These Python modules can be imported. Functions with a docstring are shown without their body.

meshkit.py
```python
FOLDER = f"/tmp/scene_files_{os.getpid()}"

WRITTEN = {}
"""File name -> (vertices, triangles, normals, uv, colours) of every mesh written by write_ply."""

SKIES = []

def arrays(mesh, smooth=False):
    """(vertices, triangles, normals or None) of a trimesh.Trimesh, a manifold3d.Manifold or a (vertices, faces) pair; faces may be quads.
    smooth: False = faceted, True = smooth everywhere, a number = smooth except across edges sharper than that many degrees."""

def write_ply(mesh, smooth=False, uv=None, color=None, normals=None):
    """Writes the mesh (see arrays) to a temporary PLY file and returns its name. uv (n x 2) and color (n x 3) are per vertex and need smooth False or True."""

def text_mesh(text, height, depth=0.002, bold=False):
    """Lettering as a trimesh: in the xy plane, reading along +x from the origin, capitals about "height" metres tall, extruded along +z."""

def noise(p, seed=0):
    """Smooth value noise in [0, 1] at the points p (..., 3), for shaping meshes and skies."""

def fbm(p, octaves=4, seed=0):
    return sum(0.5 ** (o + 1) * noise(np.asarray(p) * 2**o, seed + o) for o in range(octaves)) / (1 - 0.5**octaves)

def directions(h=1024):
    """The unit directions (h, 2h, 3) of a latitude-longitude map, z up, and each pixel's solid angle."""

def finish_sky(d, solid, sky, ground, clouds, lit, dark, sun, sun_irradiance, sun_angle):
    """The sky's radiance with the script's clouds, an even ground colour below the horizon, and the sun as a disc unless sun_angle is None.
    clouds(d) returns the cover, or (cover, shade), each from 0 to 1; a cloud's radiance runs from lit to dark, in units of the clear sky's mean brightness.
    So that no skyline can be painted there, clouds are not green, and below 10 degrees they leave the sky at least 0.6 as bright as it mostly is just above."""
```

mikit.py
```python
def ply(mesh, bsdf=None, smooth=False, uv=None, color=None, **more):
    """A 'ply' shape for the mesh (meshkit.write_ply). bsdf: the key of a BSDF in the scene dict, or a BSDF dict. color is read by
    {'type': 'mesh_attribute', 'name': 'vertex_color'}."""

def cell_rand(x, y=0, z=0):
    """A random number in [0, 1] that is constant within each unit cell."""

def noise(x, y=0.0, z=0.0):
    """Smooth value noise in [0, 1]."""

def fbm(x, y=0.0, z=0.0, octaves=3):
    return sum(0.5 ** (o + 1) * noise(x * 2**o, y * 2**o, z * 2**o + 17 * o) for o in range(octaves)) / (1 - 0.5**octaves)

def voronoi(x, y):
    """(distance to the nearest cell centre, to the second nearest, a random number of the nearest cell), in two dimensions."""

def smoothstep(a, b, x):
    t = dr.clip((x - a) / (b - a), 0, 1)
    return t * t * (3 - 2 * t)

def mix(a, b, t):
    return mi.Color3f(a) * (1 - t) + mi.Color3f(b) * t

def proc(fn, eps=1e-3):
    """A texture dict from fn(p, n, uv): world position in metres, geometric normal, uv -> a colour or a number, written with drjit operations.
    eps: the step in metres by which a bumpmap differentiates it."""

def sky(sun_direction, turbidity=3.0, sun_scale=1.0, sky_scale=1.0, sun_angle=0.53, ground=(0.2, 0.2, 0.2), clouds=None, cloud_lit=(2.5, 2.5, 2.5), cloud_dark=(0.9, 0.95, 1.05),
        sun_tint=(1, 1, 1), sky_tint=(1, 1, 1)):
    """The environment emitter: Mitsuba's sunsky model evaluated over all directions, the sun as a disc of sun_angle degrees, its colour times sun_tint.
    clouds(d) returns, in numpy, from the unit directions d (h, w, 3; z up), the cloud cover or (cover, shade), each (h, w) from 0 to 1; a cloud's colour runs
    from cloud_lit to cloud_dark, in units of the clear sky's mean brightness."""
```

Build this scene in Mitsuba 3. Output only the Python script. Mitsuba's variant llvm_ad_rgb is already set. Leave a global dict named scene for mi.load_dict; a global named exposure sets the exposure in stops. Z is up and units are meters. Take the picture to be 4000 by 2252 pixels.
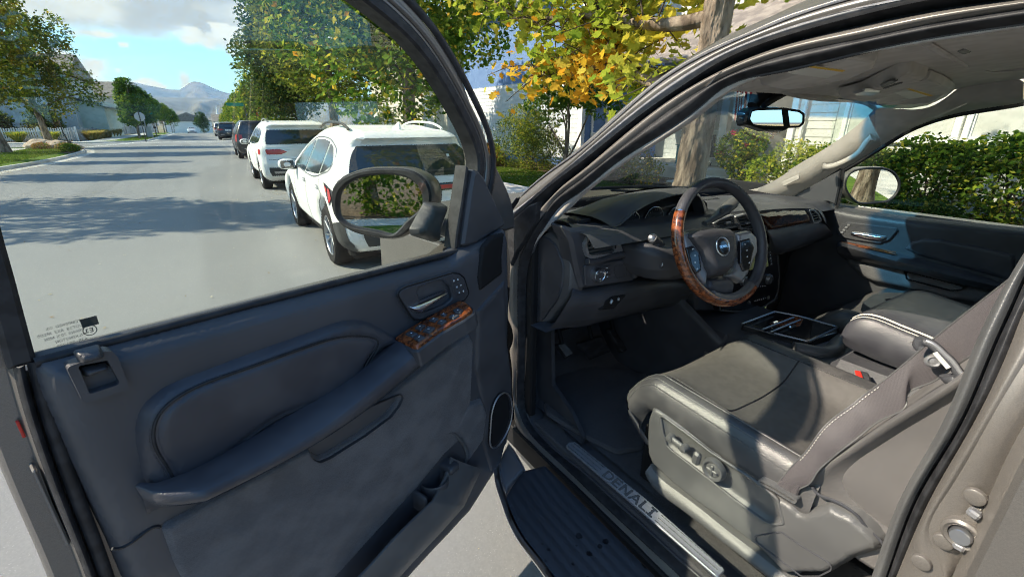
import math, numpy as np, trimesh, shapely, drjit as dr, mitsuba as mi, mikit, meshkit
from shapely.geometry import Polygon, Point
from scipy.interpolate import splprep, splev
from scipy.spatial import Delaunay
from mikit import proc, noise, fbm, mix, smoothstep, voronoi, cell_rand
T = mi.ScalarTransform4f
scene, labels = {'type': 'scene'}, {}
# ---------------------------------------------------------------- camera, sky, sun, exposure
YAW, TILT = math.radians(32.792), math.radians(20.255)
eye = np.array([0., 0., 1.67])
look = np.array([math.sin(YAW) * math.cos(TILT), math.cos(YAW) * math.cos(TILT), -math.sin(TILT)])
scene['camera'] = {'type': 'perspective', 'fov': 97.47, 'fov_axis': 'x', 'near_clip': 0.02, 'far_clip': 60000., 'medium': {'type': 'ref', 'id': 'air'},
                   'to_world': T().look_at(origin=eye.tolist(), target=(eye + look).tolist(), up=[0, 0, 1])}
SUN = np.array([-0.704, 0.328, 0.629])
exposure = 2.95


def clouds(d):
    """A gray cloud deck ahead with bright puffs under its edge, scattered fair-weather cloud elsewhere."""
    az = np.degrees(np.arctan2(d[..., 0], d[..., 1])); el = np.degrees(np.arcsin(np.clip(d[..., 2], -1, 1)))
    P = d / np.maximum(d[..., 2:3], 0.06); o = 0 * az
    ss = lambda a, b, x: np.clip((x - a) / (b - a), 0, 1) ** 2 * (3 - 2 * np.clip((x - a) / (b - a), 0, 1))
    n1 = meshkit.fbm(np.stack([az * .55, el * 1.1, o], -1), 5, 7); n2 = meshkit.fbm(np.stack([az * .16, el * .5, o + 4], -1), 5, 9)
    far = meshkit.fbm(np.stack([P[..., 0] * .8, P[..., 1] * .8, o], -1), 5, 3)
    deck = ss(7.1, 8.3, el + 2.2 * (n2 - .5) + 1.0 * (n1 - .5) + .03 * np.abs(az + 2)) * ss(40, 26, el) * ss(34, 22, np.abs(az + 8))
    def puff(a, e, ra, re): return ss(1.15, .7, np.sqrt(((az - a) / ra) ** 2 + ((el - e) / re) ** 2) + 1.5 * (n1 - .5))
    lit = np.maximum.reduce([puff(2.9, 7.7, 3.0, 1.15), puff(-.75, 3.7, .75, .95), puff(-4.4, 3.2, 2.6, .55), puff(-7.0, 7.15, 1.9, .35), puff(-7.4, 4.7, 1.6, .8), puff(-5.6, 4.35, .35, .25), puff(-4.75, 6.5, .35, .2), puff(-14, 5, 5, 1.5)])
    thin = .9 * ss(.50, .68, far) * ss(6, 16, el) * (1 - ss(.0, .4, deck)); east = ss(20, 40, az) * ss(100, 75, az) * ss(.36, .52, .5 * n2 + .5 * far) * ss(2, 8, el) * .95
    shade = (.35 + .65 * ss(.32, .62, n2 + .2 * (n1 - .5))) * deck
    return np.maximum.reduce([deck * .98, lit * .97, thin, east]), np.where(lit > .5 * deck + .2, .12 + .25 * ss(.45, .7, n1), shade * .9 + .15 * (deck < .05))


scene['sky'] = mikit.sky(SUN.tolist(), turbidity=3.0, clouds=clouds, cloud_lit=(1.75, 1.74, 1.68), cloud_dark=(.80, .84, .90), ground=(.16, .16, .15), sun_tint=(.90, 1., 1.18), sky_tint=(.62, .92, 1.08), sun_scale=.84, sky_scale=1.1)


# ---------------------------------------------------------------- helpers
A = lambda *a: np.array(a, float)
def cross2(a, b): return a[:, 0] * b[:, 1] - a[:, 1] * b[:, 0]
def unit(v): v = np.asarray(v, float); return v / np.linalg.norm(v)
def named(key):
    if key not in scene and key not in labels: return key
    i = 1
    while f'{key}_{i:03d}' in scene or f'{key}_{i:03d}' in labels: i += 1
    return f'{key}_{i:03d}'
def put(key, mesh, mat, smooth=35, **kw):
    if key in scene or key not in labels: key = named(key)
    scene[key] = mikit.ply(mesh, mat, smooth=smooth, **kw)
    return key
def tag(key, label=None, cat=None, group=None, kind=None):
    labels[key] = {k: v for k, v in dict(label=label, category=cat, group=group, kind=kind).items() if v}
    return key
def thing(key, label, cat, group=None):
    return tag(named(key), label, cat, group)
def cat(*ms): return trimesh.util.concatenate([m for m in ms if m is not None])
def mesh(v, f): return trimesh.Trimesh(np.asarray(v, float), np.asarray(f, int), process=False)
def curve(pts, n=40, closed=False, k=3):
    """Points resampled evenly along a smooth curve (k=3) or a polyline (k=1)."""
    p = np.asarray(pts, float)
    if closed: p = np.vstack([p, p[:1]])
    if k > 1 and len(p) > 3:
        tck, _ = splprep(p.T, s=0, k=3, per=closed)
        q = np.array(splev(np.linspace(0, 1, n * 6), tck)).T
    else: q = p
    s = np.r_[0, np.cumsum(np.linalg.norm(np.diff(q, axis=0), axis=1))]
    t = np.linspace(0, s[-1], n + (1 if closed else 0))
    r = np.stack([np.interp(t, s, q[:, i]) for i in range(q.shape[1])], 1)
    return r[:-1] if closed else r
def grid(rows, closed=False, wrap=False):
    """A skin over rows of points of equal length. closed joins each row's ends, wrap joins the last row to the first."""
    a = np.asarray(rows, float); r, c = a.shape[:2]
    I = np.arange(r * c).reshape(r, c)
    if closed: I = np.hstack([I, I[:, :1]])
    if wrap: I = np.vstack([I, I[:1]])
    q = np.stack([I[:-1, :-1], I[:-1, 1:], I[1:, 1:], I[1:, :-1]], -1).reshape(-1, 4)
    return mesh(a.reshape(-1, 3), np.vstack([q[:, [0, 1, 2]], q[:, [0, 2, 3]]]))
def fanfill(ring):
    c = np.mean(ring, 0); n = len(ring)
    return mesh(np.vstack([ring, c]), [[i, (i + 1) % n, n] for i in range(n)])
def tube(pts, r, n=8, closed=False, cap=True, flat=1.0, up=None):
    """A round bar along points; r a number or one per point; flat squeezes it along the frame's second axis."""
    p = np.asarray(pts, float); r = np.broadcast_to(r, len(p)).astype(float)
    t = np.gradient(p, axis=0) if not closed else np.roll(p, -1, 0) - np.roll(p, 1, 0)
    t /= np.linalg.norm(t, axis=1, keepdims=True) + 1e-12
    u = np.asarray(up, float) if up is not None else (A(0, 0, 1) if abs(t[0, 2]) < .9 else A(1, 0, 0))
    rows = []
    for i in range(len(p)):
        a = u - t[i] * (u @ t[i]); a /= np.linalg.norm(a) + 1e-12
        if up is None: u = a
        b = np.cross(t[i], a)
        th = np.linspace(0, 2 * np.pi, n, endpoint=False)[:, None]
        rows.append(p[i] + r[i] * (np.cos(th) * a * flat + np.sin(th) * b))
    m = grid(rows, closed=True, wrap=closed)
    return m if closed or not cap else cat(m, fanfill(np.array(rows[0])[::-1]), fanfill(np.array(rows[-1])))
def ribbon(a, b, bulge=0.0, out=(0, 0, 0), k=5):
    """A strip between two curves of equal length that bulges by bulge along out (a rounded cross-section)."""
    s = np.linspace(0, 1, k)[:, None, None]
    return grid(np.asarray(a)[None] * (1 - s) + np.asarray(b)[None] * s + bulge * np.sin(np.pi * s) * np.asarray(out, float))
class Frame:
    """A flat frame: origin o, axes u and v, w = the way the pieces stand out."""
    def __init__(s, o, u, v, w): s.o, s.u, s.v, s.w = (np.asarray(x, float) for x in (o, u, v, w))
    def __call__(s, p, w=0):
        p = np.asarray(p, float); w = np.broadcast_to(w, len(p))
        return s.o + p[:, :1] * s.u + p[:, 1:2] * s.v + w[:, None] * s.w
def tri(poly, res, edge=None):
    edge = edge or res
    return _tri(poly, res, edge)
def _tri(poly, res, edge):
    """Points and triangles that fill a polygon, about res apart; the distance of each point from the outline."""
    ring = [np.array(poly.exterior.coords)[:-1]] + [np.array(i.coords)[:-1] for i in poly.interiors]
    b = []
    for r in ring:
        q = np.vstack([r, r[:1]]); s = np.r_[0, np.cumsum(np.linalg.norm(np.diff(q, axis=0), axis=1))]
        t = np.unique(np.r_[s, np.linspace(0, s[-1], max(4, int(s[-1] / edge)))])[:-1]
        b.append(np.stack([np.interp(t, s, q[:, i]) for i in range(2)], 1))
    b = np.vstack(b)
    x0, y0, x1, y1 = poly.bounds
    g = np.stack(np.meshgrid(np.arange(x0, x1, res), np.arange(y0, y1, res * .866)), -1)
    g[1::2, :, 0] += res / 2
    g = g.reshape(-1, 2)
    pts = shapely.points(g)
    line = poly.boundary
    ok = shapely.contains(poly, pts) & (shapely.distance(line, pts) > edge * .4)
    g = g[ok]
    # rings just inside the outline, so that rounded edges stay crisp
    p = np.vstack([b, g])
    f = Delaunay(p).simplices
    c = p[f].mean(1)
    area = np.abs(cross2(p[f[:, 1]] - p[f[:, 0]], p[f[:, 2]] - p[f[:, 0]]))
    f = f[shapely.contains(poly, shapely.points(c)) & (area > 1e-12)]
    a = p[f]; s = cross2(a[:, 1] - a[:, 0], a[:, 2] - a[:, 0]) < 0
    f[s] = f[s][:, ::-1]
    return p, f, shapely.distance(line, shapely.points(p))
def poly(pts, smooth=0, n=80):
    q = curve(pts, n, closed=True) if smooth == 0 and len(pts) > 9 else np.asarray(pts, float)
    g = Polygon(q)
    return g if g.is_valid else g.buffer(0)
def rpoly(pts, r):
    """A polygon with corners rounded to about r."""
    g = Polygon(np.asarray(pts, float))
    if not g.is_valid: g = g.buffer(0)
    return g.buffer(-r).buffer(2 * r, 8).buffer(-r, 8) if r else g
def handed(m, fr):
    if np.dot(np.cross(fr.u, fr.v), fr.w) < 0: m.invert()
    return m
def relief(fr, g, w0, h, r, res=.012, fn=None, skirt=True):
    """A padded piece: rises from w0 by h over the distance r from its outline, rounded; fn(points, distance) adds height."""
    if g.geom_type != 'Polygon': g = max(g.geoms, key=lambda x: x.area)
    ins = [g]
    hb = min(res, max(.5 * r, .0025)) if r > 0 else res
    p, f, d = tri(g, res, hb)
    if r > 0:
        extra = []
        for q in (.3, .65, 1.0):
            e = g.buffer(-r * q)
            for x in getattr(e, 'geoms', [e]):
                if x.geom_type == 'Polygon' and not x.is_empty:
                    L = x.exterior.length
                    extra.append(np.array([x.exterior.interpolate(t).coords[0] for t in np.arange(0, L, hb)]))
        if extra:
            p = np.vstack([p] + extra)
            f = Delaunay(p).simplices
            c = shapely.points(p[f].mean(1)); f = f[shapely.contains(g, c)]
            a = p[f]; s = cross2(a[:, 1] - a[:, 0], a[:, 2] - a[:, 0]) < 0; f[s] = f[s][:, ::-1]
            d = shapely.distance(g.boundary, shapely.points(p))
    t = np.clip(d / max(r, 1e-6), 0, 1) if r > 0 else (d > -1).astype(float)
    w = w0 + h * np.sqrt(np.maximum(1 - (1 - t) ** 2, 0))
    if fn is not None: w = w + fn(p, d)
    return handed(mesh(fr(p, w), f), fr)
def slab(fr, g, w0, w1, b=.003, back=False):
    """A flat plate from w0 to w1 with edges bevelled by b on its front."""
    if g.geom_type != 'Polygon': g = max(g.geoms, key=lambda x: x.area)
    ms = []
    rings = [np.array(g.exterior.coords)[:-1]] + [np.array(i.coords)[:-1] for i in g.interiors]
    ins = g.buffer(-b, join_style=2) if b else g
    if ins.is_empty or ins.geom_type != 'Polygon' or len(ins.interiors) != len(g.interiors): ins, b = g, 0
    v, f = trimesh.creation.triangulate_polygon(ins, engine='earcut')
    ms.append(handed(mesh(fr(v, w1), f), fr))
    if back:
        v, f = trimesh.creation.triangulate_polygon(g, engine='earcut')
        m = handed(mesh(fr(v, w0), f), fr); m.invert(); ms.append(m)
    for k, r in enumerate(rings):
        a = r if (Polygon(r).exterior.is_ccw) == (k == 0) else r[::-1]
        n = max(12, len(a))
        if b:
            ir = np.array((ins.exterior if k == 0 else ins.interiors[k - 1]).coords)[:-1]
            # bevel: project each outline point to the inner ring
            li = shapely.LinearRing(ir)
            a2 = np.array([li.interpolate(li.project(Point(q))).coords[0] for q in a])
            rows = [fr(a, w0), fr(a, w1 - b), fr(a2, w1)]
        else: rows = [fr(a, w0), fr(a, w1)]
        ms.append(handed(grid(rows, closed=True), fr))
    return cat(*ms)
def box(c, s, b=.006, rot=None):
    """A box centred at c with chamfered edges; rot a 3 x 3 matrix."""
    h = np.asarray(s, float) / 2; b = min(b, .45 * h.min() * 2)
    v = []
    for sg in np.array(np.meshgrid([-1, 1], [-1, 1], [-1, 1])).T.reshape(-1, 3):
        for k in range(3):
            q = h - b; q[k] = h[k]; v.append(sg * q)
    m = trimesh.convex.convex_hull(np.array(v))
    if rot is not None: m.apply_transform(np.vstack([np.hstack([rot, [[0], [0], [0]]]), [0, 0, 0, 1]]))
    m.apply_translation(c)
    return m
def span(a, b, w, h, bev=.004, up=(0, 0, 1)):
    """A bar of width w and height h from a to b."""
    a, b = np.asarray(a, float), np.asarray(b, float); L = np.linalg.norm(b - a); y = (b - a) / L
    if abs(y @ unit(up)) > .99: up = (0, 1, 0) if abs(y[1]) < .9 else (1, 0, 0)
    x = np.cross(y, up); x /= np.linalg.norm(x); z = np.cross(x, y)
    return box((a + b) / 2, (w, L, h), bev, np.stack([x, y, z], 1))
def lathe(prof, c, axis, n=24, ref=None):
    """(radius, height) pairs turned about an axis through c."""
    ax = unit(axis); u = unit(np.cross(ax, ref if ref is not None else (A(0, 0, 1) if abs(ax[2]) < .9 else A(1, 0, 0)))); v = np.cross(ax, u)
    th = np.linspace(0, 2 * np.pi, n, endpoint=False)
    return grid([np.asarray(c) + np.outer(np.cos(th), u) * r + np.outer(np.sin(th), v) * r + ax * h for r, h in prof], closed=True)
def lettering(text, h, fr, at, d=.0006, bold=True, du=(1, 0), mirror=False):
    """Raised letters on a frame: at = (u, v) of the start, du = the reading direction in the frame."""
    m = meshkit.text_mesh(text, h, d, bold); v = np.array(m.vertices)
    if mirror: v[:, 0] *= -1
    dx = unit(du); dy = A(-dx[1], dx[0])
    p = np.asarray(at) + v[:, :1] * dx + v[:, 1:2] * dy
    return mesh(fr(p, 0) + v[:, 2:3] * fr.w, m.faces)
def moved(m, M=None, t=None, s=None):
    v = np.array(m.vertices)
    if s is not None: v = v * s
    if M is not None: v = v @ np.asarray(M).T
    if t is not None: v = v + t
    return mesh(v, m.faces)
def rotz(a): c, s = math.cos(a), math.sin(a); return np.array([[c, -s, 0], [s, c, 0], [0, 0, 1]])


# ---------------------------------------------------------------- materials
def rgb(c): return {'type': 'rgb', 'value': [float(x) for x in (c if np.ndim(c) else (c, c, c))]}
def tex(c): return c if isinstance(c, dict) else rgb(c)
def mat(name, c, rough=.5, metal=0., spec=.5, bump=None, scale=1.0, two=True, **kw):
    b = {'type': 'principled', 'base_color': tex(c), 'roughness': tex(rough) if isinstance(rough, dict) else float(rough), 'metallic': float(metal), 'specular': float(spec), **kw}
    if bump is not None: b = {'type': 'bumpmap', 'tex': proc(bump, 4e-4), 'scale': float(scale), 'bsdf': b}
    scene['m_' + name] = {'type': 'twosided', 'bsdf': b} if two else b
    return 'm_' + name
def vcol(name, rough=.6, spec=.3, **kw):
    scene['m_' + name] = {'type': 'twosided', 'bsdf': {'type': 'principled', 'base_color': {'type': 'mesh_attribute', 'name': 'vertex_color'}, 'roughness': rough, 'specular': spec, **kw}}
    return 'm_' + name
def leafmat(name, rough=.5, trans=1.0):
    scene['m_' + name] = {'type': 'principledthin', 'base_color': {'type': 'mesh_attribute', 'name': 'vertex_color'}, 'roughness': rough, 'spec_trans': 0., 'diff_trans': trans, 'eta': 1.35}
    return 'm_' + name
def varied(a, b, s, o=3, c=None):
    def f(p, n, uv):
        k = smoothstep(.3, .7, fbm(p.x * s, p.y * s, p.z * s, o))
        return mix(a, b, k)
    return proc(f)
grainy = lambda s, k=1.: (lambda p, n, uv: k * (.6 * noise(p.x * s, p.y * s, p.z * s) + .4 * noise(p.x * s * 2.1, p.y * s * 2.1, p.z * s * 2.1)))
def flakes(a, b):
    def f(p, n, uv): return mix(a, b, noise(p.x * 900, p.y * 900, p.z * 900) * .7 + .3 * fbm(p.x * 6, p.y * 6, p.z * 6, 3))
    return proc(f)
mat('paint', flakes((.115, .107, .100), (.175, .163, .152)), .34, .45, .5, clearcoat=.8, clearcoat_gloss=.93)
mat('jamb', flakes((.125, .115, .105), (.165, .150, .138)), .42, .25, .5, clearcoat=.4, clearcoat_gloss=.85)
mat('rubber', varied((.016, .016, .018), (.030, .030, .033), 40), .55, 0, .35)
mat('gray_rubber', varied((.13, .135, .15), (.19, .19, .20), 60), .45, 0, .4)
mat('dark_plastic', varied((.044, .045, .051), (.060, .061, .068), 9), .48, 0, .5, bump=grainy(620), scale=.00045)
mat('door_pad', varied((.056, .057, .064), (.068, .069, .077), 7), .46, 0, .5, bump=grainy(420), scale=.0006)
mat('leather', varied((.042, .043, .052), (.060, .061, .070), 12), .40, 0, .5, bump=lambda p, n, uv: .8 * noise(p.x * 420, p.y * 420, p.z * 420) + .5 * fbm(p.x * 60, p.y * 60, p.z * 60, 3), scale=.0006)
mat('seat_leather', varied((.055, .054, .056), (.085, .082, .082), 14), .38, 0, .5, bump=lambda p, n, uv: .7 * noise(p.x * 480, p.y * 480, p.z * 480) + .7 * fbm(p.x * 40, p.y * 40, p.z * 40, 4), scale=.0006)
mat('seat_cloth', varied((.088, .083, .079), (.098, .092, .088), 60), .6, 0, .4, bump=lambda p, n, uv: dr.sin(p.x * 1500) * dr.sin(p.y * 1500) * .4 + fbm(p.x * 60, p.y * 60, p.z * 60, 3), scale=.0005)
mat('suede', proc(lambda p, n, uv: mix((.085, .084, .090), (.150, .147, .152), .45 * smoothstep(.3, .7, fbm(p.x * 22, p.y * 22, p.z * 22, 5)) + .55 * noise(p.x * 520, p.y * 520, p.z * 520))), .9, 0, .2, sheen=.35, bump=grainy(260), scale=.0007)
mat('carpet', proc(lambda p, n, uv: mix((.045, .044, .048), (.13, .125, .125), .5 * fbm(p.x * 11, p.y * 11, p.z * 11, 4) + .5 * noise(p.x * 460, p.y * 460, p.z * 460))), .95, 0, .1, bump=grainy(300), scale=.003)
mat('side_carpet', proc(lambda p, n, uv: mix((.085, .080, .068), (.20, .19, .165), noise(p.x * 420, p.y * 420, p.z * 420))), .95, 0, .1, bump=grainy(330), scale=.003)
mat('gray_plastic', varied((.080, .080, .081), (.10, .10, .10), 8), .42, 0, .5, bump=grainy(520), scale=.0004)
mat('seat_back', varied((.098, .093, .092), (.125, .118, .116), 6), .45, 0, .5, bump=grainy(460), scale=.0005)
mat('headliner', varied((.48, .455, .42), (.53, .505, .47), 30), .95, 0, .1, bump=grainy(500), scale=.0006)
mat('trim_beige', varied((.38, .35, .315), (.42, .385, .35), 14), .55, 0, .4, bump=grainy(600), scale=.0003)
mat('chrome', (.80, .81, .83), .07, 1.)
mat('satin', (.42, .43, .45), .30, .9)
mat('silver', (.30, .30, .31), .35, .5)
mat('scuff', proc(lambda p, n, uv: mix((.52, .53, .56), (.70, .71, .74), noise(p.x * 900, p.y * 12, p.z * 900))), .32, .85)
mat('gloss_black', (.010, .010, .012), .08, 0, .5, clearcoat=1., clearcoat_gloss=.97)
mat('matt_black', (.010, .010, .011), .7, 0, .3)
def burl(p, n, uv):
    q = fbm(p.x * 60, p.y * 60, p.z * 60, 4)
    k = fbm(p.x * 120 + 6 * q, p.y * 120 + 9 * q, p.z * 120, 4)
    return mix((.035, .009, .004), (.32, .085, .022), smoothstep(.30, .72, k)) * (.55 + .7 * q)
mat('burl', proc(burl), .10, 0, .5, clearcoat=1., clearcoat_gloss=.98)
mat('dark_burl', proc(lambda p, n, uv: burl(p, n, uv) * .28), .05, 0, .8, clearcoat=1., clearcoat_gloss=.99)
mat('white_mark', (.75, .76, .78), .5)
mat('label_white', (.62, .61, .56), .7)
mat('label_yellow', (.70, .43, .05), .7)
mat('red', (.55, .03, .02), .35)
mat('webbing', proc(lambda p, n, uv: mix((.055, .049, .052), (.115, .104, .108), .5 + .5 * dr.sin(uv.x * 420) * dr.sin(uv.y * 2100 + 1.5 * dr.sin(uv.x * 420)))), .62, 0, .3)
mat('screen', (.42, .44, .16), .12)
scene['m_mirror'] = {'type': 'twosided', 'bsdf': {'type': 'conductor', 'specular_reflectance': rgb((.82, .83, .82))}}
scene['m_glass'] = {'type': 'thindielectric', 'specular_transmittance': rgb((.86, .93, .87)), 'specular_reflectance': rgb(.55)}
scene['m_clear_glass'] = {'type': 'thindielectric', 'specular_transmittance': rgb((.93, .96, .94))}
scene['m_privacy'] = {'type': 'thindielectric', 'specular_transmittance': rgb((.18, .19, .19))}
def tint(p, n, uv): return mix((.88, .94, .90), (.10, .38, .72), smoothstep(.80, .845, uv.y))
scene['m_windshield'] = {'type': 'thindielectric', 'specular_transmittance': proc(tint)}
# ================================================================ the open SUV
SUV = thing('suv', 'gray suv with its driver door open and dark leather interior in view', 'suv')
S = SUV + '__'
def out_x(c): return np.asarray(c, float)
# door aperture: three lines that run down from the roof, along the front pillar and back along the sill
E0 = A(*[[1.102,0.264,1.904],[1.103,0.376,1.907],[1.103,0.483,1.908],[1.1,0.53,1.899],[1.095,0.618,1.887],[1.086,0.692,1.864],[1.079,0.76,1.847],[1.068,0.83,1.82],[1.056,0.891,1.789],[1.029,0.981,1.723],[1.016,1.023,1.689],[0.971,1.151,1.577],[0.935,1.28,1.487],[0.922,1.314,1.456],[0.906,1.361,1.416]]); E1 = A(*[[1.099,0.262,1.897],[1.098,0.479,1.896],[1.09,0.613,1.876],[1.087,0.645,1.868],[1.075,0.756,1.837],[1.053,0.879,1.783],[1.029,0.96,1.723],[0.971,1.137,1.577],[0.948,1.229,1.519],[0.927,1.3,1.467],[0.909,1.35,1.423]])
E2 = A(*[[1.095,0.255,1.877],[1.096,0.367,1.88],[1.095,0.473,1.877],[1.088,0.609,1.859],[1.072,0.751,1.821],[1.058,0.825,1.786],[1.033,0.925,1.722],[0.967,1.128,1.559],[0.93,1.242,1.465],[0.886,1.393,1.356]]); E3 = A(*[[1.107,0.255,1.866],[1.108,0.368,1.871],[1.106,0.474,1.864],[1.098,0.611,1.846],[1.082,0.755,1.805],[1.068,0.819,1.769],[1.048,0.897,1.721],[0.976,1.137,1.54],[0.949,1.229,1.473],[0.921,1.31,1.402],[0.884,1.415,1.311]])
FL = A(*[[1.115,0.252,1.85],[1.115,0.366,1.851],[1.112,0.472,1.843],[1.106,0.612,1.828],[1.09,0.757,1.786],[1.078,0.818,1.758],[1.063,0.882,1.721],[0.979,1.138,1.51],[0.962,1.191,1.468],[0.939,1.244,1.409],[0.923,1.271,1.37],[0.908,1.278,1.333],[0.895,1.307,1.278],[0.895,1.368,1.212],[0.895,1.395,1.175],[0.895,1.402,1.147],[0.895,1.412,0.998],[0.895,1.418,0.915],[0.895,1.391,0.893],[0.895,1.389,0.814],[0.895,1.407,0.774],[0.895,1.397,0.745],[0.895,1.383,0.65],[0.895,1.373,0.545],[0.895,1.36,0.445],[0.895,1.314,0.405],[0.895,1.21,0.408],[0.895,1.093,0.391],[0.895,0.885,0.391],[0.895,0.74,0.388],[0.895,0.614,0.39],[0.895,0.569,0.395]])
FR = A(*[[1.12,0.249,1.838],[1.119,0.362,1.834],[1.115,0.468,1.824],[1.109,0.609,1.81],[1.092,0.755,1.767],[1.074,0.836,1.722],[0.98,1.137,1.487],[0.955,1.21,1.425],[0.933,1.242,1.371],[0.919,1.263,1.334],[0.905,1.299,1.269],[0.905,1.338,1.217],[0.905,1.355,1.183],[0.905,1.358,1.157],[0.905,1.364,1.024],[0.905,1.359,0.903],[0.905,1.364,0.822],[0.905,1.368,0.756],[0.905,1.369,0.654],[0.905,1.366,0.552],[0.905,1.34,0.503],[0.905,1.297,0.468],[0.905,1.24,0.452],[0.905,1.162,0.45],[0.905,1.013,0.447],[0.905,0.901,0.444],[0.905,0.757,0.445],[0.905,0.623,0.448],[0.905,0.557,0.452],[0.905,0.513,0.45]])
WR = A(*[[1.138,0.247,1.819],[1.136,0.362,1.814],[1.131,0.47,1.802],[1.122,0.611,1.781],[1.106,0.76,1.741],[1.099,0.781,1.721],[1.03,1.022,1.55],[0.989,1.145,1.447],[0.973,1.197,1.408],[0.954,1.23,1.361],[0.934,1.257,1.309],[0.93,1.301,1.232],[0.93,1.333,1.159],[0.93,1.345,1.094],[0.93,1.347,0.987],[0.93,1.346,0.875],[0.93,1.346,0.758],[0.93,1.349,0.587],[0.93,1.334,0.507],[0.93,1.301,0.474],[0.93,1.224,0.452],[0.93,1.077,0.452],[0.93,0.974,0.465],[0.93,0.855,0.467],[0.93,0.756,0.467],[0.93,0.668,0.47],[0.93,0.558,0.468],[0.93,0.477,0.472]])
TI = A(*[[1.167,0.252,1.817],[1.165,0.37,1.812],[1.164,0.444,1.81],[1.162,0.529,1.804],[1.156,0.596,1.79],[1.151,0.649,1.777],[1.145,0.702,1.763],[1.14,0.734,1.751],[1.131,0.763,1.726],[1.097,0.865,1.643],[1.073,0.964,1.582],[1.049,1.047,1.522],[1.006,1.163,1.415],[0.988,1.206,1.371],[0.981,1.255,1.352]])
def extend(c, d=(0, -.12, 0)): return np.vstack([c, c[-1] + A(*d), c[-1] + 2.5 * A(*d)])
def extf(c): return np.vstack([c[0] + A(.03, -.9, .02), c[0] + A(.012, -.4, .012), c])
E0, E1, E2, E3 = (curve(extf(c), 90) for c in (E0, E1, E2, E3))
N = 260
FLc, FRc, WRc = (curve(extend(extf(c)), N) for c in (FL, FR, WR))
ox = A(-1, 0, 0)
outer = cat(grid([E0 + A(.25, .02, .09), E0 + A(.08, .01, .035), E0]), ribbon(E0, E1, .004, ox), ribbon(E1 + A(.004, 0, 0), E2, .006, ox))
put(S + 'front_pillar', outer, 'm_paint', 50)
put(S + 'front_pillar__drip_seal', cat(ribbon(E2, E3, .009, ox), tube(E1 + A(-.002, 0, 0), .0025, 5)), 'm_gray_rubber', 50)
k = np.linspace(0, 1, 90)[:, None]
FLa = curve(extf(FL)[:14 + 2], 90)
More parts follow.
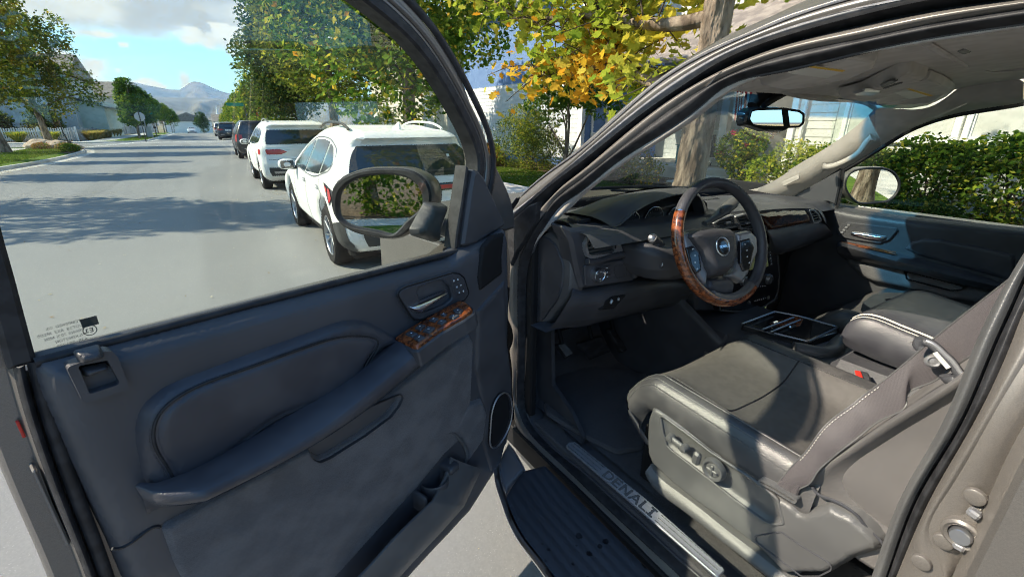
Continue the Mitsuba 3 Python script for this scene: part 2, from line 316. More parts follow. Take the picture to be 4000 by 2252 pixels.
put(S + 'front_pillar__door_seal', cat(ribbon(E3, E3 + (FLa - E3) * .5 + A(.03, 0, 0), 0), ribbon(E3 + (FLa - E3) * .5 + A(.03, 0, 0), FLa, 0)), 'm_rubber', 50)
put(S + 'door_frame', cat(ribbon(FLc, FRc, .010, ox, 7), ribbon(FLc + A(.05, 0, 0), FLc, 0)), 'm_jamb', 50)
put(S + 'weatherstrip', ribbon(FRc, WRc, .016, ox, 9), 'm_rubber', 60)
# slim lip between weatherstrip and trim
put(S + 'weatherstrip__lip', tube(WRc + A(.004, 0, 0), .005, 6), 'm_dark_plastic', 60)
WRt = curve(extf(WR)[:14], 80); TIc = curve(np.vstack([TI[0] + A(.03, -.9, .02), TI]), 80)
put(S + 'pillar_trim', ribbon(WRt, TIc, .012, A(-.8, -.3, -.4), 8), 'm_trim_beige', 60)
# cowl, fender and black foot of the front pillar
fp = Frame((.90, 0, 0), (0, 1, 0), (0, 0, 1), (-1, 0, 0))
put(S + 'pillar_foot', slab(fp, Polygon([[1.4,1.314],[1.261,1.405],[1.214,1.422],[1.223,1.361],[1.283,1.282],[1.344,1.215],[1.376,1.157],[1.397,1.233]]), 0, .02, .004), 'm_rubber')
put(S + 'fender', cat(slab(Frame((.84, 0, 0), (0, 1, 0), (0, 0, 1), (-1, 0, 0)), Polygon([(1.45, .45), (1.45, 1.11), (1.9, 1.14), (2.3, 1.11), (2.82, 1.0), (2.85, .75), (2.75, .70), (2.55, .84), (2.2, .88), (1.9, .80), (1.75, .62), (1.7, .45)]), 0, .03, .006, True)), 'm_paint')
hood = [[(x, y, 1.235 - .035 * ((x - 1.8) / .95) ** 2 - (.10 * max(0, (y - 2.2) / .85) ** 2) - (.03 if abs(x - 1.8) > .93 else 0)) for x in np.linspace(.84, 2.76, 24)] for y in np.linspace(1.62, 3.0, 16)]
put(S + 'hood', grid(hood), 'm_paint', 60)
put(S + 'hood__cowl', grid([[(x, y, z) for x in np.linspace(.95, 2.66, 12)] for y, z in ((1.56, 1.27), (1.63, 1.262), (1.66, 1.24))]), 'm_matt_black')
for px in ([[1.46,1.66,1.371],[1.966,1.66,1.349]], [[2.013,1.7,1.341],[2.914,1.7,1.246]]):
    w = A(*px); put(S + 'wiper', cat(span(w[0], w[1], .012, .016), span(w[0] * .6 + w[1] * .4 + A(0, 0, -.012), w[0] * .25 + w[1] * .75 + A(0, -.04, -.02), .02, .012)), 'm_matt_black')
# far end of the fender corner seen between door and pillar
put(S + 'mirror_flap', slab(Frame((.855, 0, 0), (0, 1, 0), (0, 0, 1), (-1, 0, 0)), Polygon([[1.377,1.351],[1.322,1.392],[1.274,1.432],[1.287,1.414],[1.322,1.382],[1.353,1.35],[1.365,1.335]]), 0, .02, .003), 'm_rubber')
# sill, rocker and running board
y0, y1 = -.35, 1.28
def along(prof, ya=y0, yb=y1, n=8): return grid([[(x, y, z) for x, z in prof] for y in np.linspace(ya, yb, n)])
FLs = FLc[-90:]
RK = A(*[[0.895,1.366,0.328],[0.895,1.268,0.325],[0.895,1.186,0.32],[0.895,0.878,0.306],[0.895,0.731,0.304],[0.895,0.652,0.302]]); RK = curve(np.vstack([RK, RK[-1] + A(0, -.12, 0), RK[-1] + A(0, -.4, 0)]), 60)
FLr = curve(extend(A(*[[0.895,1.36,0.445],[0.895,1.314,0.405],[0.895,1.21,0.408],[0.895,1.093,0.391],[0.895,0.885,0.391],[0.895,0.74,0.388],[0.895,0.614,0.39],[0.895,0.569,0.395]])), 60)
FLr[:, 0] -= .004
put(S + 'rocker_panel', cat(ribbon(FLr, RK, .010, A(-1, 0, -.2), 7), ribbon(RK, RK + A(.01, 0, -.05), 0), ribbon(RK + A(.01, 0, -.05), RK + A(.08, 0, -.12), 0)), 'm_paint', 50)
BRD = [[0.792,1.132],[0.776,1.132],[0.736,1.113],[0.697,1.09],[0.668,1.072],[0.647,1.055],[0.63,0.981],[0.613,0.87],[0.613,0.781],[0.613,0.728]]
brd = np.array(BRD); top = Polygon(np.vstack([brd, brd[-1] + A(.02, -.16), brd[-1] + A(.03, -.5), A(.872, brd[-1][1] - .5), A(.872, brd[0][1] - .02)]))
zf = Frame((0, 0, .40), (1, 0, 0), (0, 1, 0), (0, 0, 1))
def ribs(p, d): return .004 * (np.abs(np.sin((p[:, 0] - .12 * np.maximum(p[:, 1] - .95, 0)) * 95)) ** .5) * (d > .012)
def wet(p, n, uv):
    base = mix((.030, .034, .042), (.055, .060, .070), fbm(p.x * 20, p.y * 4, p.z * 20, 4))
    a, b, c = voronoi(p.x * 17, p.y * 17)
    return mix(base, (.006, .006, .008), smoothstep(.34, .26, a + .5 * (1 - c) + .16 * fbm(p.x * 60, p.y * 60, p.z, 2)) * smoothstep(.95, .75, p.y))
mat('step_rubber', proc(wet), .5, 0, .5, bump=grainy(300), scale=.0008)
rb = put(S + 'running_board', relief(zf, top, 0, .02, .008, .008, ribs), 'm_step_rubber', 25)
edge = A(*[[0.776,1.132,0.42],[0.697,1.09,0.42],[0.66,1.067,0.42],[0.687,1.131,0.42],[0.701,1.18,0.42],[0.718,1.215,0.42]])
oc = curve(np.vstack([A(*[[0.73,1.238,0.415],[0.702,1.186,0.415],[0.676,1.13,0.415],[0.653,1.057,0.415],[0.632,0.985,0.415],[0.615,0.874,0.415],[0.616,0.785,0.415],[0.615,0.731,0.415]]), A(.83, .42, .415), A(.845, .1, .415)]), 60)
put(rb + '__chrome_edge', tube(oc + A(-.006, 0, -.004), .013, 10), 'm_chrome')
cap = [[0.834,1.322],[0.829,1.255],[0.808,1.155],[0.799,1.138],[0.699,1.097],[0.664,1.07],[0.679,1.134],[0.704,1.191],[0.735,1.241],[0.772,1.275]]
put(rb + '__end_cap', relief(Frame((0, 0, .385), (1, 0, 0), (0, 1, 0), (0, 0, 1)), Polygon(cap), 0, .03, .02, .008), 'm_silver')
put(S + 'underbody', box((1.80, .0, .38), (1.84, 5., .10)), 'm_matt_black')
# sill trim with its scuff plate
TR = [(.935, .578), (.945, .594), (1.03, .594), (1.055, .586), (1.06, .54)]
WRs = curve(extend(A(*[[0.93,1.333,1.159],[0.93,1.347,0.987],[0.93,1.346,0.758],[0.93,1.349,0.587],[0.93,1.334,0.507],[0.93,1.301,0.474],[0.93,1.224,0.452],[0.93,1.077,0.452],[0.93,0.974,0.465],[0.93,0.855,0.467],[0.93,0.756,0.467],[0.93,0.668,0.47],[0.93,0.558,0.468],[0.93,0.477,0.472]])), 80)
TRo = curve(extend(A(*[[1.03,1.4,1.114],[1.03,1.405,0.944],[1.03,1.4,0.703],[1.03,1.393,0.578],[1.03,1.372,0.495],[1.03,1.29,0.471],[1.03,1.137,0.484],[1.03,1.0,0.479],[1.03,0.878,0.475],[1.03,0.73,0.47],[1.03,0.575,0.476],[1.03,0.488,0.48],[1.03,0.416,0.48]])), 80)
st = put(S + 'sill_trim', cat(ribbon(WRs, TRo, .008, A(-.3, 0, 1), 6), ribbon(TRo, TRo + A(.05, 0, -.05), 0)), 'm_dark_plastic', 60)
SC = A(*[[0.902,1.001,0.586],[0.909,0.997,0.588],[0.912,0.99,0.588],[0.922,0.673,0.59],[0.915,0.412,0.589],[0.912,0.405,0.588],[0.886,0.404,0.584],[0.883,0.407,0.583],[0.88,0.639,0.583],[0.873,0.99,0.582],[0.877,1.002,0.582],[0.893,1.007,0.585]])
so = A(.97, 0, .598); sw = unit(A(-.17, 0, 1)); su = A(0, 1, 0); sv = np.cross(sw, su)
sf = Frame(so, su, sv, sw); sp = np.stack([(SC - so) @ su, (SC - so) @ sv], 1)
ug = np.linspace(sp[:, 0].min() + .012, sp[:, 0].max() - .012, 2)
plate = Polygon(sp).buffer(-.004).buffer(.004)
sc = put(S + 'scuff_plate', slab(sf, plate, -.004, .003, .0015), 'm_scuff')
u0, u1 = sp[:, 0].min(), sp[:, 0].max(); vm = [np.interp(t, *zip(*sorted(zip(sp[:, 0], sp[:, 1])))) for t in (u0, u1)]
ctr = lambda u: np.mean([plate.intersection(shapely.LineString([(u, -1), (u, 1)])).bounds[i] for i in (1, 3)])
for a, b in ((u0 + .012, u0 + .205), (u1 - .165, u1 - .012)):
    for o in (-.013, 0, .013):
        q = sf([(a, ctr(a) + o), (b, ctr(b) + o)], .0035); put(sc + '__groove', span(q[0], q[1], .0024, .0012, .0003, sw), 'm_dark_plastic')
tm = u1 - .178; tl = u0 + .222; q = meshkit.text_mesh('DENALI', .030, .0016, True); wd = np.ptp(np.array(q.vertices)[:, 0])
v = np.array(q.vertices) * A((tm - tl) / wd, 1, 1)
ax = unit(A(tl - tm, ctr(tl) - ctr(tm))); ay = A(-ax[1], ax[0]); flip = np.sign(np.dot(sf([A(*ay)], 0)[0] - so, A(1, 0, 0)))
pp = A(tm, ctr(tm)) + v[:, :1] * ax + (v[:, 1:2] - .015) * ay
put(sc + '__lettering', mesh(sf(pp, .003) + v[:, 2:3] * sw, q.faces), 'm_gray_plastic', False)
# rear part of the body, roof and floor
B = [A(*q) for q in ([[1.005,0.132,1.486],[0.955,0.137,1.363],[0.93,0.135,1.213],[0.93,0.149,1.053],[0.93,0.148,0.838]], [[0.974,0.119,1.459],[0.958,0.118,1.42],[0.94,0.117,1.375],[0.91,0.115,1.234],[0.91,0.129,1.08],[0.91,0.127,0.876]], [[0.979,0.116,1.447],[0.968,0.115,1.419],[0.949,0.114,1.373],[0.92,0.112,1.231],[0.92,0.126,1.077],[0.92,0.125,0.871]], [[0.946,0.102,1.414],[0.933,0.1,1.383],[0.9,0.099,1.247],[0.9,0.11,1.102],[0.9,0.113,0.899]], [[0.902,0.077,1.355],[0.88,0.083,1.265],[0.88,0.093,1.126],[0.88,0.098,1.054],[0.88,0.095,1.034],[0.88,0.078,1.006],[0.88,0.06,0.971]], [[0.89,0.052,1.271],[0.89,0.053,1.154],[0.89,0.052,0.974]], [[0.86,0.038,1.239],[0.86,0.038,1.182],[0.86,0.038,1.011]])]
def up(c, top, z=1.88):
    a = c[0]; n = 5; zs = np.linspace(z, a[2], n + 1)[:-1]
    zs = zs[zs > a[2] + .02]; dx = lambda t: .40 * (max(0, t - 1.30) - max(0, a[2] - 1.30))
    return np.vstack([[(a[0] + dx(t), a[1] - .10 * (t - a[2]), t) for t in zs], c, c[-1] + A(0, .0, -.12), c[-1] + A(0, .0, -.36)])
Bc = [curve(up(c, 0), 90) for c in B]
put(S + 'centre_pillar__trim', cat(ribbon(Bc[0], Bc[1], .018, ox, 8), ribbon(Bc[0] + A(.10, .0, 0), Bc[0], 0)), 'm_gray_plastic', 60)
put(S + 'centre_pillar__seal', cat(ribbon(Bc[1], Bc[2], -.006, ox, 5), ribbon(Bc[2] + A(-.004, 0, 0), Bc[3], .014, ox, 9)), 'm_rubber', 60)
put(S + 'centre_pillar', cat(ribbon(Bc[3], Bc[4], .012, ox, 7), ribbon(Bc[4], Bc[5], .006, ox, 5), ribbon(Bc[5] + A(-.012, 0, 0), Bc[6] + A(-.006, 0, 0), .004, ox, 4), ribbon(Bc[5], Bc[5] + A(-.012, 0, 0), 0)), 'm_jamb', 40)
pf = Frame((.885, 0, 0), (0, 1, 0), (0, 0, 1), (-1, 0, 0))
lt = put(S + 'striker', slab(pf, Polygon([[0.082,1.069],[0.082,1.082],[0.067,1.097],[0.066,1.115],[0.054,1.123],[0.051,1.107],[0.05,1.071],[0.051,1.036],[0.063,1.037],[0.069,1.053],[0.078,1.058]]).buffer(.001), 0, .008, .003), 'm_jamb')
cc = A(*[[0.87,0.061,1.07]])[0]
put(lt + '__bolt', lathe([(0, .010), (.012, .010), (.014, .007), (.014, -.01)], cc, (-1, 0, 0), 16), 'm_satin')
put(lt + '__ring', lathe([(.016, .002), (.021, .005), (.025, .002), (.026, -.01)], cc, (-1, 0, 0), 20), 'm_jamb')
for pp in ([[0.87,0.066,1.118],[0.87,0.051,1.114]], [[0.87,0.065,1.05],[0.87,0.051,1.05]]):
    q = A(*pp); put(lt + '__clip', span(q[0], q[1], .012, .016, .003, (-1, 0, 0)), 'm_silver')
for pp in ([[0.875,0.065,1.14]], [[0.875,0.076,1.039]], [[0.875,0.089,0.979]]):
    put(S + 'centre_pillar__plug', lathe([(0, .002), (.010, .002), (.013, 0), (.014, -.006)], A(*pp)[0] + A(-.004, 0, 0), (-1, 0, 0), 14), 'm_jamb')
rd = A(*[[0.037,1.248],[0.037,1.192],[0.037,1.025]])
rear = np.vstack([[(rd[0][0] - .03, 1.32)], rd, [(rd[-1][0] + .01, .42), (-.9, .42), (-1.15, .75), (-1.2, 1.32)]])
rdo = put(S + 'rear_door', slab(Frame((.86, 0, 0), (0, 1, 0), (0, 0, 1), (-1, 0, 0)), Polygon(rear), 0, .05, .008, True), 'm_paint')
put(rdo + '__window', grid([[(.87 + .4 * (z - 1.3), y, z) for y in (-1.15, -.02 - .1 * (z - 1.3))] for z in (1.30, 1.80)]), 'm_privacy')
put(S + 'quarter_panel', cat(slab(Frame((.86, 0, 0), (0, 1, 0), (0, 0, 1), (-1, 0, 0)), Polygon([(-1.2, .45), (-1.2, 1.85), (-2.7, 1.85), (-3.0, 1.3), (-3.0, .45)]), 0, .03, .01, True), slab(Frame((2.74, 0, 0), (0, 1, 0), (0, 0, 1), (1, 0, 0)), Polygon([(-.15, .45), (-.15, 1.28), (-1.2, 1.28), (-1.2, 1.85), (-2.7, 1.85), (-3.0, 1.3), (-3.0, .45)]), 0, .03, .01, True), box((1.8, -2.95, .88), (1.9, .06, .9))), 'm_paint')
put(S + 'roof', grid([[(x, y, 1.93 - .06 * ((x - 1.8) / .75) ** 2 - (.10 * max(0, (y - .4) / .6) ** 2)) for x in np.linspace(1.09, 2.51, 16)] for y in np.linspace(-2.8, 1.0, 24)]), 'm_paint', 60)
put(S + 'roof__rail', cat(tube(A((1.16, .42, 1.93), (1.17, .25, 1.985), (1.17, 0, 2.0), (1.17, -1.6, 2.0)), .016, 8), span((1.165, .45, 1.90), (1.165, .36, 1.97), .03, .03)), 'm_satin')
put(S + 'floor', box((1.80, -.6, .46), (1.72, 4.4, .04)), 'm_carpet')
put(S + 'firewall', box((1.80, 1.66, .85), (1.72, .05, .95)), 'm_matt_black')

put(S + 'cowl_side', box((.945, 1.53, .92), (.03, .46, .84)), 'm_matt_black'); put(S + 'cowl_side', box((2.67, 1.53, .92), (.03, .46, .84)), 'm_matt_black')  # unseen body sides, added to block sun leaking onto the tunnel
# ================================================================ driver door (swung open 70 degrees)
TH = math.radians(70)
DF = Frame((.86, 1.30, 0), (-math.sin(TH), -math.cos(TH), 0), (0, 0, 1), (math.cos(TH), -math.sin(TH), 0))
D = S + 'driver_door'
def D3(c, w): return DF(np.asarray(c, float), w)
belt = [[1.211,1.335],[0.896,1.326],[0.532,1.314],[0.323,1.305]]
b0_, b1_ = A(*belt)[0], A(*belt)[-1]
# painted shell below the belt, with the shut face at its rear end
inner = [[0.042,1.368],[0.041,1.145],[0.036,0.888],[0.018,0.705],[0.021,0.556],[0.102,0.331],[0.37,0.246],[0.655,0.205]]
rear = [[1.223,1.335],[1.23,1.273],[1.235,1.196],[1.239,1.095],[1.242,0.964],[1.245,0.889]]
ri = A(*rear); fi = A(*inner)
lowz = .30
shell = Polygon(np.vstack([fi[:5], [(fi[4][0] + .02, .42), (.16, .36), (ri[-1][0] - .05, lowz + .02), (ri[-1][0], lowz + .08)], ri[::-1][:-1], [(ri[0][0], ri[0][1] - .035), (b0_[0], b0_[1] - .035), (b1_[0], b1_[1] - .035)]]))
oo = lambda c, k: np.asarray(c) + A(k, 0)
R0 = D3(ri, 0.0); R1 = D3(oo(ri, .012), -.006); R2 = D3(oo(ri, .016), -.055); R3 = D3(oo(ri, .045), -.062); R4 = D3(oo(ri, .052), -.105)
ext = lambda c: curve(np.vstack([c, c[-1] + A(0, 0, -.25)]), 40)
R0, R1, R2, R3, R4 = (ext(c) for c in (R0, R1, R2, R3, R4))
door = put(D, cat(ribbon(R1, R2, 0), ribbon(R2, R3, .004, A(0, 0, 0)), ribbon(R3, R4, .006, A(-.5, -.5, 0)), slab(DF, shell.buffer(.012), -.11, -.015, .02, True)), 'm_paint', 40)
put(D + '__door_seal', cat(ribbon(R0, R1, .012, DF.w, 7), tube(R0 + DF.w * -.004 + DF.u * -.012, .010, 8)), 'm_rubber', 60)
put(D + '__latch_plate', box(D3([(ri[3][0] + .019, ri[3][1] - .02)], -.032)[0], (.006, .034, .16), .003, rotz(math.radians(20))), 'm_jamb')
put(D + '__reflector', box(D3([(ri[2][0] + .018, ri[2][1] + .02)], -.048)[0], (.004, .008, .03), .001, rotz(math.radians(20))), 'm_red')
# window frame: inner edge of the glass opening and outer edge of the frame
go = [[0.303,1.298],[0.251,1.429],[0.2,1.557],[0.262,1.678],[0.333,1.765],[0.42,1.844],[0.498,1.888],[0.602,1.933]]
fo = [[-0.001,1.348],[0.019,1.423],[0.074,1.508],[0.167,1.645],[0.288,1.838],[0.367,1.902],[0.425,1.951],[0.535,2.026]]
go, fo = A(*go), A(*fo)
gr = A(*[[1.211,1.327],[1.205,1.397],[1.199,1.464],[1.195,1.516]])
post = [(gr[-1][0] + .00, gr[-1][1]), (1.13, 1.80)]
rail = [(1.07, 1.865), (.95, 1.905), (.82, 1.91)]
opening = np.vstack([gr, [(1.185, 1.62), (1.155, 1.76), (1.10, 1.84), (.98, 1.885)], curve(go[::-1], 40)])
op = Polygon(opening)
fr_out = np.vstack([[(ri[0][0] + .012, b0_[1] - .04)], gr + A(.045, 0), [(1.235, 1.62), (1.205, 1.79), (1.14, 1.885), (1.0, 1.945), (.82, 1.965)], curve(fo[::-1], 40), [(fo[0][0], fo[0][1] - .03)]])
UNDER = Polygon([(-.2, .5), (2, .5), (2, b0_[1] + .01), (b0_[0], b0_[1] - .002), (b1_[0], b1_[1] - .002), (-.2, b1_[1] - .02)])
frame = Polygon(fr_out).buffer(0).difference(op.buffer(.022)).difference(UNDER)
frame = max(getattr(frame, 'geoms', [frame]), key=lambda g: g.area)
wf = put(D + '__window_frame', slab(DF, frame, -.075, -.006, .012, True), 'm_paint', 40)
run = op.buffer(.03).difference(op).difference(UNDER)
run = max(getattr(run, 'geoms', [run]), key=lambda g: g.area)
put(wf + '__glass_run', slab(DF, run, -.05, .004, .006, True), 'm_rubber', 40)
# raised ridges along the frame
for k, (r, m) in enumerate(((.048, 'm_paint'), (.078, 'm_rubber'))):
    e = op.buffer(r).exterior; L = e.length
    pts = np.array([e.interpolate(t).coords[0] for t in np.linspace(0, L, 200)])
    ok = (pts[:, 1] > 1.36) & (pts[:, 0] < .95); i = np.where(ok)[0]
    seg = np.split(i, np.where(np.diff(i) > 1)[0] + 1); seg = max(seg, key=len)
    put(wf + ('__ridge' if k == 0 else '__seal'), tube(D3(pts[seg], -.004), .008 + .003 * k, 8, flat=.6, up=DF.w), m, 60)
gl = op.buffer(.012).union(shapely.box(b1_[0], b1_[1] - .06, gr[0][0], b1_[1] + .03))
v, f = trimesh.creation.triangulate_polygon(gl if gl.geom_type == 'Polygon' else max(gl.geoms, key=lambda g: g.area), engine='earcut')
put(D + '__window_glass', mesh(D3(v, -.032), f), 'm_glass', False)
ql = Polygon([[0.257,1.552],[0.248,1.544],[0.253,1.513],[0.279,1.419],[0.307,1.317],[0.321,1.316],[0.311,1.365],[0.284,1.452]])
put(wf + '__divider', slab(DF, ql, -.04, .008, .004, True), 'm_rubber', 40)
sail = Polygon([[0.242,1.541],[0.22,1.534],[0.196,1.515],[0.099,1.364],[0.092,1.35],[0.159,1.336],[0.239,1.317],[0.291,1.32],[0.303,1.326],[0.285,1.39],[0.262,1.477]]).buffer(-.006).buffer(.006)
put(D + '__sail_trim', slab(DF, sail, -.03, .022, .008), 'm_dark_plastic', 40)
# etched marks on the glass, read from outside
gfm = Frame(DF(A([0, 0]), -.0335)[0], DF.u, DF.v, -DF.w)
m0 = A(*[[1.136,1.363],[1.139,1.349],[1.145,1.367],[1.187,1.363]])
put(D + '__glass_mark', cat(lettering('TEMPERED  GS', .0042, gfm, m0[2], .0004, False, (1, -.02)), lettering('DOT18  AS2  M105', .0042, gfm, m0[2] - A(0, .008), .0004, False, (1, -.02)),
    lettering('TRANS 70% MIN', .0042, gfm, m0[2] - A(0, .016), .0004, False, (1, -.02)), lettering('PILKINGTON', .0042, gfm, m0[2] - A(0, .024), .0004, False, (1, -.02)), lettering('43R-001227', .0042, gfm, m0[2] - A(0, .032), .0004, False, (1, -.02)),
    lettering('E1', .007, gfm, m0[1] - A(.005, .0035), .0004, True), tube(gfm([m0[1] + .0085 * A(math.cos(t), math.sin(t)) for t in np.linspace(0, 6.283, 24)[:-1]]), .0007, 5, True)), 'm_gray_plastic', False)
put(D + '__glass_mark__plate', box(gfm([m0[0]])[0], (.021, .001, .015), .0002, np.stack([DF.u, DF.w, DF.v], 1)), 'm_dark_plastic')
# ---- trim
TRIM = shapely.union_all([Polygon(np.vstack([[[1.215,1.343],[1.122,1.338],[0.916,1.33],[0.569,1.314],[0.369,1.304],[0.318,1.319],[0.265,1.324]], [[0.171,1.334],[0.105,1.354],[0.086,1.305],[0.082,1.073],[0.09,0.854],[0.058,0.701],[0.066,0.577],[0.138,0.413],[0.334,0.312],[0.605,0.286],[0.688,0.269]], [[1.216,0.875],[1.216,0.981],[1.219,1.064],[1.222,1.149],[1.223,1.232],[1.224,1.295],[1.221,1.324]]]))]).buffer(-.01).buffer(.01)
def edge_roll(p, d): return -.018 * np.maximum(0, 1 - d / .05) ** 2
pad = put(D + '__trim_panel', relief(DF, TRIM, 0, .045, .03, .016, edge_roll), 'm_door_pad', 60)
put(D + '__belt_seal', cat(tube(D3(curve(A(*[[1.213,1.336],[0.9,1.328],[0.54,1.315],[0.316,1.308]]), 40), .008), .008, 8), ribbon(D3(curve(A(*[[1.213,1.336],[0.9,1.328],[0.54,1.315],[0.316,1.308]]), 40), .006), D3(curve(A(*[[1.211,1.33],[0.887,1.323],[0.516,1.312],[0.294,1.308]]), 40), -.02), 0)), 'm_rubber', 60)
# bolster with piping
bo = [[1.139,1.064],[1.147,1.128],[1.14,1.181],[1.124,1.219],[1.094,1.24],[1.033,1.247],[0.928,1.248],[0.802,1.246],[0.734,1.243],[0.672,1.218],[0.63,1.18],[0.593,1.136],[0.648,1.132],[0.69,1.122],[0.725,1.078],[0.869,1.068],[1.033,1.053],[1.113,1.051]]
bi = [[1.115,1.094],[1.123,1.151],[1.118,1.187],[1.101,1.213],[1.073,1.227],[0.977,1.231],[0.836,1.226],[0.761,1.218],[0.703,1.197],[0.665,1.165],[0.692,1.135],[0.738,1.086],[0.889,1.094],[1.034,1.069],[1.11,1.068]]
BO = poly(bo, n=120); BI = poly(bi, n=120)
put(D + '__bolster', relief(DF, BO, .040, .030, .03, .010), 'm_leather', 60)
put(D + '__bolster__insert', relief(DF, BI.buffer(-.002), .064, .010, .02, .012, lambda p, d: .004 * np.minimum(d / .08, 1)), 'm_leather', 60)
ex = BI.exterior; pts = np.array([ex.interpolate(t).coords[0] for t in np.linspace(0, ex.length, 260)[:-1]])
put(D + '__bolster__piping', tube(D3(pts, .069), .0028, 6, True), 'm_rubber', 60)
st = []
e2 = BI.buffer(.006).exterior
for t in np.arange(0, e2.length, .007):
    a, b = e2.interpolate(t).coords[0], e2.interpolate(t + .0042).coords[0]
    st.append(tube(D3([a, b], .0712), .0008, 4, cap=False))
tag(put(D + '__bolster__stitching', cat(*st), 'm_dark_plastic', False), kind='stuff')
# lower panel in suede and the bottom pocket
LP = [[1.149,0.987],[0.846,0.973],[0.598,1.004],[0.325,1.057],[0.305,1.014],[0.325,0.818],[0.353,0.692],[0.456,0.68],[0.577,0.636],[0.794,0.578],[0.915,0.545],[1.142,0.801],[1.149,0.893]]
mapp = rpoly([[0.869,0.981],[0.856,0.945],[0.822,0.934],[0.638,0.948],[0.611,0.971],[0.597,1.011],[0.624,1.009]], .004)
lp = rpoly(LP, .012)
pull = rpoly([[0.868,0.99],[0.858,0.95],[0.848,0.937],[0.827,0.933],[0.727,0.935],[0.651,0.944],[0.623,0.96],[0.611,0.976],[0.635,0.981],[0.753,0.994]], .004)
put(D + '__lower_panel', relief(DF, lp.difference(pull), .040, .018, .012, .008, lambda p, d: .01 * np.minimum(d / .1, 1)), 'm_suede', 60)
put(D + '__pull_recess', relief(DF, pull.buffer(.010), .066, -.035, .02, .005), 'm_dark_plastic', 60)
# kick panel, speaker and the front bottom corner
kick = Polygon([[0.28,1.115],[0.132,1.18],[0.12,0.938],[0.092,0.761],[0.092,0.583],[0.163,0.46],[0.228,0.431],[0.269,0.586],[0.262,0.717],[0.298,0.908]]).buffer(-.008).buffer(.008)
put(D + '__kick_panel', relief(DF, kick, .038, .016, .02, .010), 'm_dark_plastic', 60)
swing = Polygon([[0.136,1.338],[0.14,1.323],[0.152,1.262],[0.256,1.286],[0.245,1.317],[0.204,1.338]]).union(Polygon([[0.256,1.291],[0.152,1.267],[0.149,1.201],[0.263,1.173],[0.271,1.222]])).buffer(.004).buffer(-.008).buffer(.004)
put(D + '__tweeter_cover', relief(DF, swing if swing.geom_type == 'Polygon' else max(swing.geoms, key=lambda g: g.area), .042, .012, .012, .008), 'm_matt_black', 60)
spk = curve(A(*[[0.244,0.648],[0.231,0.723],[0.198,0.759],[0.166,0.759],[0.137,0.735],[0.118,0.682],[0.12,0.629],[0.146,0.581],[0.185,0.555],[0.222,0.553],[0.244,0.577]]), 60, True)
put(D + '__speaker', relief(DF, Polygon(spk), .050, .010, .012, .006), 'm_matt_black', 60)
put(D + '__speaker__ring', tube(D3(spk, .066), .0035, 8, True), 'm_satin', 60)
# pocket lip along the bottom with the cup holder behind it
lipi = curve(A(*[[0.871,0.591],[0.837,0.593],[0.725,0.617],[0.574,0.633],[0.498,0.647],[0.452,0.675]]), 60)
lipo = curve(A(*[[0.74,0.447],[0.705,0.453],[0.607,0.465],[0.504,0.478],[0.395,0.5],[0.3,0.518]]), 60)
wv = np.r_[np.full(40, 1.), np.linspace(1, .62, 20)]
la, lb = D3(lipi, .13 * wv), D3(lipo, .115 * wv)
put(D + '__map_pocket', cat(ribbon(la, lb, .015, DF.w, 8), ribbon(la + DF.w * -.012 + A(0, 0, -.006), la, .004, A(0, 0, 1)), ribbon(la + DF.w * -.012 + A(0, 0, -.006), la + DF.w * -.02 + A(0, 0, -.16), 0), ribbon(lb, lb + DF.w * -.10 + A(0, 0, -.03), .012, A(0, 0, -1))), 'm_gray_plastic', 50)
side = A(*[[0.376,0.581],[0.365,0.611],[0.37,0.649],[0.396,0.702],[0.426,0.745],[0.446,0.757],[0.513,0.752],[0.594,0.737],[0.632,0.713]])
put(D + '__map_pocket__rim', tube(D3(curve(side, 40), .060), .006, 8), 'm_gray_plastic', 60)
lipe = rpoly([[0.46,0.777],[0.43,0.762],[0.389,0.707],[0.359,0.624],[0.368,0.57],[0.272,0.618],[0.25,0.715],[0.273,0.786],[0.35,0.809],[0.413,0.764]], .004)
put(D + '__corner_trim', relief(DF, lipe, .044, .02, .02, .010), 'm_suede', 60)
bt = A(*[[0.525,0.598],[0.575,0.642]])
cupc = D3(A(*[[0.524,0.649]]), .072)[0]
put(D + '__map_pocket__cup_holder', cat(lathe([(.044, -.06), (.046, .0), (.043, .004), (.040, 0), (.038, -.055), (0, -.056)], cupc + A(0, 0, -.01), (0, 0, 1), 24), box(cupc + DF.u * .065 + A(0, 0, -.045), (.02, .075, .07), .008, rotz(math.radians(20))), box(cupc + DF.u * -.06 + A(0, 0, -.0), (.045, .07, .03), .008, rotz(math.radians(20)))), 'm_dark_plastic', 50)
bk = Polygon([[0.371,0.575],[0.36,0.605],[0.365,0.643],[0.391,0.696],[0.426,0.743],[0.483,0.753],[0.59,0.732],[0.628,0.707],[0.699,0.641],[0.839,0.595],[0.912,0.56],[0.788,0.424],[0.506,0.529]])
put(D + '__map_pocket__back', relief(DF, bk, .052, .006, .01, .012), 'm_dark_plastic', 60)
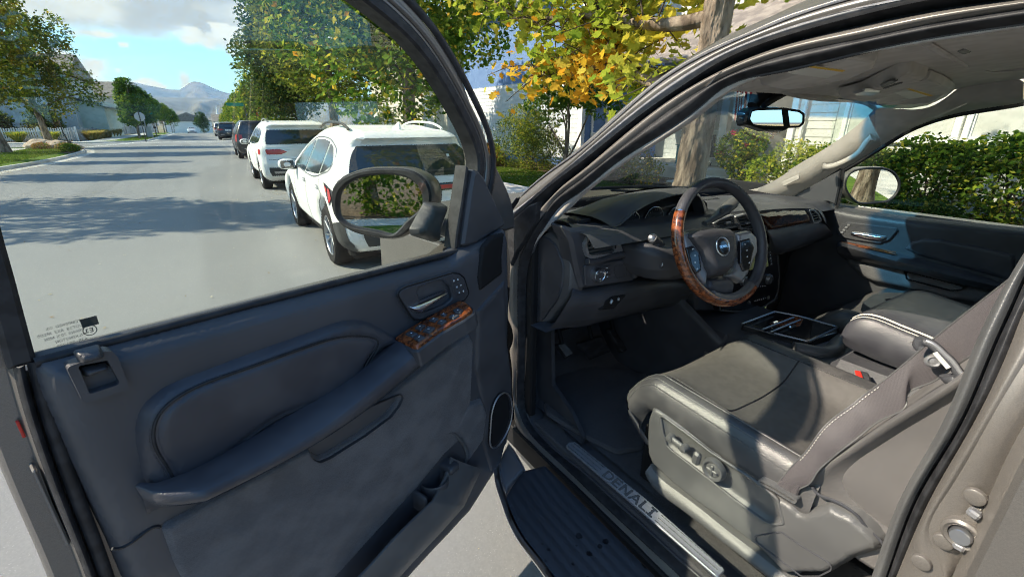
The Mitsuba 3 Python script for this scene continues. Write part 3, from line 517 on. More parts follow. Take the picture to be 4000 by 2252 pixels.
# armrest: a section swept from rear to front
at = A(*[[1.144,1.072],[1.035,1.073],[0.892,1.088],[0.743,1.105],[0.605,1.139],[0.32,1.14]]); ao = A(*[[1.163,1.094],[1.065,1.082],[0.886,1.078],[0.723,1.111],[0.616,1.138],[0.396,1.156]]); al = A(*[[1.159,1.06],[1.067,1.051],[0.885,1.044],[0.673,1.075],[0.609,1.092],[0.385,1.109]])
at, ao, al = curve(at, 60), curve(ao, 60), curve(al, 60)
taper = np.r_[np.linspace(0, 1, 6) ** .5, np.full(50, 1.), np.linspace(1, .8, 4)]
def arm(k0, k1):
    a, b, c = D3(at, .050)[k0:k1], D3(ao, .060 + .085 * taper)[k0:k1], D3(al, .060 + .080 * taper)[k0:k1]
    s = np.linspace(0, 1, 10)[:, None, None]
    topp = a[None] * (1 - s) + b[None] * s + .010 * np.sin(np.pi * s) * A(0, 0, 1)
    roll = [b + (c - b) * t + DF.w * (.010 * math.sin(math.pi * t)) for t in np.linspace(.12, 1, 7)]
    under = [c + (D3(al, .05)[k0:k1] + A(0, 0, -.035) - c) * t for t in (.5, 1)]
    rows = np.concatenate([topp, np.array(roll), np.array(under)])
    m = grid(rows); e0, e1 = rows[:, 0], rows[:, -1]
    return cat(m, fanfill(e0), fanfill(e1[::-1]))
ar = put(D + '__armrest', arm(0, 60), 'm_leather', 60)
for o in (.006, .011):
    put(ar + '__seam', tube(D3(curve(al, 60), .060 + .083 * taper + .004) + A(0, 0, o), .0012, 4), 'm_rubber', 60)
# wood switch plate on the front of the armrest
wp = A(*[[0.311,1.039,1.134],[0.348,1.057,1.139],[0.477,1.101,1.157],[0.539,1.109,1.166],[0.543,1.084,1.168],[0.537,1.031,1.17],[0.524,1.012,1.169],[0.488,0.996,1.164],[0.409,0.976,1.153],[0.335,0.94,1.143],[0.329,0.951,1.142]])
WP = Frame(wp.mean(0), unit(wp[4] - wp[0]), unit(np.cross(A(-.154, .054, .987), unit(wp[4] - wp[0]))), unit(A(-.154, .054, .987)))
WP.o = WP.o + .013 * WP.w
W2 = lambda c: np.stack([(np.asarray(c) - WP.o) @ WP.u, (np.asarray(c) - WP.o) @ WP.v], 1)
wd = put(D + '__switch_plate', relief(WP, Polygon(W2(wp)).buffer(-.003).buffer(.003), -.004, .010, .010, .004), 'm_burl', 60)
put(wd + '__base', slab(WP, Polygon(W2(wp)).buffer(.006), -.045, -.003, .004), 'm_dark_plastic', 40)
def button(key, pts, h=.007, mt='m_dark_plastic', mark=None):
    g = rpoly(W2(pts), .0015)
    k = put(key, relief(WP, g, .004, h, .004, .004), mt, 50)
    c = g.centroid
    put(key.rsplit('__', 1)[0] + '__switch_mark', box(WP([(c.x, c.y)], .004 + h)[0], (.004, .003, .0012), .0003), 'm_white_mark')
    return k
for q in ([[0.335,1.024,1.146],[0.356,1.033,1.149],[0.362,0.997,1.151],[0.343,0.993,1.149]], [[0.343,0.984,1.149],[0.364,0.993,1.152],[0.368,0.964,1.154],[0.346,0.958,1.151]], [[0.366,1.036,1.15],[0.387,1.051,1.152],[0.395,1.027,1.155],[0.372,1.009,1.152]], [[0.374,1.002,1.153],[0.397,1.019,1.155],[0.407,0.992,1.159],[0.382,0.974,1.156]],
          [[0.412,1.052,1.156],[0.429,1.058,1.158],[0.437,1.037,1.161],[0.42,1.027,1.159]], [[0.421,1.016,1.159],[0.439,1.03,1.162],[0.447,1.005,1.164],[0.425,0.995,1.161]], [[0.448,1.057,1.161],[0.463,1.061,1.163],[0.464,1.042,1.165],[0.451,1.037,1.163]], [[0.457,1.023,1.165],[0.474,1.031,1.167],[0.485,1.006,1.17],[0.461,0.998,1.167]], [[0.486,1.055,1.167],[0.504,1.055,1.17],[0.507,1.028,1.172],[0.491,1.015,1.17],[0.48,1.029,1.168]]):
    button(wd + '__window_switch', A(*q))
# release handle in its bezel, memory buttons
be = A(*[[0.583,1.261],[0.573,1.273],[0.551,1.275],[0.386,1.268],[0.359,1.259],[0.338,1.24],[0.319,1.185],[0.341,1.17],[0.422,1.167],[0.516,1.168],[0.535,1.176],[0.548,1.191]])
rec = A(*[[0.523,1.258],[0.508,1.261],[0.447,1.262],[0.42,1.255],[0.398,1.227],[0.392,1.192],[0.425,1.182],[0.498,1.183]])
hb = put(D + '__handle_bezel', slab(DF, rpoly(be, .012).difference(rpoly(rec, .008)), .040, .058, .004), 'm_dark_plastic', 40)
put(hb + '__rim', tube(D3(np.array(rpoly(be, .012).exterior.coords)[:-1], .056), .002, 5, True), 'm_matt_black')
put(hb + '__recess', relief(DF, rpoly(rec, .008).buffer(.004), .054, -.022, .012, .005), 'm_matt_black', 50)
hd = A(*[[0.558,1.221],[0.418,1.224],[0.415,1.217],[0.479,1.204],[0.524,1.191],[0.539,1.2],[0.55,1.211]])
put(D + '__release_handle', relief(DF, rpoly(hd, .003), .054, .020, .012, .004), 'm_chrome', 60)
for q in ([[0.397,1.255],[0.382,1.254],[0.376,1.235],[0.389,1.235]], [[0.38,1.253],[0.365,1.25],[0.361,1.236],[0.373,1.237]], [[0.389,1.233],[0.371,1.232],[0.362,1.213],[0.38,1.214]], [[0.369,1.234],[0.354,1.232],[0.347,1.214],[0.36,1.214]], [[0.38,1.212],[0.36,1.211],[0.353,1.193],[0.371,1.195]], [[0.357,1.211],[0.346,1.21],[0.34,1.195],[0.351,1.194]]):
    g = rpoly(q, .0012); put(hb + '__memory_button', relief(DF, g, .056, .004, .003, .003), 'm_dark_plastic', 50)
    c = g.centroid; put(hb + '__button_mark', box(D3([(c.x, c.y)], .0605)[0], (.0045, .002, .004), .0003, np.stack([DF.u, DF.w, DF.v], 1)), 'm_white_mark')
# belt anchor cover at the rear top of the trim
ab = A(*[[1.188,1.335],[1.173,1.336],[1.141,1.342],[1.134,1.338],[1.13,1.325],[1.129,1.274],[1.133,1.269],[1.158,1.269],[1.181,1.271],[1.185,1.278]])
ai = A(*[[1.176,1.332],[1.143,1.327],[1.138,1.286],[1.141,1.282],[1.175,1.283],[1.175,1.288]])
ac = put(D + '__lock_cover', slab(DF, rpoly(ab, .006).difference(rpoly(ai, .003)), .035, .062, .006), 'm_dark_plastic', 40)
put(ac + '__recess', relief(DF, rpoly(ai, .003).buffer(.003), .058, -.02, .008, .005), 'm_matt_black', 50)
put(ac + '__lever', cat(relief(DF, rpoly([[1.175,1.353],[1.145,1.352],[1.143,1.339],[1.144,1.332],[1.173,1.333],[1.174,1.342]], .004), .050, .026, .010, .005), relief(DF, rpoly([[1.172,1.322],[1.143,1.317],[1.143,1.308],[1.173,1.306]], .003), .045, .016, .008, .005)), 'm_dark_plastic', 50)
# seam between upper trim and the lower rear piece
put(D + '__trim_panel__seam', tube(D3(curve(A(*[[1.215,0.992],[1.201,0.983],[1.178,0.986],[1.155,0.988],[1.149,0.981]]), 20), .046), .003, 5), 'm_rubber')
# wing mirror seen through the glass
mo = [[0.305,1.568,1.429],[0.312,1.563,1.464],[0.332,1.543,1.496],[0.364,1.509,1.518],[0.4,1.471,1.532],[0.451,1.414,1.538],[0.496,1.364,1.536],[0.525,1.332,1.521],[0.542,1.311,1.493],[0.546,1.304,1.46],[0.543,1.305,1.434],[0.509,1.338,1.377],[0.456,1.393,1.322],[0.432,1.419,1.318],[0.378,1.479,1.323],[0.334,1.53,1.341],[0.31,1.559,1.375]]
mi_ = [[0.329,1.561,1.409],[0.338,1.554,1.453],[0.359,1.533,1.482],[0.391,1.5,1.504],[0.434,1.453,1.515],[0.488,1.393,1.515],[0.517,1.36,1.501],[0.532,1.341,1.473],[0.533,1.337,1.43],[0.495,1.376,1.379],[0.451,1.42,1.331],[0.433,1.44,1.335],[0.385,1.494,1.344],[0.345,1.539,1.357],[0.33,1.557,1.377]]
mn = unit(A(-.74, -.67, .05)); mu = unit(np.cross(A(0, 0, 1), mn)); mv = np.cross(mn, mu)
MF = Frame(A(*mo).mean(0), mu, mv, mn); M2 = lambda c: np.stack([(np.asarray(c) - MF.o) @ MF.u, (np.asarray(c) - MF.o) @ MF.v], 1)
gm, gi = poly(M2(A(*mo)), n=70), poly(M2(A(*mi_)), n=70)
rg = np.array(gm.exterior.coords)[:-1]; cg = rg.mean(0)
rows = [MF(cg + (rg - cg) * s, w) + t for s, w, t in ((1.0, 0, 0), (1.04, -.012, 0), (1.03, -.05, 0), (.95, -.10, A(0, .0, .0)), (.75, -.135, 0), (.4, -.155, 0))]
wm = put(S + 'wing_mirror', cat(grid(rows, closed=True), fanfill(np.array(rows[-1]))), 'm_paint', 60)
put(wm + '__rim', cat(slab(MF, gm.difference(gi), -.02, .006, .006), ), 'm_rubber', 50)
v, f = trimesh.creation.triangulate_polygon(gi.buffer(.004), engine='earcut')
m = handed(mesh(MF(v, -.008), f), MF); put(wm + '__mirror_glass', m, 'm_mirror', False)
put(wm + '__arm', cat(relief(DF, rpoly([[0.402,1.375],[0.336,1.448],[0.255,1.433],[0.261,1.411],[0.288,1.364],[0.301,1.314],[0.396,1.356]], .01), -.10, .04, .03, .010), tube([MF([cg + A(-.02, -.03)], -.06)[0], D3([(.20, 1.33)], -.07)[0]], .03, 10)), 'm_dark_plastic', 60)
# ================================================================ interior
def xz(y): return Frame((0, y, 0), (1, 0, 0), (0, 0, 1), (0, -1, 0))      # faces the driver
def yz(x, s=-1): return Frame((x, 0, 0), (0, 1, 0), (0, 0, 1), (s, 0, 0))
X2 = lambda c, a=0, b=2: np.asarray(c, float)[:, [a, b]]
def rp(fr, pts, w0, h, r, res, mt, key, rad=.004, fn=None): return put(key, relief(fr, rpoly(pts, rad), w0, h, r, res, fn), mt, 50)
DB = S + 'dashboard'
# top pad with the brow over the gauges
xs = np.linspace(.97, 2.62, 60)
rows = [[(x, 1.02 + .10 * (x < 1.75) * 0 + v * (.62 - .10 * abs((x - 1.8) / .85) ** 2), 1.335 - .035 * (x - .97) / 1.65 - .022 * (v - .35) ** 2 * 4 - .03 * max(0, .08 - v) / .08) for x in xs] for v in np.linspace(0, 1, 26)]
put(DB, grid(rows), 'm_dark_plastic', 60)
be0 = curve(A(*[[1.115,1.1,1.333],[1.141,1.1,1.329],[1.215,1.1,1.363],[1.324,1.1,1.399],[1.442,1.1,1.414],[1.533,1.1,1.412],[1.591,1.1,1.392],[1.623,1.1,1.351],[1.641,1.1,1.314],[1.643,1.1,1.291]]), 60)
be1 = curve(A(*[[1.13,1.115,1.33],[1.154,1.115,1.328],[1.229,1.115,1.364],[1.335,1.115,1.4],[1.461,1.115,1.416],[1.552,1.115,1.414],[1.614,1.115,1.393],[1.648,1.115,1.349],[1.669,1.115,1.308],[1.67,1.115,1.285]]), 60)
be2 = curve(A(*[[1.065,1.19,1.364],[1.131,1.19,1.377],[1.194,1.19,1.393],[1.305,1.19,1.411],[1.425,1.19,1.421],[1.541,1.19,1.422],[1.625,1.19,1.412],[1.704,1.19,1.381],[1.773,1.19,1.328],[1.794,1.19,1.287]]), 60)
be3 = be2 * A(1, 0, 1) + A(.03, 1.30, -.012); be4 = np.stack([be2[:, 0] + .12, np.full(60, 1.50), np.full(60, 1.31)], 1)
put(DB + '__gauge_brow', grid([be0 + A(0, .05, -.004), be0 + A(0, .004, -.004), be0, (be0 + be1) / 2 + A(0, -.002, .003), be1, be1 * .65 + be2 * .35 + A(0, 0, .006), be1 * .3 + be2 * .7 + A(0, 0, .006), be2, be3, be4]), 'm_dark_plastic', 60)
put(DB + '__side_vent', slab(Frame((0, 0, 1.347), (1, 0, 0), (0, 1, 0), (0, -.1, 1)), rpoly([[1.04,1.245],[1.123,1.255],[1.098,1.184],[1.026,1.173]], .004), -.01, .004, .002), 'm_rubber')
put(DB + '__top_seam', cat(tube(A(*[[1.366,1.509,1.343],[1.517,1.518,1.343]]), .002, 5), tube(A(*[[2.07,1.422,1.33],[1.999,1.279,1.33],[1.889,1.293,1.33]]), .0015, 5)), 'm_matt_black')
# faces of the dash
put(DB + '__cluster_recess', slab(xz(1.17), Polygon([[1.201,1.3],[1.281,1.345],[1.408,1.382],[1.533,1.402],[1.645,1.395],[1.738,1.339],[1.781,1.224],[1.641,1.213],[1.529,1.209],[1.341,1.209],[1.24,1.206]]).buffer(.01), -.02, 0, 0), 'm_gloss_black')
gl = xz(1.165)
for (c, r) in (([[1.277,1.309]], .052), ([[1.409,1.31]], .055), ([[1.53,1.315]], .036), ([[1.27,1.25]], .028)):
    c = A(*c)[0]; th = np.linspace(-.7, 3.9, 40)
    g = put(DB + '__gauge', relief(gl, Point(c).buffer(r), 0, .003, .004, .008), 'm_gloss_black', 50)
    put(g + '__ring', tube(gl(c + r * np.stack([np.cos(th), np.sin(th)], 1), .004), .0012, 5), 'm_satin')
    put(g + '__scale', cat(*[span(gl([c + .86 * r * A(math.cos(t), math.sin(t))], .004)[0], gl([c + .72 * r * A(math.cos(t), math.sin(t))], .004)[0], .0012, .0006, .0002, (0, -1, 0)) for t in np.linspace(-.6, 3.8, 15)]), 'm_silver')
    put(g + '__needle', span(gl([c], .006)[0], gl([c + .75 * r * A(-.95, -.3)], .006)[0], .003, .001, .0003, (0, -1, 0)), 'm_label_yellow')
put(DB + '__face', slab(xz(1.12), Polygon([[0.904,1.361],[0.945,1.345],[1.031,1.338],[1.131,1.329],[1.182,1.232],[1.229,1.214],[1.267,1.107],[1.013,1.127],[0.998,1.126],[0.974,1.186],[0.939,1.306]]).buffer(-.004).buffer(.006), -.05, .02, .012), 'm_dark_plastic', 40)
hz = xz(1.10)
bz = rpoly([[0.987,1.29],[1.0,1.316],[1.033,1.325],[1.119,1.326],[1.14,1.296],[1.171,1.234],[1.167,1.226],[1.021,1.236],[1.003,1.244],[0.991,1.271]], .008)
bo_ = rpoly([[0.995,1.29],[1.008,1.312],[1.029,1.317],[1.092,1.314],[1.107,1.293],[1.127,1.248],[1.123,1.241],[1.025,1.247],[1.007,1.256]], .008)
vt = put(DB + '__air_vent', slab(hz, bz.difference(bo_), 0, .016, .005), 'm_silver', 40)
put(vt + '__duct', relief(hz, bo_.buffer(.003), .012, -.03, .012, .008), 'm_matt_black', 50)
ix0, iz0, ix1, iz1 = bo_.bounds
for k in range(5):
    z = iz0 + (iz1 - iz0) * (k + .75) / 5.4
    seg = bo_.intersection(shapely.LineString([(0, z), (3, z)])).bounds
    put(vt + '__slat', box((((seg[0] + seg[2]) / 2), 1.094, z), (seg[2] - seg[0] - .002, .022, .0045), .001, np.array([[1, 0, 0], [0, .95, -.3], [0, .3, .95]])), 'm_gray_plastic')
kb = A(*[[1.012,1.294],[1.042,1.291],[1.06,1.283],[1.061,1.272],[1.016,1.28]]); put(vt + '__tab', slab(xz(1.085), rpoly(kb, .002), 0, .012, .003), 'm_silver')
put(vt + '__thumb_wheel', box(A(*[[1.127,1.083,1.279]])[0], (.006, .008, .045), .002), 'm_matt_black')
rp(hz, [[1.123,1.327],[1.145,1.322],[1.193,1.232],[1.174,1.226],[1.142,1.295]], -.01, .014, .01, .006, 'm_burl', DB + '__wood_strip', .003)
sp_ = put(DB + '__switch_panel', slab(hz, rpoly([[0.997,1.209],[1.003,1.215],[1.043,1.214],[1.198,1.204],[1.213,1.194],[1.249,1.121],[1.243,1.115],[1.014,1.135],[1.006,1.141]], .005), -.012, .008, .003), 'm_dark_plastic', 40)
put(DB + '__face__ledge', tube(curve(A(*[[1.002,1.085,1.23],[1.109,1.085,1.229],[1.195,1.085,1.223],[1.211,1.085,1.215],[1.231,1.085,1.165],[1.244,1.085,1.133]]), 40), .012, 8), 'm_dark_plastic', 60)
kc = A(*[[1.054,1.08,1.175]])[0]
put(sp_ + '__lamp_knob', lathe([(0, .020), (.020, .020), (.0215, .017), (.022, 0)], kc + A(0, .012, 0), (0, -1, 0), 28), 'm_dark_plastic', 40)
put(sp_ + '__lamp_knob__ring', lathe([(.0205, .0195), (.0225, .0215), (.0245, .019), (.0248, .0)], kc + A(0, .012, 0), (0, -1, 0), 32), 'm_chrome', 60)
for dx, dz in ((-.014, .007), (0, .012), (.012, .008), (0, -.014)):
    put(sp_ + '__knob_mark', box(kc + A(dx, -.0085, dz), (.0045, .0012, .003), .0003), 'm_white_mark')
for q in ([[1.078,1.199],[1.115,1.197],[1.118,1.18],[1.082,1.184]], [[1.082,1.182],[1.118,1.178],[1.121,1.163],[1.085,1.168]], [[1.085,1.166],[1.121,1.162],[1.124,1.147],[1.088,1.151]]):
    g = rpoly(q, .001); k = put(sp_ + '__button', slab(hz, g, .004, .012, .002), 'm_dark_plastic'); c = g.centroid
    put(sp_ + '__button_mark', box((c.x, 1.10 - .0125, c.y), (.007, .001, .0025), .0003), 'm_white_mark')
put(sp_ + '__cubby', relief(hz, rpoly([[1.136,1.188],[1.196,1.188],[1.208,1.139],[1.15,1.141]], .002), .009, -.02, .006, .005), 'm_matt_black', 50)
# end cap of the dash
ef = yz(.965)
cap_ = curve(A(*[[1.299,1.28],[1.278,1.298],[1.236,1.305],[1.184,1.296],[1.144,1.265],[1.129,1.244]]).tolist() + [[1.12,1.231],[1.114,1.185],[1.115,1.125],[1.135,1.073],[1.183,1.009],[1.24,0.947],[1.276,0.936],[1.333,0.93],[1.363,0.944],[1.36,1.042],[1.353,1.132],[1.345,1.197]], 120, True)
cp = Polygon(cap_).buffer(0); cp = cp if cp.geom_type == 'Polygon' else max(cp.geoms, key=lambda g: g.area)
ci_ = Polygon(curve(A(*[[1.325,1.264],[1.281,1.284],[1.239,1.282],[1.198,1.265],[1.174,1.235]]).tolist() + [[1.162,1.22],[1.153,1.181],[1.163,1.11],[1.186,1.059],[1.23,1.001],[1.274,0.948],[1.333,0.933],[1.363,0.944],[1.36,1.042],[1.353,1.132],[1.345,1.197]], 120, True)).buffer(0)
ci_ = ci_ if ci_.geom_type == 'Polygon' else max(ci_.geoms, key=lambda g: g.area)
ec = put(DB + '__end_cap', relief(ef, cp, -.05, .055, .012, .010), 'm_gray_plastic', 60)
put(ec + '__cover', relief(ef, ci_, .0, .010, .006, .010), 'm_dark_plastic', 60)
horn = A(*[[0.99,1.302,1.296],[0.99,1.256,1.341],[0.99,1.242,1.34],[0.99,1.182,1.331],[0.99,1.15,1.307],[0.99,1.135,1.288]]); hr = A(*[[0.894,1.09,1.398],[0.953,1.09,1.387],[1.031,1.09,1.355],[1.052,1.09,1.334],[1.013,1.09,1.335],[0.986,1.09,1.316]])
put(DB + '__corner_pad', cat(grid([curve(A(*[[0.975,1.295,1.296],[0.975,1.27,1.299],[0.975,1.22,1.294],[0.975,1.173,1.287],[0.975,1.12,1.284]]), 20), curve(A(*[[0.985,1.284,1.31],[0.985,1.264,1.332],[0.985,1.244,1.342],[0.985,1.176,1.328],[0.985,1.132,1.292]]), 20), curve(A(*[[0.886,1.12,1.377],[0.924,1.12,1.369],[0.963,1.12,1.339],[0.984,1.12,1.299],[1.007,1.12,1.254]]), 20)])), 'm_dark_plastic', 60)
# knee panel
kn0 = curve(A(*[[0.972,1.12,1.132],[1.01,1.12,1.118],[1.131,1.12,1.108],[1.283,1.12,1.098],[1.394,1.12,1.08],[1.577,1.12,1.048],[1.685,1.12,0.991]]), 40); kn1 = curve(A(*[[0.92,1.1,1.079],[0.98,1.1,1.066],[1.119,1.1,1.044],[1.244,1.1,1.036],[1.379,1.1,1.028],[1.527,1.1,1.013],[1.682,1.1,0.959]]), 40); kn2 = curve(A(*[[0.893,1.16,0.963],[0.958,1.16,0.963],[1.051,1.16,0.945],[1.187,1.16,0.935],[1.314,1.16,0.928],[1.428,1.16,0.923],[1.559,1.16,0.912]]), 40)
put(DB + '__knee_panel', grid([kn0 + A(0, .04, 0), kn0, kn0 * .6 + kn1 * .4 + A(0, -.012, 0), kn1 + A(0, -.006, 0), kn1 * .45 + kn2 * .55 + A(0, -.008, 0), kn2, kn2 + A(0, .10, -.01)]), 'm_dark_plastic', 60)
rp(xz(1.10), [[1.083,1.027],[1.108,1.061],[1.14,1.072],[1.218,1.065],[1.216,1.057],[1.158,1.016]], -.005, .012, .006, .006, 'm_matt_black', DB + '__release_bezel', .004)
for q in ([[1.122,1.08,1.051],[1.13,1.08,1.067]], [[1.16,1.08,1.055],[1.164,1.08,1.067]]):
    w = A(*q); put(DB + '__release_lever', span(w[0], w[1], .010, .010, .003), 'm_satin')
# steering column, stalks
wc, wn = A(1.285, .79, 1.323), unit(A(math.sin(-.077), -math.cos(.077) * math.cos(.393), math.cos(.077) * math.sin(.393)))
co = A(*[[1.17,1.26],[1.194,1.282],[1.33,1.283],[1.497,1.263],[1.553,1.194],[1.528,1.127],[1.422,1.123],[1.297,1.133],[1.219,1.15],[1.187,1.194]])
g = rpoly(co, .02); cr = np.array(g.exterior.coords)[:-1]; cm = cr.mean(0); cf = xz(1.02)
put(S + 'steering_column', cat(grid([cf(cm + (cr - cm) * s, w) for s, w in ((.3, .10), (.75, .075), (.93, .04), (1, 0), (1.02, -.06), (1.0, -.16))], closed=True), tube([wc - wn * .02, wc - wn * .14], .045, 16)), 'm_dark_plastic', 60)
st_ = A(*[[1.288,0.99,1.25],[1.255,0.99,1.27],[1.23,0.99,1.289],[1.203,0.99,1.304]]); put(S + 'steering_column__turn_stalk', tube(st_, [.009, .011, .013, .015], 12), 'm_dark_plastic', 60)
put(S + 'steering_column__turn_stalk__tip', lathe([(0, .008), (.013, .006), (.016, 0), (.016, -.008)], st_[-1], unit(st_[-1] - st_[-2] + A(0, -.02, 0)), 18), 'm_satin', 60)
ic = A(*[[1.236,0.98,1.263]])[0]; put(S + 'steering_column__ignition', lathe([(.012, .004), (.022, .006), (.026, 0), (.026, -.03)], ic, (0, -1, .1), 22), 'm_dark_plastic', 50)
pc = A(*[[1.227,0.955,1.219]])[0]; put(S + 'steering_column__pedal_switch', cat(box(pc, (.026, .012, .030), .003), box(pc + A(-.004, -.006, 0), (.008, .008, .016), .002)), 'm_dark_plastic')
put(S + 'steering_column__switch_mark', box(pc + A(-.012, -.0075, 0), (.002, .002, .010), .0004), 'm_white_mark')
gv = A(*[[1.466,0.98,1.324],[1.521,0.98,1.338],[1.569,0.98,1.358],[1.617,0.98,1.382],[1.635,0.98,1.392]]); put(S + 'gear_lever', tube(gv, [.012, .013, .022, .024, .020], 14, flat=.8), 'm_gray_plastic', 60)
q = A(*[[1.518,0.955,1.371]])[0]; put(S + 'gear_lever__button', box(q, (.018, .008, .018), .003, None), 'm_dark_plastic')
# steering wheel
WF = Frame(wc, unit(np.cross(A(0, 0, 1), -wn)) * -1, (0, 0, 1), wn); WF.u = unit(np.cross(wn, A(0, 0, 1))) * -1; WF.v = unit(np.cross(wn, WF.u)); WF.v = WF.v * np.sign(WF.v[2])
W2w = lambda c: np.stack([(np.asarray(c) - wc) @ WF.u, (np.asarray(c) - wc) @ WF.v], 1)
RR, rr = .186, .0165
def rim(a0, a1, r=rr, n=70):
    t = np.linspace(a0, a1, n); return tube(WF(RR * np.stack([np.cos(t), np.sin(t)], 1)), r, 14, flat=1.15, up=wn)
aw = [math.atan2(*q[::-1]) for q in W2w(A(*[[1.124,0.846,1.427],[1.375,0.719,1.169]]))]
a_top, a_bot = aw[0], aw[1]
a_top += 2 * math.pi if a_top < 0 else 0; a_bot += 2 * math.pi if a_bot < 0 else 0
swh = S + 'steering_wheel'
put(swh, rim(a_bot - 2 * math.pi + .0, a_top, rr * .98), 'm_leather', 60)
put(swh + '__wood_rim', rim(a_top, a_bot + .03), 'm_burl', 60)
put(swh + '__inner_grip', tube(WF((RR - .008) * np.stack([np.cos(t_ := np.linspace(a_bot - 1.05, a_bot + .02, 30)), np.sin(t_)], 1), .003), .0155, 12, up=wn), 'm_seat_back', 60)
for a in (a_top, a_bot): put(swh + '__rim_band', lathe([(rr + .0012, -.002), (rr + .0012, .002)], WF([RR * A(math.cos(a), math.sin(a))])[0], WF.v * math.cos(a) - WF.u * math.sin(a), 18), 'm_chrome')
put(swh + '__trim_ring', tube(WF((RR - .0145) * np.stack([np.cos(t_ := np.linspace(a_top, a_bot, 70)), np.sin(t_)], 1), .006), .002, 6), 'm_silver', 60)
P0 = 'p'
hub = W2w(A(*[[1.119,0.799,1.366],[1.168,0.8,1.38],[1.238,0.795,1.38],[1.309,0.785,1.371],[1.332,0.776,1.354],[1.321,0.752,1.293],[1.29,0.736,1.249],[1.258,0.732,1.234],[1.188,0.739,1.234],[1.171,0.751,1.262],[1.163,0.773,1.312]]))
put(swh + '__hub', relief(WF, rpoly(hub, .015), -.02, .055, .035, .008), 'm_dark_plastic', 60)
low = W2w(A(*[[1.202,0.759,1.23],[1.289,0.749,1.224],[1.318,0.738,1.204],[1.3,0.723,1.164],[1.255,0.727,1.165],[1.205,0.737,1.18],[1.184,0.748,1.202]]))
put(swh + '__lower_cover', relief(WF, rpoly(low, .01), -.03, .03, .02, .008), 'm_dark_plastic', 60)
for q in ([[1.117,0.81,1.364],[1.152,0.81,1.372],[1.175,0.798,1.348],[1.19,0.773,1.291],[1.194,0.755,1.247],[1.178,0.742,1.213],[1.161,0.746,1.219],[1.142,0.76,1.249],[1.127,0.778,1.289],[1.117,0.796,1.33]], [[1.272,0.74,1.228],[1.311,0.745,1.246],[1.338,0.755,1.275],[1.355,0.782,1.345],[1.423,0.777,1.348],[1.45,0.764,1.322],[1.438,0.747,1.276],[1.369,0.728,1.217],[1.331,0.723,1.197],[1.305,0.731,1.212]]):
    put(swh + '__spoke', relief(WF, rpoly(W2w(A(*q)), .006), -.015, .022, .012, .006), 'm_silver', 60)
for q, n in (([[1.111,0.785,1.331],[1.145,0.784,1.335],[1.165,0.772,1.311],[1.16,0.753,1.263],[1.131,0.751,1.254],[1.114,0.766,1.285]], 4), ([[1.348,0.763,1.325],[1.399,0.759,1.328],[1.413,0.746,1.298],[1.366,0.724,1.235],[1.337,0.726,1.234],[1.329,0.737,1.26]], 4)):
    g = rpoly(W2w(A(*q)), .005); k = put(swh + '__switch_pod', relief(WF, g, .004, .010, .006, .006), 'm_gloss_black', 60); c = A(g.centroid.x, g.centroid.y)
    for j in range(n): put(k + '__mark', box(WF([c + A(.004 * (j % 2) - .002, .03 - .02 * j)], .0148)[0], (.005, .001, .004), .0003, np.stack([WF.u, -WF.w, WF.v], 1)), 'm_white_mark')
ce = W2w(A(*[[1.238,0.758,1.321]]))[0]; th = np.linspace(0, 2 * np.pi, 49)[:-1]
em = put(swh + '__emblem', relief(WF, Point(ce).buffer(.027), .030, .008, .01, .004), 'm_gloss_black', 60)
put(em + '__ring', tube(WF(ce + .0275 * np.stack([np.cos(th), np.sin(th)], 1), .035), .0022, 8, True), 'm_chrome', 60)
m_ = meshkit.text_mesh('DENALI', .008, .001, True); v = np.array(m_.vertices); wd_ = np.ptp(v[:, 0])
put(em + '__lettering', mesh(WF(ce + (v[:, :2] - A(wd_ / 2, .004)) * A(.040 / wd_, .9), .0395) + v[:, 2:3] * wn, m_.faces), 'm_chrome', False)
# centre of the dash: vents, stack, passenger side
for q in ([[1.597,1.303],[1.638,1.317],[1.72,1.324],[1.768,1.266],[1.691,1.268],[1.615,1.284]], [[1.737,1.314],[1.805,1.318],[1.903,1.265],[1.907,1.24],[1.794,1.252]]):
    g = rpoly(q, .004); f_ = xz(1.04); k = put(DB + '__air_vent', slab(f_, g.difference(g.buffer(-.008)), 0, .014, .003), 'm_silver', 40)
    put(k + '__duct', relief(f_, g.buffer(-.006), .01, -.02, .01, .008), 'm_matt_black', 50)
    a, b_, c_, d_ = g.buffer(-.008).bounds
    for j in range(4):
        z = b_ + (d_ - b_) * (j + .7) / 4.4; s_ = g.buffer(-.008).intersection(shapely.LineString([(0, z), (4, z)])).bounds
        if s_[0] == s_[0]: put(k + '__slat', box(((s_[0] + s_[2]) / 2, 1.036, z), (s_[2] - s_[0], .02, .004), .001), 'm_gray_plastic')
    put(k + '__tab', box(((a + c_) / 2, 1.022, (b_ + d_) / 2), (.03, .012, .010), .002), 'm_silver')
put(DB + '__centre_face', slab(xz(1.08), Polygon([[1.543,1.301],[1.641,1.325],[1.938,1.313],[2.06,1.211],[2.23,1.082],[2.338,0.802],[2.08,0.802],[1.633,0.906]]).buffer(-.005).buffer(.005), -.08, .01, .01), 'm_dark_plastic', 40)
stk = rpoly([[1.621,1.26],[1.886,1.241],[2.004,1.219],[2.083,1.184],[2.156,1.098],[2.221,0.978],[2.247,0.887],[2.225,0.84],[2.089,0.812],[1.906,0.849],[1.763,0.887]], .015)
sf_ = xz(1.05)
cs = put(DB + '__control_stack', relief(sf_, stk, -.02, .035, .02, .010), 'm_gloss_black', 60)
put(cs + '__side', slab(sf_, stk.buffer(-.002), -.30, -.015, .004), 'm_gloss_black', 40)
put(cs + '__bezel', tube(sf_(np.array(stk.buffer(-.004).exterior.coords)[:-1], .010), .004, 8, True), 'm_gray_plastic', 60)
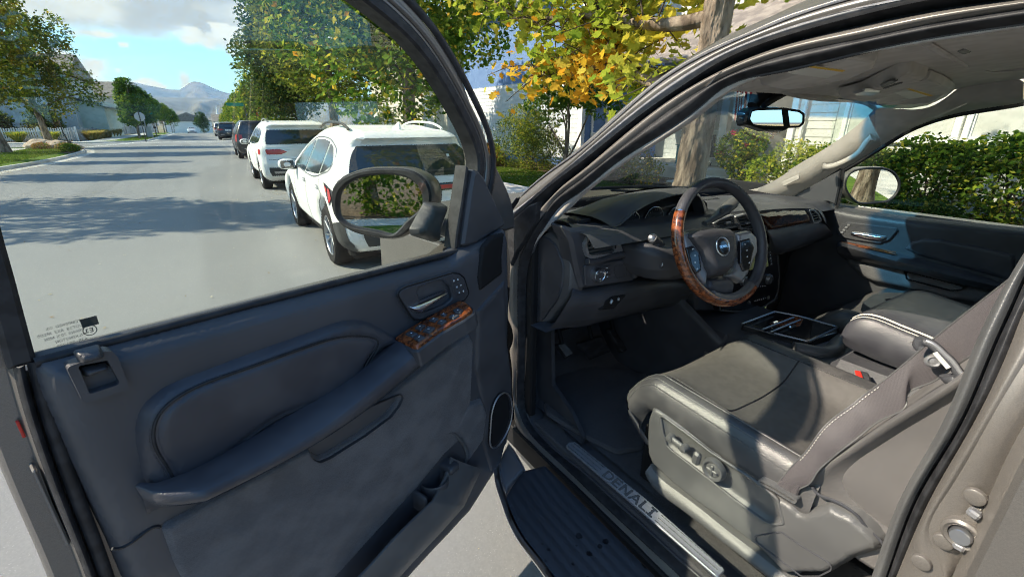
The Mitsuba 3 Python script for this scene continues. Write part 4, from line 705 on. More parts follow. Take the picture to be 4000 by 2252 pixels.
put(cs + '__screen', slab(sf_, rpoly([[1.82,1.181],[2.016,1.172],[2.086,1.043],[1.879,1.054]], .003), .012, .018, .001), 'm_screen')
for j in range(6):
    a = A(*[[2.054,1.131],[2.102,1.051]]); c = a[0] + (a[1] - a[0]) * j / 5
    put(cs + '__button', box((c[0], 1.031, c[1]), (.014, .006, .010), .002), 'm_dark_plastic'); put(cs + '__button_mark', box((c[0], 1.0275, c[1]), (.006, .001, .002), .0003), 'm_white_mark')
for q, r in (([[2.032,1.03,1.151]], .010), ([[2.111,1.03,0.974]], .024), ([[1.893,1.03,1.009]], .022)):
    c = A(*q)[0]; put(cs + '__knob', lathe([(0, .014), (r * .8, .014), (r * .9, .01), (r, 0)], c + A(0, .006, 0), (0, -1, 0), 22), 'm_dark_plastic', 40)
    put(cs + '__knob__ring', lathe([(r * .86, .0145), (r * .95, .013), (r * 1.02, .0), (r * 1.1, .0)], c + A(0, .004, 0), (0, -1, 0), 24), 'm_satin', 60)
for j in range(6):
    for zz, sz in ((1232, .004), (1335, .006)):
        a = A(*[[1.991,0.96],[2.086,0.946]]) if zz == 1232 else A(*[[2.026,0.882],[2.115,0.879]]); c = a[0] + (a[1] - a[0]) * j / 5
        put(cs + '__panel_mark', box((c[0], 1.031, c[1]), (.006, .001, sz), .0003), 'm_white_mark')
for q in ([[1.963,1.025,0.882],[1.964,1.025,0.898]], [[2.131,1.025,0.868],[2.131,1.025,0.888]]):
    w = A(*q); put(cs + '__rocker', span(w[0], w[1], .012, .012, .004), 'm_chrome')
put(cs + '__vent_grille', slab(sf_, rpoly([[2.028,0.994],[2.085,0.989],[2.105,0.947],[2.047,0.953]], .002), .012, .016, .001), 'm_matt_black')
pt = curve(A(*[[1.812,1.02,1.338],[1.926,1.02,1.335],[2.104,1.02,1.324],[2.264,1.02,1.307],[2.397,1.02,1.285],[2.479,1.02,1.249],[2.546,1.02,1.192]]), 40); pm = curve(A(*[[1.858,1.0,1.312],[1.98,1.0,1.224],[2.146,1.0,1.217],[2.333,1.0,1.217],[2.44,1.0,1.216],[2.467,1.0,1.205],[2.515,1.0,1.172]]), 40); pm[:, 1] -= .0
pu = curve(A(*[[1.781,0.985,1.336],[1.897,0.985,1.332],[2.055,0.985,1.322],[2.221,0.985,1.306],[2.331,0.985,1.285],[2.396,0.985,1.247],[2.447,0.985,1.21]]), 40)
pl = curve(A(*[[2.043,1.03,1.128],[2.158,1.03,1.091],[2.266,1.03,1.092],[2.378,1.03,1.095],[2.505,1.03,1.102],[2.595,1.03,1.105],[2.624,1.03,1.106]]), 40)
put(DB + '__passenger_face', grid([pt + A(0, .05, .008), pt + A(0, .012, .006), pt, pu, pu * .5 + pm * .5 + A(0, .015, 0), pm, pm * .7 + pl * .3 + A(0, -.022, 0), pm * .3 + pl * .7 + A(0, -.02, 0), pl, pl + A(0, .12, -.01), pl + A(0, .40, -.05)]), 'm_dark_plastic', 60)
rp(xz(1.0), [[1.795,1.332],[1.906,1.331],[2.056,1.321],[2.224,1.305],[2.268,1.279],[2.301,1.227],[2.121,1.228],[1.952,1.232],[1.887,1.268],[1.83,1.304]], -.01, .03, .03, .008, 'm_dark_burl', DB + '__passenger_wood', .008)
vb = rpoly([[2.223,1.301],[2.278,1.298],[2.338,1.27],[2.385,1.232],[2.348,1.226],[2.309,1.227],[2.266,1.267]], .006); f_ = xz(.995)
k = put(DB + '__air_vent', slab(f_, vb.difference(vb.buffer(-.006)), 0, .016, .003), 'm_silver', 40)
put(k + '__duct', relief(f_, vb.buffer(-.005), .012, -.02, .008, .006), 'm_matt_black', 50)
for j in range(5):
    z = vb.bounds[1] + (vb.bounds[3] - vb.bounds[1]) * (j + .8) / 5.6; s_ = vb.buffer(-.006).intersection(shapely.LineString([(0, z), (4, z)])).bounds
    if s_[0] == s_[0]: put(k + '__slat', box(((s_[0] + s_[2]) / 2, .99, z), (s_[2] - s_[0], .02, .003), .001), 'm_gray_plastic')
# windshield, header, headliner, visors
top = curve(A((1.13, .72, 1.775), (1.35, .90, 1.765), (1.8, .985, 1.762), (2.25, .95, 1.758), (2.55, .86, 1.742)), 24)
bot = curve(A((.97, 1.30, 1.36), (1.3, 1.58, 1.325), (1.8, 1.68, 1.305), (2.3, 1.58, 1.30), (2.60, 1.30, 1.32)), 24)
vv = np.linspace(0, 1, 14)[:, None, None]; wg = bot[None] * (1 - vv) + top[None] * vv + .04 * np.sin(np.pi * vv) * A(0, .5, .8)
m = grid(wg); uvw = np.stack([np.tile(np.linspace(0, 1, 24), 14), np.repeat(np.linspace(0, 1, 14), 24)], 1)
put(S + 'windshield', m, 'm_windshield', True, uv=uvw)
dr_ = curve(A(*[[2.6,0.491,1.739],[2.6,0.608,1.715],[2.6,0.711,1.689],[2.6,0.804,1.644],[2.6,0.917,1.546],[2.6,1.033,1.448]]).tolist() + [[2.6,0.952,1.532],[2.6,1.041,1.455],[2.6,1.124,1.38],[2.6,1.225,1.296]], 60)
rl_ = A(*[[2.5,0.491,1.805],[2.5,0.673,1.787],[2.5,0.732,1.732],[2.5,0.85,1.726],[2.5,0.925,1.73]]); rl_ = rl_[np.argsort(rl_[:, 1])]; tl_ = TIc[np.argsort(TIc[:, 1])]
hl = []
for y in np.linspace(-2.7, .93, 60):
    xl, zl = np.interp(y, tl_[:, 1], tl_[:, 0]), np.interp(y, tl_[:, 1], tl_[:, 2]); zr = np.interp(y, rl_[:, 1], rl_[:, 2])
    t = np.linspace(0, 1, 34); zc = 1.845 - .085 * np.clip((y - .35) / .6, 0, 1) ** 1.5; zz = np.minimum((zl + .012) * (1 - t) + (zr + .012) * t, 9) ; hl.append(np.c_[xl + (2.5 - xl) * t, np.full(34, y), zz + (zc - zz) * np.clip(np.minimum(t, 1 - t) / .16, 0, 1) ** .6])
put(S + 'headliner', grid(hl), 'm_headliner', 60)
hx = np.array(hl[-1]); tw_ = curve(top, 34); put(S + 'headliner__header', ribbon(hx, np.stack([hx[:, 0], np.interp(hx[:, 0], tw_[:, 0], tw_[:, 1]) + .02, np.interp(hx[:, 0], tw_[:, 0], tw_[:, 2]) + .012], 1), 0), 'm_headliner', 60)
VF = Frame((1.8, .95, 1.742), (1, 0, 0), unit(A(0, -1, .16)), unit(A(0, -.16, -1)))
V2 = lambda c: np.stack([(np.asarray(c) - VF.o) @ VF.u, (np.asarray(c) - VF.o) @ VF.v], 1)
for q, ql_, nm in (([[1.311,0.777,1.77],[1.263,0.646,1.791],[1.234,0.532,1.809],[1.302,0.526,1.81],[1.371,0.528,1.81],[1.473,0.566,1.803],[1.552,0.645,1.791],[1.553,0.719,1.779],[1.533,0.774,1.77],[1.479,0.802,1.766]], [[1.212,0.65,1.783],[1.188,0.591,1.792],[1.372,0.593,1.792],[1.431,0.658,1.782]], 0), ([[2.055,0.758,1.773],[1.935,0.657,1.789],[1.896,0.582,1.801],[2.119,0.608,1.797],[2.458,0.661,1.788],[2.665,0.732,1.777],[2.968,0.872,1.755],[2.999,0.971,1.739],[2.735,0.978,1.737],[2.472,0.923,1.746]], [[2.086,0.729,1.77],[2.042,0.673,1.779],[2.458,0.726,1.771],[2.621,0.825,1.755]], 1)):
    g = rpoly(V2(A(*q)), .012); k = put(S + 'sun_visor', relief(VF, g, -.02, .026, .015, .012), 'm_headliner', 60)
    lab = V2(A(*ql_)); put(k + '__label', slab(VF, Polygon(lab), .006, .0075, 0), 'm_label_white'); o = lab[1]; e = lab[2]
    put(k + '__warning_strip', slab(VF, Polygon([lab[1], lab[2], lab[2] * .86 + lab[3] * .14, lab[1] * .86 + lab[0] * .14]), .006, .0082, 0), 'm_label_yellow')
hdr = [A(*[[1.57,0.93,1.788],[1.709,0.93,1.781]]), ]
lipc = curve(A(*[[1.623,0.93,1.789],[1.709,0.93,1.78],[1.852,0.93,1.766],[2.013,0.93,1.765],[2.172,0.93,1.778]]).tolist() + [[2.238,0.9,1.807],[2.383,0.9,1.858]] , 40)
put(S + 'headliner__front_edge', cat(tube(lipc, .014, 10), tube(curve(A(*[[1.691,0.97,1.799],[1.915,0.97,1.768],[2.174,0.97,1.759],[2.389,0.97,1.76],[2.61,0.97,1.733]]), 30), .010, 8)), 'm_headliner', 60)
OC = Frame((1.8, .85, 1.75), (1, 0, 0), unit(A(0, -1, .2)), unit(A(0, -.2, -1))); O2 = lambda c: np.stack([(np.asarray(c) - OC.o) @ OC.u, (np.asarray(c) - OC.o) @ OC.v], 1)
oc_ = put(S + 'overhead_console', relief(OC, rpoly(O2(A(*[[1.855,0.812,1.758],[1.829,0.734,1.773],[1.695,0.621,1.796],[1.61,0.55,1.81],[1.855,0.571,1.806],[1.959,0.653,1.789],[2.111,0.766,1.767],[2.119,0.841,1.752]]), ), .02), -.02, .035, .025, .012), 'm_headliner', 60)
put(oc_ + '__lamp', relief(OC, rpoly(O2(A(*[[1.77,0.73,1.764],[1.748,0.692,1.772],[1.861,0.686,1.773],[1.934,0.709,1.768],[1.908,0.737,1.763],[1.816,0.743,1.761]])), .008), .012, .008, .01, .008), 'm_satin', 50)
for q in ([[1.818,0.662,1.778],[1.772,0.609,1.788]], [[1.771,0.65,1.78],[1.704,0.6,1.79]], [[1.732,0.639,1.782],[1.679,0.598,1.79]]):
    c = OC(O2(A(*q)), .016); put(oc_ + '__button', span(c[0], c[1], .014, .006, .002, -OC.w), 'm_gray_plastic')
put(S + 'headliner__panel_groove', cat(tube(curve(A(*[[1.398,0.451,1.835],[1.803,0.506,1.835],[2.412,0.584,1.835]]), 20), .010, 8, flat=.5), tube(curve(A(*[[2.175,0.531,1.835],[2.279,0.528,1.835],[2.285,0.46,1.835]]), 20), .006, 6)), 'm_headliner', 60)
put(S + 'headliner__hook', relief(Frame((0, 0, 1.846), (1, 0, 0), (0, 1, 0), (0, 0, -1)), rpoly([[1.627,0.465],[1.586,0.434],[1.684,0.44],[1.727,0.476]], .003), -.01, .02, .01, .008), 'm_gray_plastic')
# inside mirror
mf = Frame((1.75, .93, 1.69), unit(A(1, -.25, 0)), (0, 0, 1), unit(A(-.25, -1, -.05))); m2 = lambda c: np.stack([(np.asarray(c) - mf.o) @ mf.u, (np.asarray(c) - mf.o) @ mf.v], 1)
go_ = rpoly(m2(A(*[[1.588,0.971,1.673],[1.587,0.97,1.704],[1.611,0.963,1.717],[1.667,0.949,1.721],[1.752,0.928,1.721],[1.83,0.909,1.715],[1.857,0.903,1.703],[1.87,0.901,1.677],[1.866,0.903,1.654],[1.81,0.917,1.646],[1.786,0.924,1.635],[1.692,0.947,1.638],[1.635,0.961,1.653],[1.597,0.97,1.657]])), .012)
gi_ = rpoly(m2(A(*[[1.637,0.952,1.714],[1.747,0.924,1.716],[1.82,0.906,1.709],[1.846,0.9,1.699],[1.854,0.9,1.669],[1.839,0.904,1.656],[1.767,0.922,1.654],[1.654,0.951,1.657],[1.626,0.957,1.661],[1.605,0.962,1.68],[1.608,0.96,1.708]])), .01)
rm = put(S + 'rear_view_mirror', relief(mf, go_, -.035, .035, .015, .006), 'm_gloss_black', 60)
put(rm + '__glass', slab(mf, gi_, -.002, .004, 0), 'm_mirror', False)
put(rm + '__rim', tube(mf(np.array(gi_.exterior.coords)[:-1], .004), .004, 8, True), 'm_matt_black', 60)
for j in range(4): put(rm + '__button', box(mf(m2(A(*[[1.7,0.94,1.644],[1.76,0.925,1.643]])[[0]] * (1 - j / 3) + A(*[[1.7,0.94,1.644],[1.76,0.925,1.643]])[[1]] * j / 3), .002)[0], (.008, .006, .006), .002), 'm_gray_plastic')
put(rm + '__mount', cat(tube(A(*[[1.677,0.96,1.724],[1.73,0.96,1.749],[1.806,0.96,1.779]]), [.010, .014, .018], 8), tube(A(*[[1.678,1.0,1.725],[1.711,1.0,1.762],[1.751,1.0,1.783]]), [.02, .03, .035], 10)), 'm_matt_black', 60)
# far pillar, window and door
ws = curve(A(*[[2.53,0.936,1.731],[2.53,0.981,1.668],[2.53,1.061,1.585],[2.53,1.152,1.511],[2.53,1.268,1.421]]).tolist() + [[2.53,1.152,1.513],[2.53,1.223,1.452],[2.53,1.31,1.38],[2.53,1.374,1.338],[2.53,1.445,1.313]], 40)
dr1 = dr_[22:]
wsx = curve(ws, len(dr1))
ptr = put(S + 'pillar_trim', ribbon(wsx, dr1, .025, A(-.9, -.4, 0), 9), 'm_trim_beige', 60)
put(S + 'headliner__side_rail', ribbon(np.vstack([curve(A(*[[2.5,0.491,1.805],[2.5,0.673,1.787],[2.5,0.732,1.732],[2.5,0.85,1.726],[2.5,0.925,1.73]]), 30)]), curve(dr_[:26], 30), .012, A(-.8, -.2, -.5), 7), 'm_headliner', 60)
put(S + 'passenger_seal', tube(dr_ + A(.004, 0, 0), .011, 8), 'm_rubber', 60)
gh = curve(A(*[[2.5,0.905,1.608],[2.5,0.923,1.588],[2.5,0.941,1.545],[2.5,0.98,1.506],[2.5,1.024,1.479],[2.5,1.074,1.467]]), 24)
put(S + 'grab_handle', tube(gh, np.r_[.020, np.full(22, .014), .020], 10), 'm_trim_beige', 60)
ap = Frame(A(*[[2.51,1.221,1.385]])[0], unit(A(0, -.83, .55)), unit(A(0, .55, .83)), unit(A(-1, -.25, 0)))
put(ptr + '__speaker_grille', relief(ap, rpoly([(-.045, -.012), (.045, -.012), (.05, .012), (-.04, .016)], .008), -.004, .006, .004, .006), 'm_trim_beige', 50)
PD = S + 'passenger_door'
pb = yz(2.60)
belt2 = [[1.099,1.283],[1.041,1.275],[0.942,1.267],[0.746,1.266],[0.542,1.274],[0.362,1.282]]
pp = Polygon(np.vstack([belt2, [(-.1, 1.28), (-.1, .42), (1.05, .42), (1.20, .6), (1.20, 1.25)]]))
put(PD, relief(pb, pp, -.04, .06, .03, .03), 'm_dark_plastic', 60)
put(PD + '__shell', slab(yz(2.70), Polygon([(-.12, .42), (-.12, 1.27), (1.3, 1.27), (1.3, .42)]), -.06, .02, .01, True), 'm_paint')
put(PD + '__window_glass', grid([[(2.70 - .30 * (z - 1.27), y, z) for y in np.linspace(-.12, 1.12, 4)] for z in (1.24, 1.5, 1.74)]), 'm_glass', False)
put(PD + '__sail_trim', slab(yz(2.60), Polygon([[1.222,1.3],[1.18,1.339],[1.034,1.451],[1.021,1.374],[1.018,1.283],[1.055,1.294],[1.099,1.285]]), -.02, .02, .006), 'm_dark_plastic', 40)
put(PD + '__window_divider', tube(A(*[[2.6,1.032,1.461],[2.6,1.022,1.372],[2.6,1.017,1.27]]), .010, 6), 'm_rubber')
put(PD + '__window_frame', grid([[(2.64 - .36 * (z - 1.27), y, z) for y in (-.16, -.10)] for z in np.linspace(1.24, 1.8, 5)]), 'm_rubber')
bz2 = A(*[[0.985,1.157],[0.963,1.198],[0.94,1.212],[0.748,1.219],[0.738,1.211],[0.76,1.158],[0.795,1.133],[0.902,1.13],[0.96,1.132]])
k = put(PD + '__handle_bezel', slab(yz(2.58), rpoly(bz2, .012), -.01, .012, .004), 'm_dark_plastic', 40)
put(k + '__recess', relief(yz(2.58), rpoly([[0.911,1.167],[0.899,1.196],[0.874,1.209],[0.804,1.208],[0.792,1.195],[0.81,1.16],[0.885,1.156]], .008), .013, -.02, .01, .006), 'm_matt_black', 50)
put(PD + '__release_handle', relief(yz(2.57), rpoly([[0.921,1.155],[0.913,1.172],[0.863,1.176],[0.772,1.177],[0.771,1.166],[0.787,1.151],[0.847,1.147]], .004), -.005, .022, .010, .005), 'm_chrome', 60)
for j in range(4):
    a = A(*[[0.934,1.198],[0.954,1.156]]); c = a[0] + (a[1] - a[0]) * j / 3; put(k + '__memory_button', box((2.566, c[0], c[1]), (.006, .014, .010), .002), 'm_silver')
at2 = curve(A(*[[2.57,0.961,1.077],[2.57,0.962,1.108],[2.57,0.922,1.116],[2.57,0.811,1.111],[2.57,0.716,1.109],[2.57,0.682,1.104],[2.57,0.527,1.088],[2.57,0.366,1.064]]), 50); ao2 = curve(A(*[[2.47,0.921,1.089],[2.47,0.92,1.106],[2.47,0.881,1.112],[2.47,0.771,1.101],[2.47,0.679,1.093],[2.47,0.647,1.091],[2.47,0.498,1.08],[2.47,0.349,1.075]]), 50); al2 = curve(A(*[[2.52,0.926,1.067],[2.52,0.915,1.05],[2.52,0.886,1.046],[2.52,0.777,1.049],[2.52,0.684,1.047],[2.52,0.652,1.046],[2.52,0.501,1.041],[2.52,0.351,1.044]]), 50)
put(PD + '__armrest', grid([at2 + A(.03, 0, .002), at2, at2 * .4 + ao2 * .6 + A(0, 0, .006), ao2, ao2 * .5 + al2 * .5 + A(-.008, 0, 0), al2, al2 + A(.07, 0, -.02)]), 'm_leather', 60)
put(PD + '__armrest__switch_plate', ribbon(curve(A(*[[2.555,0.944,1.112],[2.555,0.85,1.112],[2.555,0.72,1.11]]), 20) + A(0, 0, .006), curve(A(*[[2.505,0.92,1.109],[2.505,0.83,1.11],[2.505,0.702,1.107]]), 20) + A(0, 0, .006), .003, A(0, 0, 1)), 'm_burl', 60)
put(PD + '__lower_panel', relief(yz(2.58), rpoly([[0.937,1.066],[0.845,1.052],[0.689,1.052],[0.469,1.039],[0.337,1.033],[0.322,0.977],[0.516,0.949],[0.641,0.956],[0.77,0.946],[0.829,0.965],[0.89,1.004]], .01), -.01, .05, .03, .012), 'm_suede', 60)
put(PD + '__bolster', relief(yz(2.585), poly(A(*[[0.705,1.126],[0.688,1.171],[0.647,1.194],[0.59,1.204],[0.451,1.198],[0.355,1.189],[0.324,1.072],[0.49,1.09],[0.64,1.106]]), n=60), -.01, .022, .02, .012), 'm_leather', 60)
put(PD + '__pull_recess', relief(yz(2.55), rpoly([[0.666,1.048],[0.646,1.007],[0.493,1.0],[0.462,1.012],[0.449,1.04],[0.506,1.048]], .006), .022, -.02, .01, .008), 'm_matt_black', 50)
put(PD + '__lower_trim', relief(yz(2.60), Polygon([[0.993,1.108],[0.961,1.075],[0.907,0.991],[0.845,0.951],[0.789,0.927],[0.774,0.864],[0.811,0.804],[0.859,0.788],[0.927,0.945]]), -.02, .03, .02, .015), 'm_gray_plastic', 60)
# far wing mirror
fm = A(*[[2.959,1.122,1.353],[2.965,1.12,1.392],[3.015,1.101,1.42],[3.086,1.075,1.426],[3.159,1.048,1.42],[3.225,1.023,1.382],[3.255,1.012,1.32],[3.237,1.018,1.271],[3.137,1.056,1.244],[3.058,1.085,1.245],[3.006,1.105,1.28]])
n2 = unit(A(-.50, -.86, .02)); MF2 = Frame(fm.mean(0), unit(np.cross(A(0, 0, 1), n2)), (0, 0, 1), n2); q2 = np.stack([(fm - MF2.o) @ MF2.u, (fm - MF2.o) @ MF2.v], 1)
g2 = poly(q2 * 1.0, n=60); go2 = g2.buffer(.012); r2 = np.array(go2.exterior.coords)[:-1]; c2 = r2.mean(0)
rows = [MF2(c2 + (r2 - c2) * s, w) for s, w in ((1, 0), (1.03, -.02), (1., -.06), (.85, -.10), (.5, -.125))]
wm2 = put(S + 'wing_mirror', cat(grid(rows, closed=True), fanfill(np.array(rows[-1])), tube([MF2([(c2[0] + .0, c2[1] - .05)], -.09)[0], A(2.74, 1.28, 1.26)], .03, 10)), 'm_paint', 60)
put(wm2 + '__rim', slab(MF2, go2.difference(g2), -.01, .004, .004), 'm_rubber', 50)
v, f = trimesh.creation.triangulate_polygon(g2.buffer(.003), engine='earcut'); put(wm2 + '__mirror_glass', handed(mesh(MF2(v, -.004), f), MF2), 'm_mirror', False)
# ================================================================ seats, console, floor, belt
# driver seat cushion: cross-sections from front to rear
SE = S + 'driver_seat'
def seat_rows(x0, x1, yf, yr, zf, zr, n=26, bol=.05):
    W = x1 - x0; rows = []
    prof = [(.01, -.075), (-.012, -.05), (-.015, .0), (0, .038), (.022, .056), (.05, .050), (.085, .022), (.13, 0), (.2, -.008), (W / 2, -.012), (W - .2, -.008), (W - .14, .004), (W - .10, .034), (W - .06, .064), (W - .025, .068), (W, .045), (W + .012, 0), (W + .005, -.10)]
    for t in np.linspace(0, 1, n):
        y = yf + (yr - yf) * t; z = zf + (zr - zf) * t
        nose = max(0, 1 - t / .16); dz = -.075 * nose ** 2; dy = .02 * (1 - nose)
        b = min(1, t / .15) * (.75 + .45 * t)
        rows.append([(x0 + x, y + (.045 * math.sin(math.pi * (i / 17)) - .05 * (1 - math.sin(math.pi * i / 17)) ** 2) * nose, z + (zz * b if zz > 0 else zz) + dz * (1 if zz > -.1 else .3)) for i, (x, zz) in enumerate(prof)])
    return np.array(rows)
sr = seat_rows(1.005, 1.555, .845, .29, .905, .862)
f0 = sr[0] + A(0, .004, -.02); f1 = sr[0] + A(0, -.05, -.06); 
dense = np.array([curve(r, 70) for r in np.concatenate([[f1], [f0], sr])])
put(SE, grid(dense), 'm_seat_leather', 60)
def on_seat(i0, lift=.002): return np.array([r[i0] for r in dense[2:]]) + A(0, 0, lift)
# perforated middle panel with its seams
mid = np.array([curve(r, 60) for r in [d[19:52] for d in dense[2:]]]) + A(0, 0, .002)
put(SE + '__middle_panel', grid(mid), 'm_seat_cloth', 60)
for i in (9, 11, 13): put(SE + '__side_seam', tube(on_seat(i, .001), .0016, 5), 'm_gray_plastic')
for i in (19, 51): put(SE + '__panel_seam', tube(on_seat(i, .002), .0022, 5), 'm_rubber')
put(SE + '__cross_seam', tube(mid[12] + A(0, 0, .001), .0022, 5), 'm_rubber')
ib = A(*[[1.499,0.638,0.955],[1.386,0.613,0.955],[1.333,0.599,0.955]]); put(SE + '__bolster_seam', tube(curve(np.array([dense[9][i] for i in range(54, 64, 2)]), 20) + A(0, 0, .002), .002, 5), 'm_dark_plastic')
# plastic side shield with the power controls
sh = A(*[[0.749,0.859],[0.734,0.871],[0.712,0.872],[0.643,0.867],[0.533,0.848],[0.432,0.845],[0.36,0.842],[0.323,0.843]])
shp = Polygon(np.vstack([sh, [[0.307,0.836],[0.265,0.896],[0.215,0.904],[0.181,0.894],[0.159,0.88],[0.155,0.857],[0.185,0.803],[0.219,0.72]], [[0.3,0.63],[0.363,0.648],[0.462,0.647],[0.555,0.642],[0.634,0.644],[0.69,0.653],[0.722,0.659],[0.744,0.69],[0.755,0.752],[0.759,0.812]]]).tolist())
shp = (shp if shp.is_valid else shp.buffer(0)).buffer(-.006).buffer(.012).buffer(-.006)
SF = yz(.985)
inset = rpoly([[0.708,0.851],[0.696,0.854],[0.628,0.849],[0.528,0.838],[0.428,0.84],[0.367,0.833],[0.355,0.829],[0.33,0.777],[0.351,0.754],[0.37,0.746],[0.443,0.746],[0.532,0.754],[0.648,0.76],[0.671,0.766],[0.688,0.798]], .008)
ss = put(SE + '__side_shield', relief(SF, shp, -.06, .065, .02, .008, lambda p, d: -.014 * np.clip(shapely.distance(inset.exterior, shapely.points(p)) / .012, 0, 1) * shapely.contains(inset, shapely.points(p))), 'm_gray_plastic', 60)
rl = np.array(inset.exterior.coords)[:-1]; put(ss + '__ridge', tube(SF(rl, .003), .0045, 8, True), 'm_gray_plastic', 60)
for q in ([[0.965,0.651,0.815],[0.965,0.603,0.811]], ): 
    w = A(*q); put(ss + '__seat_switch', cat(span(w[0], w[1], .020, .016, .006, (-1, 0, 0)), lathe([(0, .012), (.010, .010), (.013, 0), (.013, -.01)], w[0], (-1, 0, 0), 14), lathe([(0, .012), (.010, .010), (.013, 0), (.013, -.01)], w[1], (-1, 0, 0), 14)), 'm_gray_plastic', 50)
w = A(*[[0.962,0.559,0.83],[0.962,0.562,0.789]]); put(ss + '__recline_switch', span(w[0], w[1], .022, .018, .006, (-1, 0, 0)), 'm_gray_plastic')
c = A(*[[0.972,0.514,0.802]])[0]; k = put(ss + '__lumbar_switch', lathe([(0, .008), (.016, .008), (.020, .004), (.024, .010), (.029, .010), (.032, .004), (.033, -.006)], c, (-1, 0, 0), 28), 'm_gray_plastic', 50)
put(k + '__cross', cat(span(c + A(-.009, -.016, 0), c + A(-.009, .016, 0), .008, .006, .002, (-1, 0, 0)), span(c + A(-.009, 0, -.016), c + A(-.009, 0, .016), .008, .006, .002, (-1, 0, 0))), 'm_gray_plastic')
g = rpoly([[0.403,0.847],[0.4,0.861],[0.37,0.866],[0.312,0.869],[0.316,0.854],[0.365,0.852]], .004); put(ss + '__belt_slot', slab(yz(.982), g.difference(g.buffer(-.005)), -.01, .012, .003), 'm_gray_plastic', 40)
g = rpoly([[0.384,0.674],[0.378,0.692],[0.33,0.752],[0.289,0.752],[0.221,0.76],[0.22,0.744],[0.236,0.708],[0.267,0.673]], .01); put(ss + '__cover_line', tube(yz(.979)(np.array(g.exterior.coords)[:-1], 0), .0018, 5, True), 'm_dark_plastic')
put(SE + '__pedestal', cat(box((1.28, .45, .62), (.46, .72, .22)), ), 'm_matt_black')
rail0 = A(*[[0.99,0.725,0.65],[0.99,0.701,0.635],[0.99,0.636,0.63],[0.99,0.537,0.633],[0.99,0.462,0.631],[0.99,0.363,0.632],[0.99,0.303,0.631],[0.99,0.281,0.63]]); rail1 = A(*[[0.985,0.729,0.606],[0.985,0.699,0.582],[0.985,0.625,0.582],[0.985,0.526,0.587],[0.985,0.451,0.588],[0.985,0.352,0.592],[0.985,0.315,0.591],[0.985,0.292,0.593]])
put(SE + '__base_rail', cat(ribbon(curve(rail0, 30), curve(rail1, 30), .015, ox, 8), ribbon(curve(rail0, 30) + A(.05, 0, .02), curve(rail0, 30), 0)), 'm_gray_plastic', 60)
sc0 = curve(A(*[[0.995,0.737,0.6],[0.995,0.707,0.575],[0.995,0.632,0.575],[0.995,0.532,0.58],[0.995,0.457,0.581],[0.995,0.356,0.585],[0.995,0.319,0.584]]), 30)
put(S + 'side_carpet', cat(ribbon(sc0, np.stack([np.full(30, 1.045 - .02), sc0[:, 1] - .01, np.full(30, .555)], 1), .01, A(-1, 0, .5), 10)), 'm_side_carpet', 60)
# backrest
bp = Polygon([(.325, .845), (.320, .90), (.278, 1.0), (.215, 1.13), (.15, 1.26), (.085, 1.42), (.05, 1.55), (.05, 1.60), (-.06, 1.55), (-.02, 1.2), (.04, .95), (.12, .80), (.24, .79)])
bq = curve(np.array(bp.exterior.coords)[:-1], 90, True); bm = bq.mean(0)
rows = []
for s, x in ((.72, 1.022), (.86, 1.006), (.95, .999), (.98, 1.004), (1.0, 1.03), (1.0, 1.08), (.97, 1.13), (.96, 1.28), (.97, 1.43), (1.0, 1.48), (1.0, 1.53), (.98, 1.556), (.9, 1.566)):
    q = bm + (bq - bm) * s; rows.append(np.stack([np.full(90, x), q[:, 0], q[:, 1]], 1))
put(S + 'driver_seat__backrest', cat(grid(rows, closed=True), fanfill(rows[0]), fanfill(rows[-1])), 'm_seat_back', 60)
pi_ = A(*[[0.995,0.301,0.905],[0.995,0.281,0.895],[0.995,0.261,0.901],[0.995,0.234,0.904],[0.995,0.211,0.899],[0.995,0.186,0.883],[0.995,0.17,0.878],[0.995,0.158,0.87]]); put(S + 'driver_seat__backrest__piping', tube(curve(pi_, 40), .0035, 6), 'm_dark_plastic')
bl = box(A(*[[1.579,0.43,0.9]])[0], (.050, .030, .075), .006, rotz(.5)); bk = put(S + 'belt_buckle', bl, 'm_dark_plastic')
put(bk + '__release_button', box(A(*[[1.56,0.438,0.938]])[0], (.044, .016, .008), .002, rotz(.5)), 'm_red')
# seat belt
u0_ = curve(A(*[[0.985,0.368,0.85],[0.985,0.364,0.87],[0.985,0.357,0.896],[0.99,0.346,0.934],[1.0,0.33,0.984],[1.01,0.321,1.031],[1.03,0.312,1.063],[1.05,0.29,1.108]]).tolist() + A(*[[1.06,0.284,1.122],[1.07,0.258,1.176],[1.08,0.221,1.262],[1.08,0.19,1.332],[1.06,0.15,1.416],[1.03,0.124,1.471]]).tolist(), 90)
l0_ = curve(A(*[[0.985,0.322,0.858],[0.985,0.32,0.887],[0.985,0.304,0.916],[0.99,0.297,0.954],[1.0,0.288,0.981],[1.01,0.273,1.019],[1.03,0.257,1.056],[1.05,0.231,1.11],[1.06,0.211,1.15]]).tolist() + A(*[[1.07,0.217,1.162],[1.08,0.193,1.201],[1.08,0.175,1.236],[1.06,0.154,1.281],[1.04,0.13,1.336]]).tolist(), 90)
m = grid([u0_ * (1 - t) + l0_ * t + .004 * math.sin(math.pi * t) * A(-1, -.3, .3) for t in np.linspace(0, 1, 8)])
L = np.r_[0, np.cumsum(np.linalg.norm(np.diff((u0_ + l0_) / 2, axis=0), axis=1))]
uvb = np.stack([np.repeat(np.linspace(0, .046, 8), 90) * 10, np.tile(L, 8)], 1)
sb = put(S + 'seat_belt', m, 'm_webbing', True, uv=uvb)
put(sb + '__edge', cat(tube(u0_, .0016, 5), tube(l0_, .0016, 5)), 'm_gray_plastic', 60)
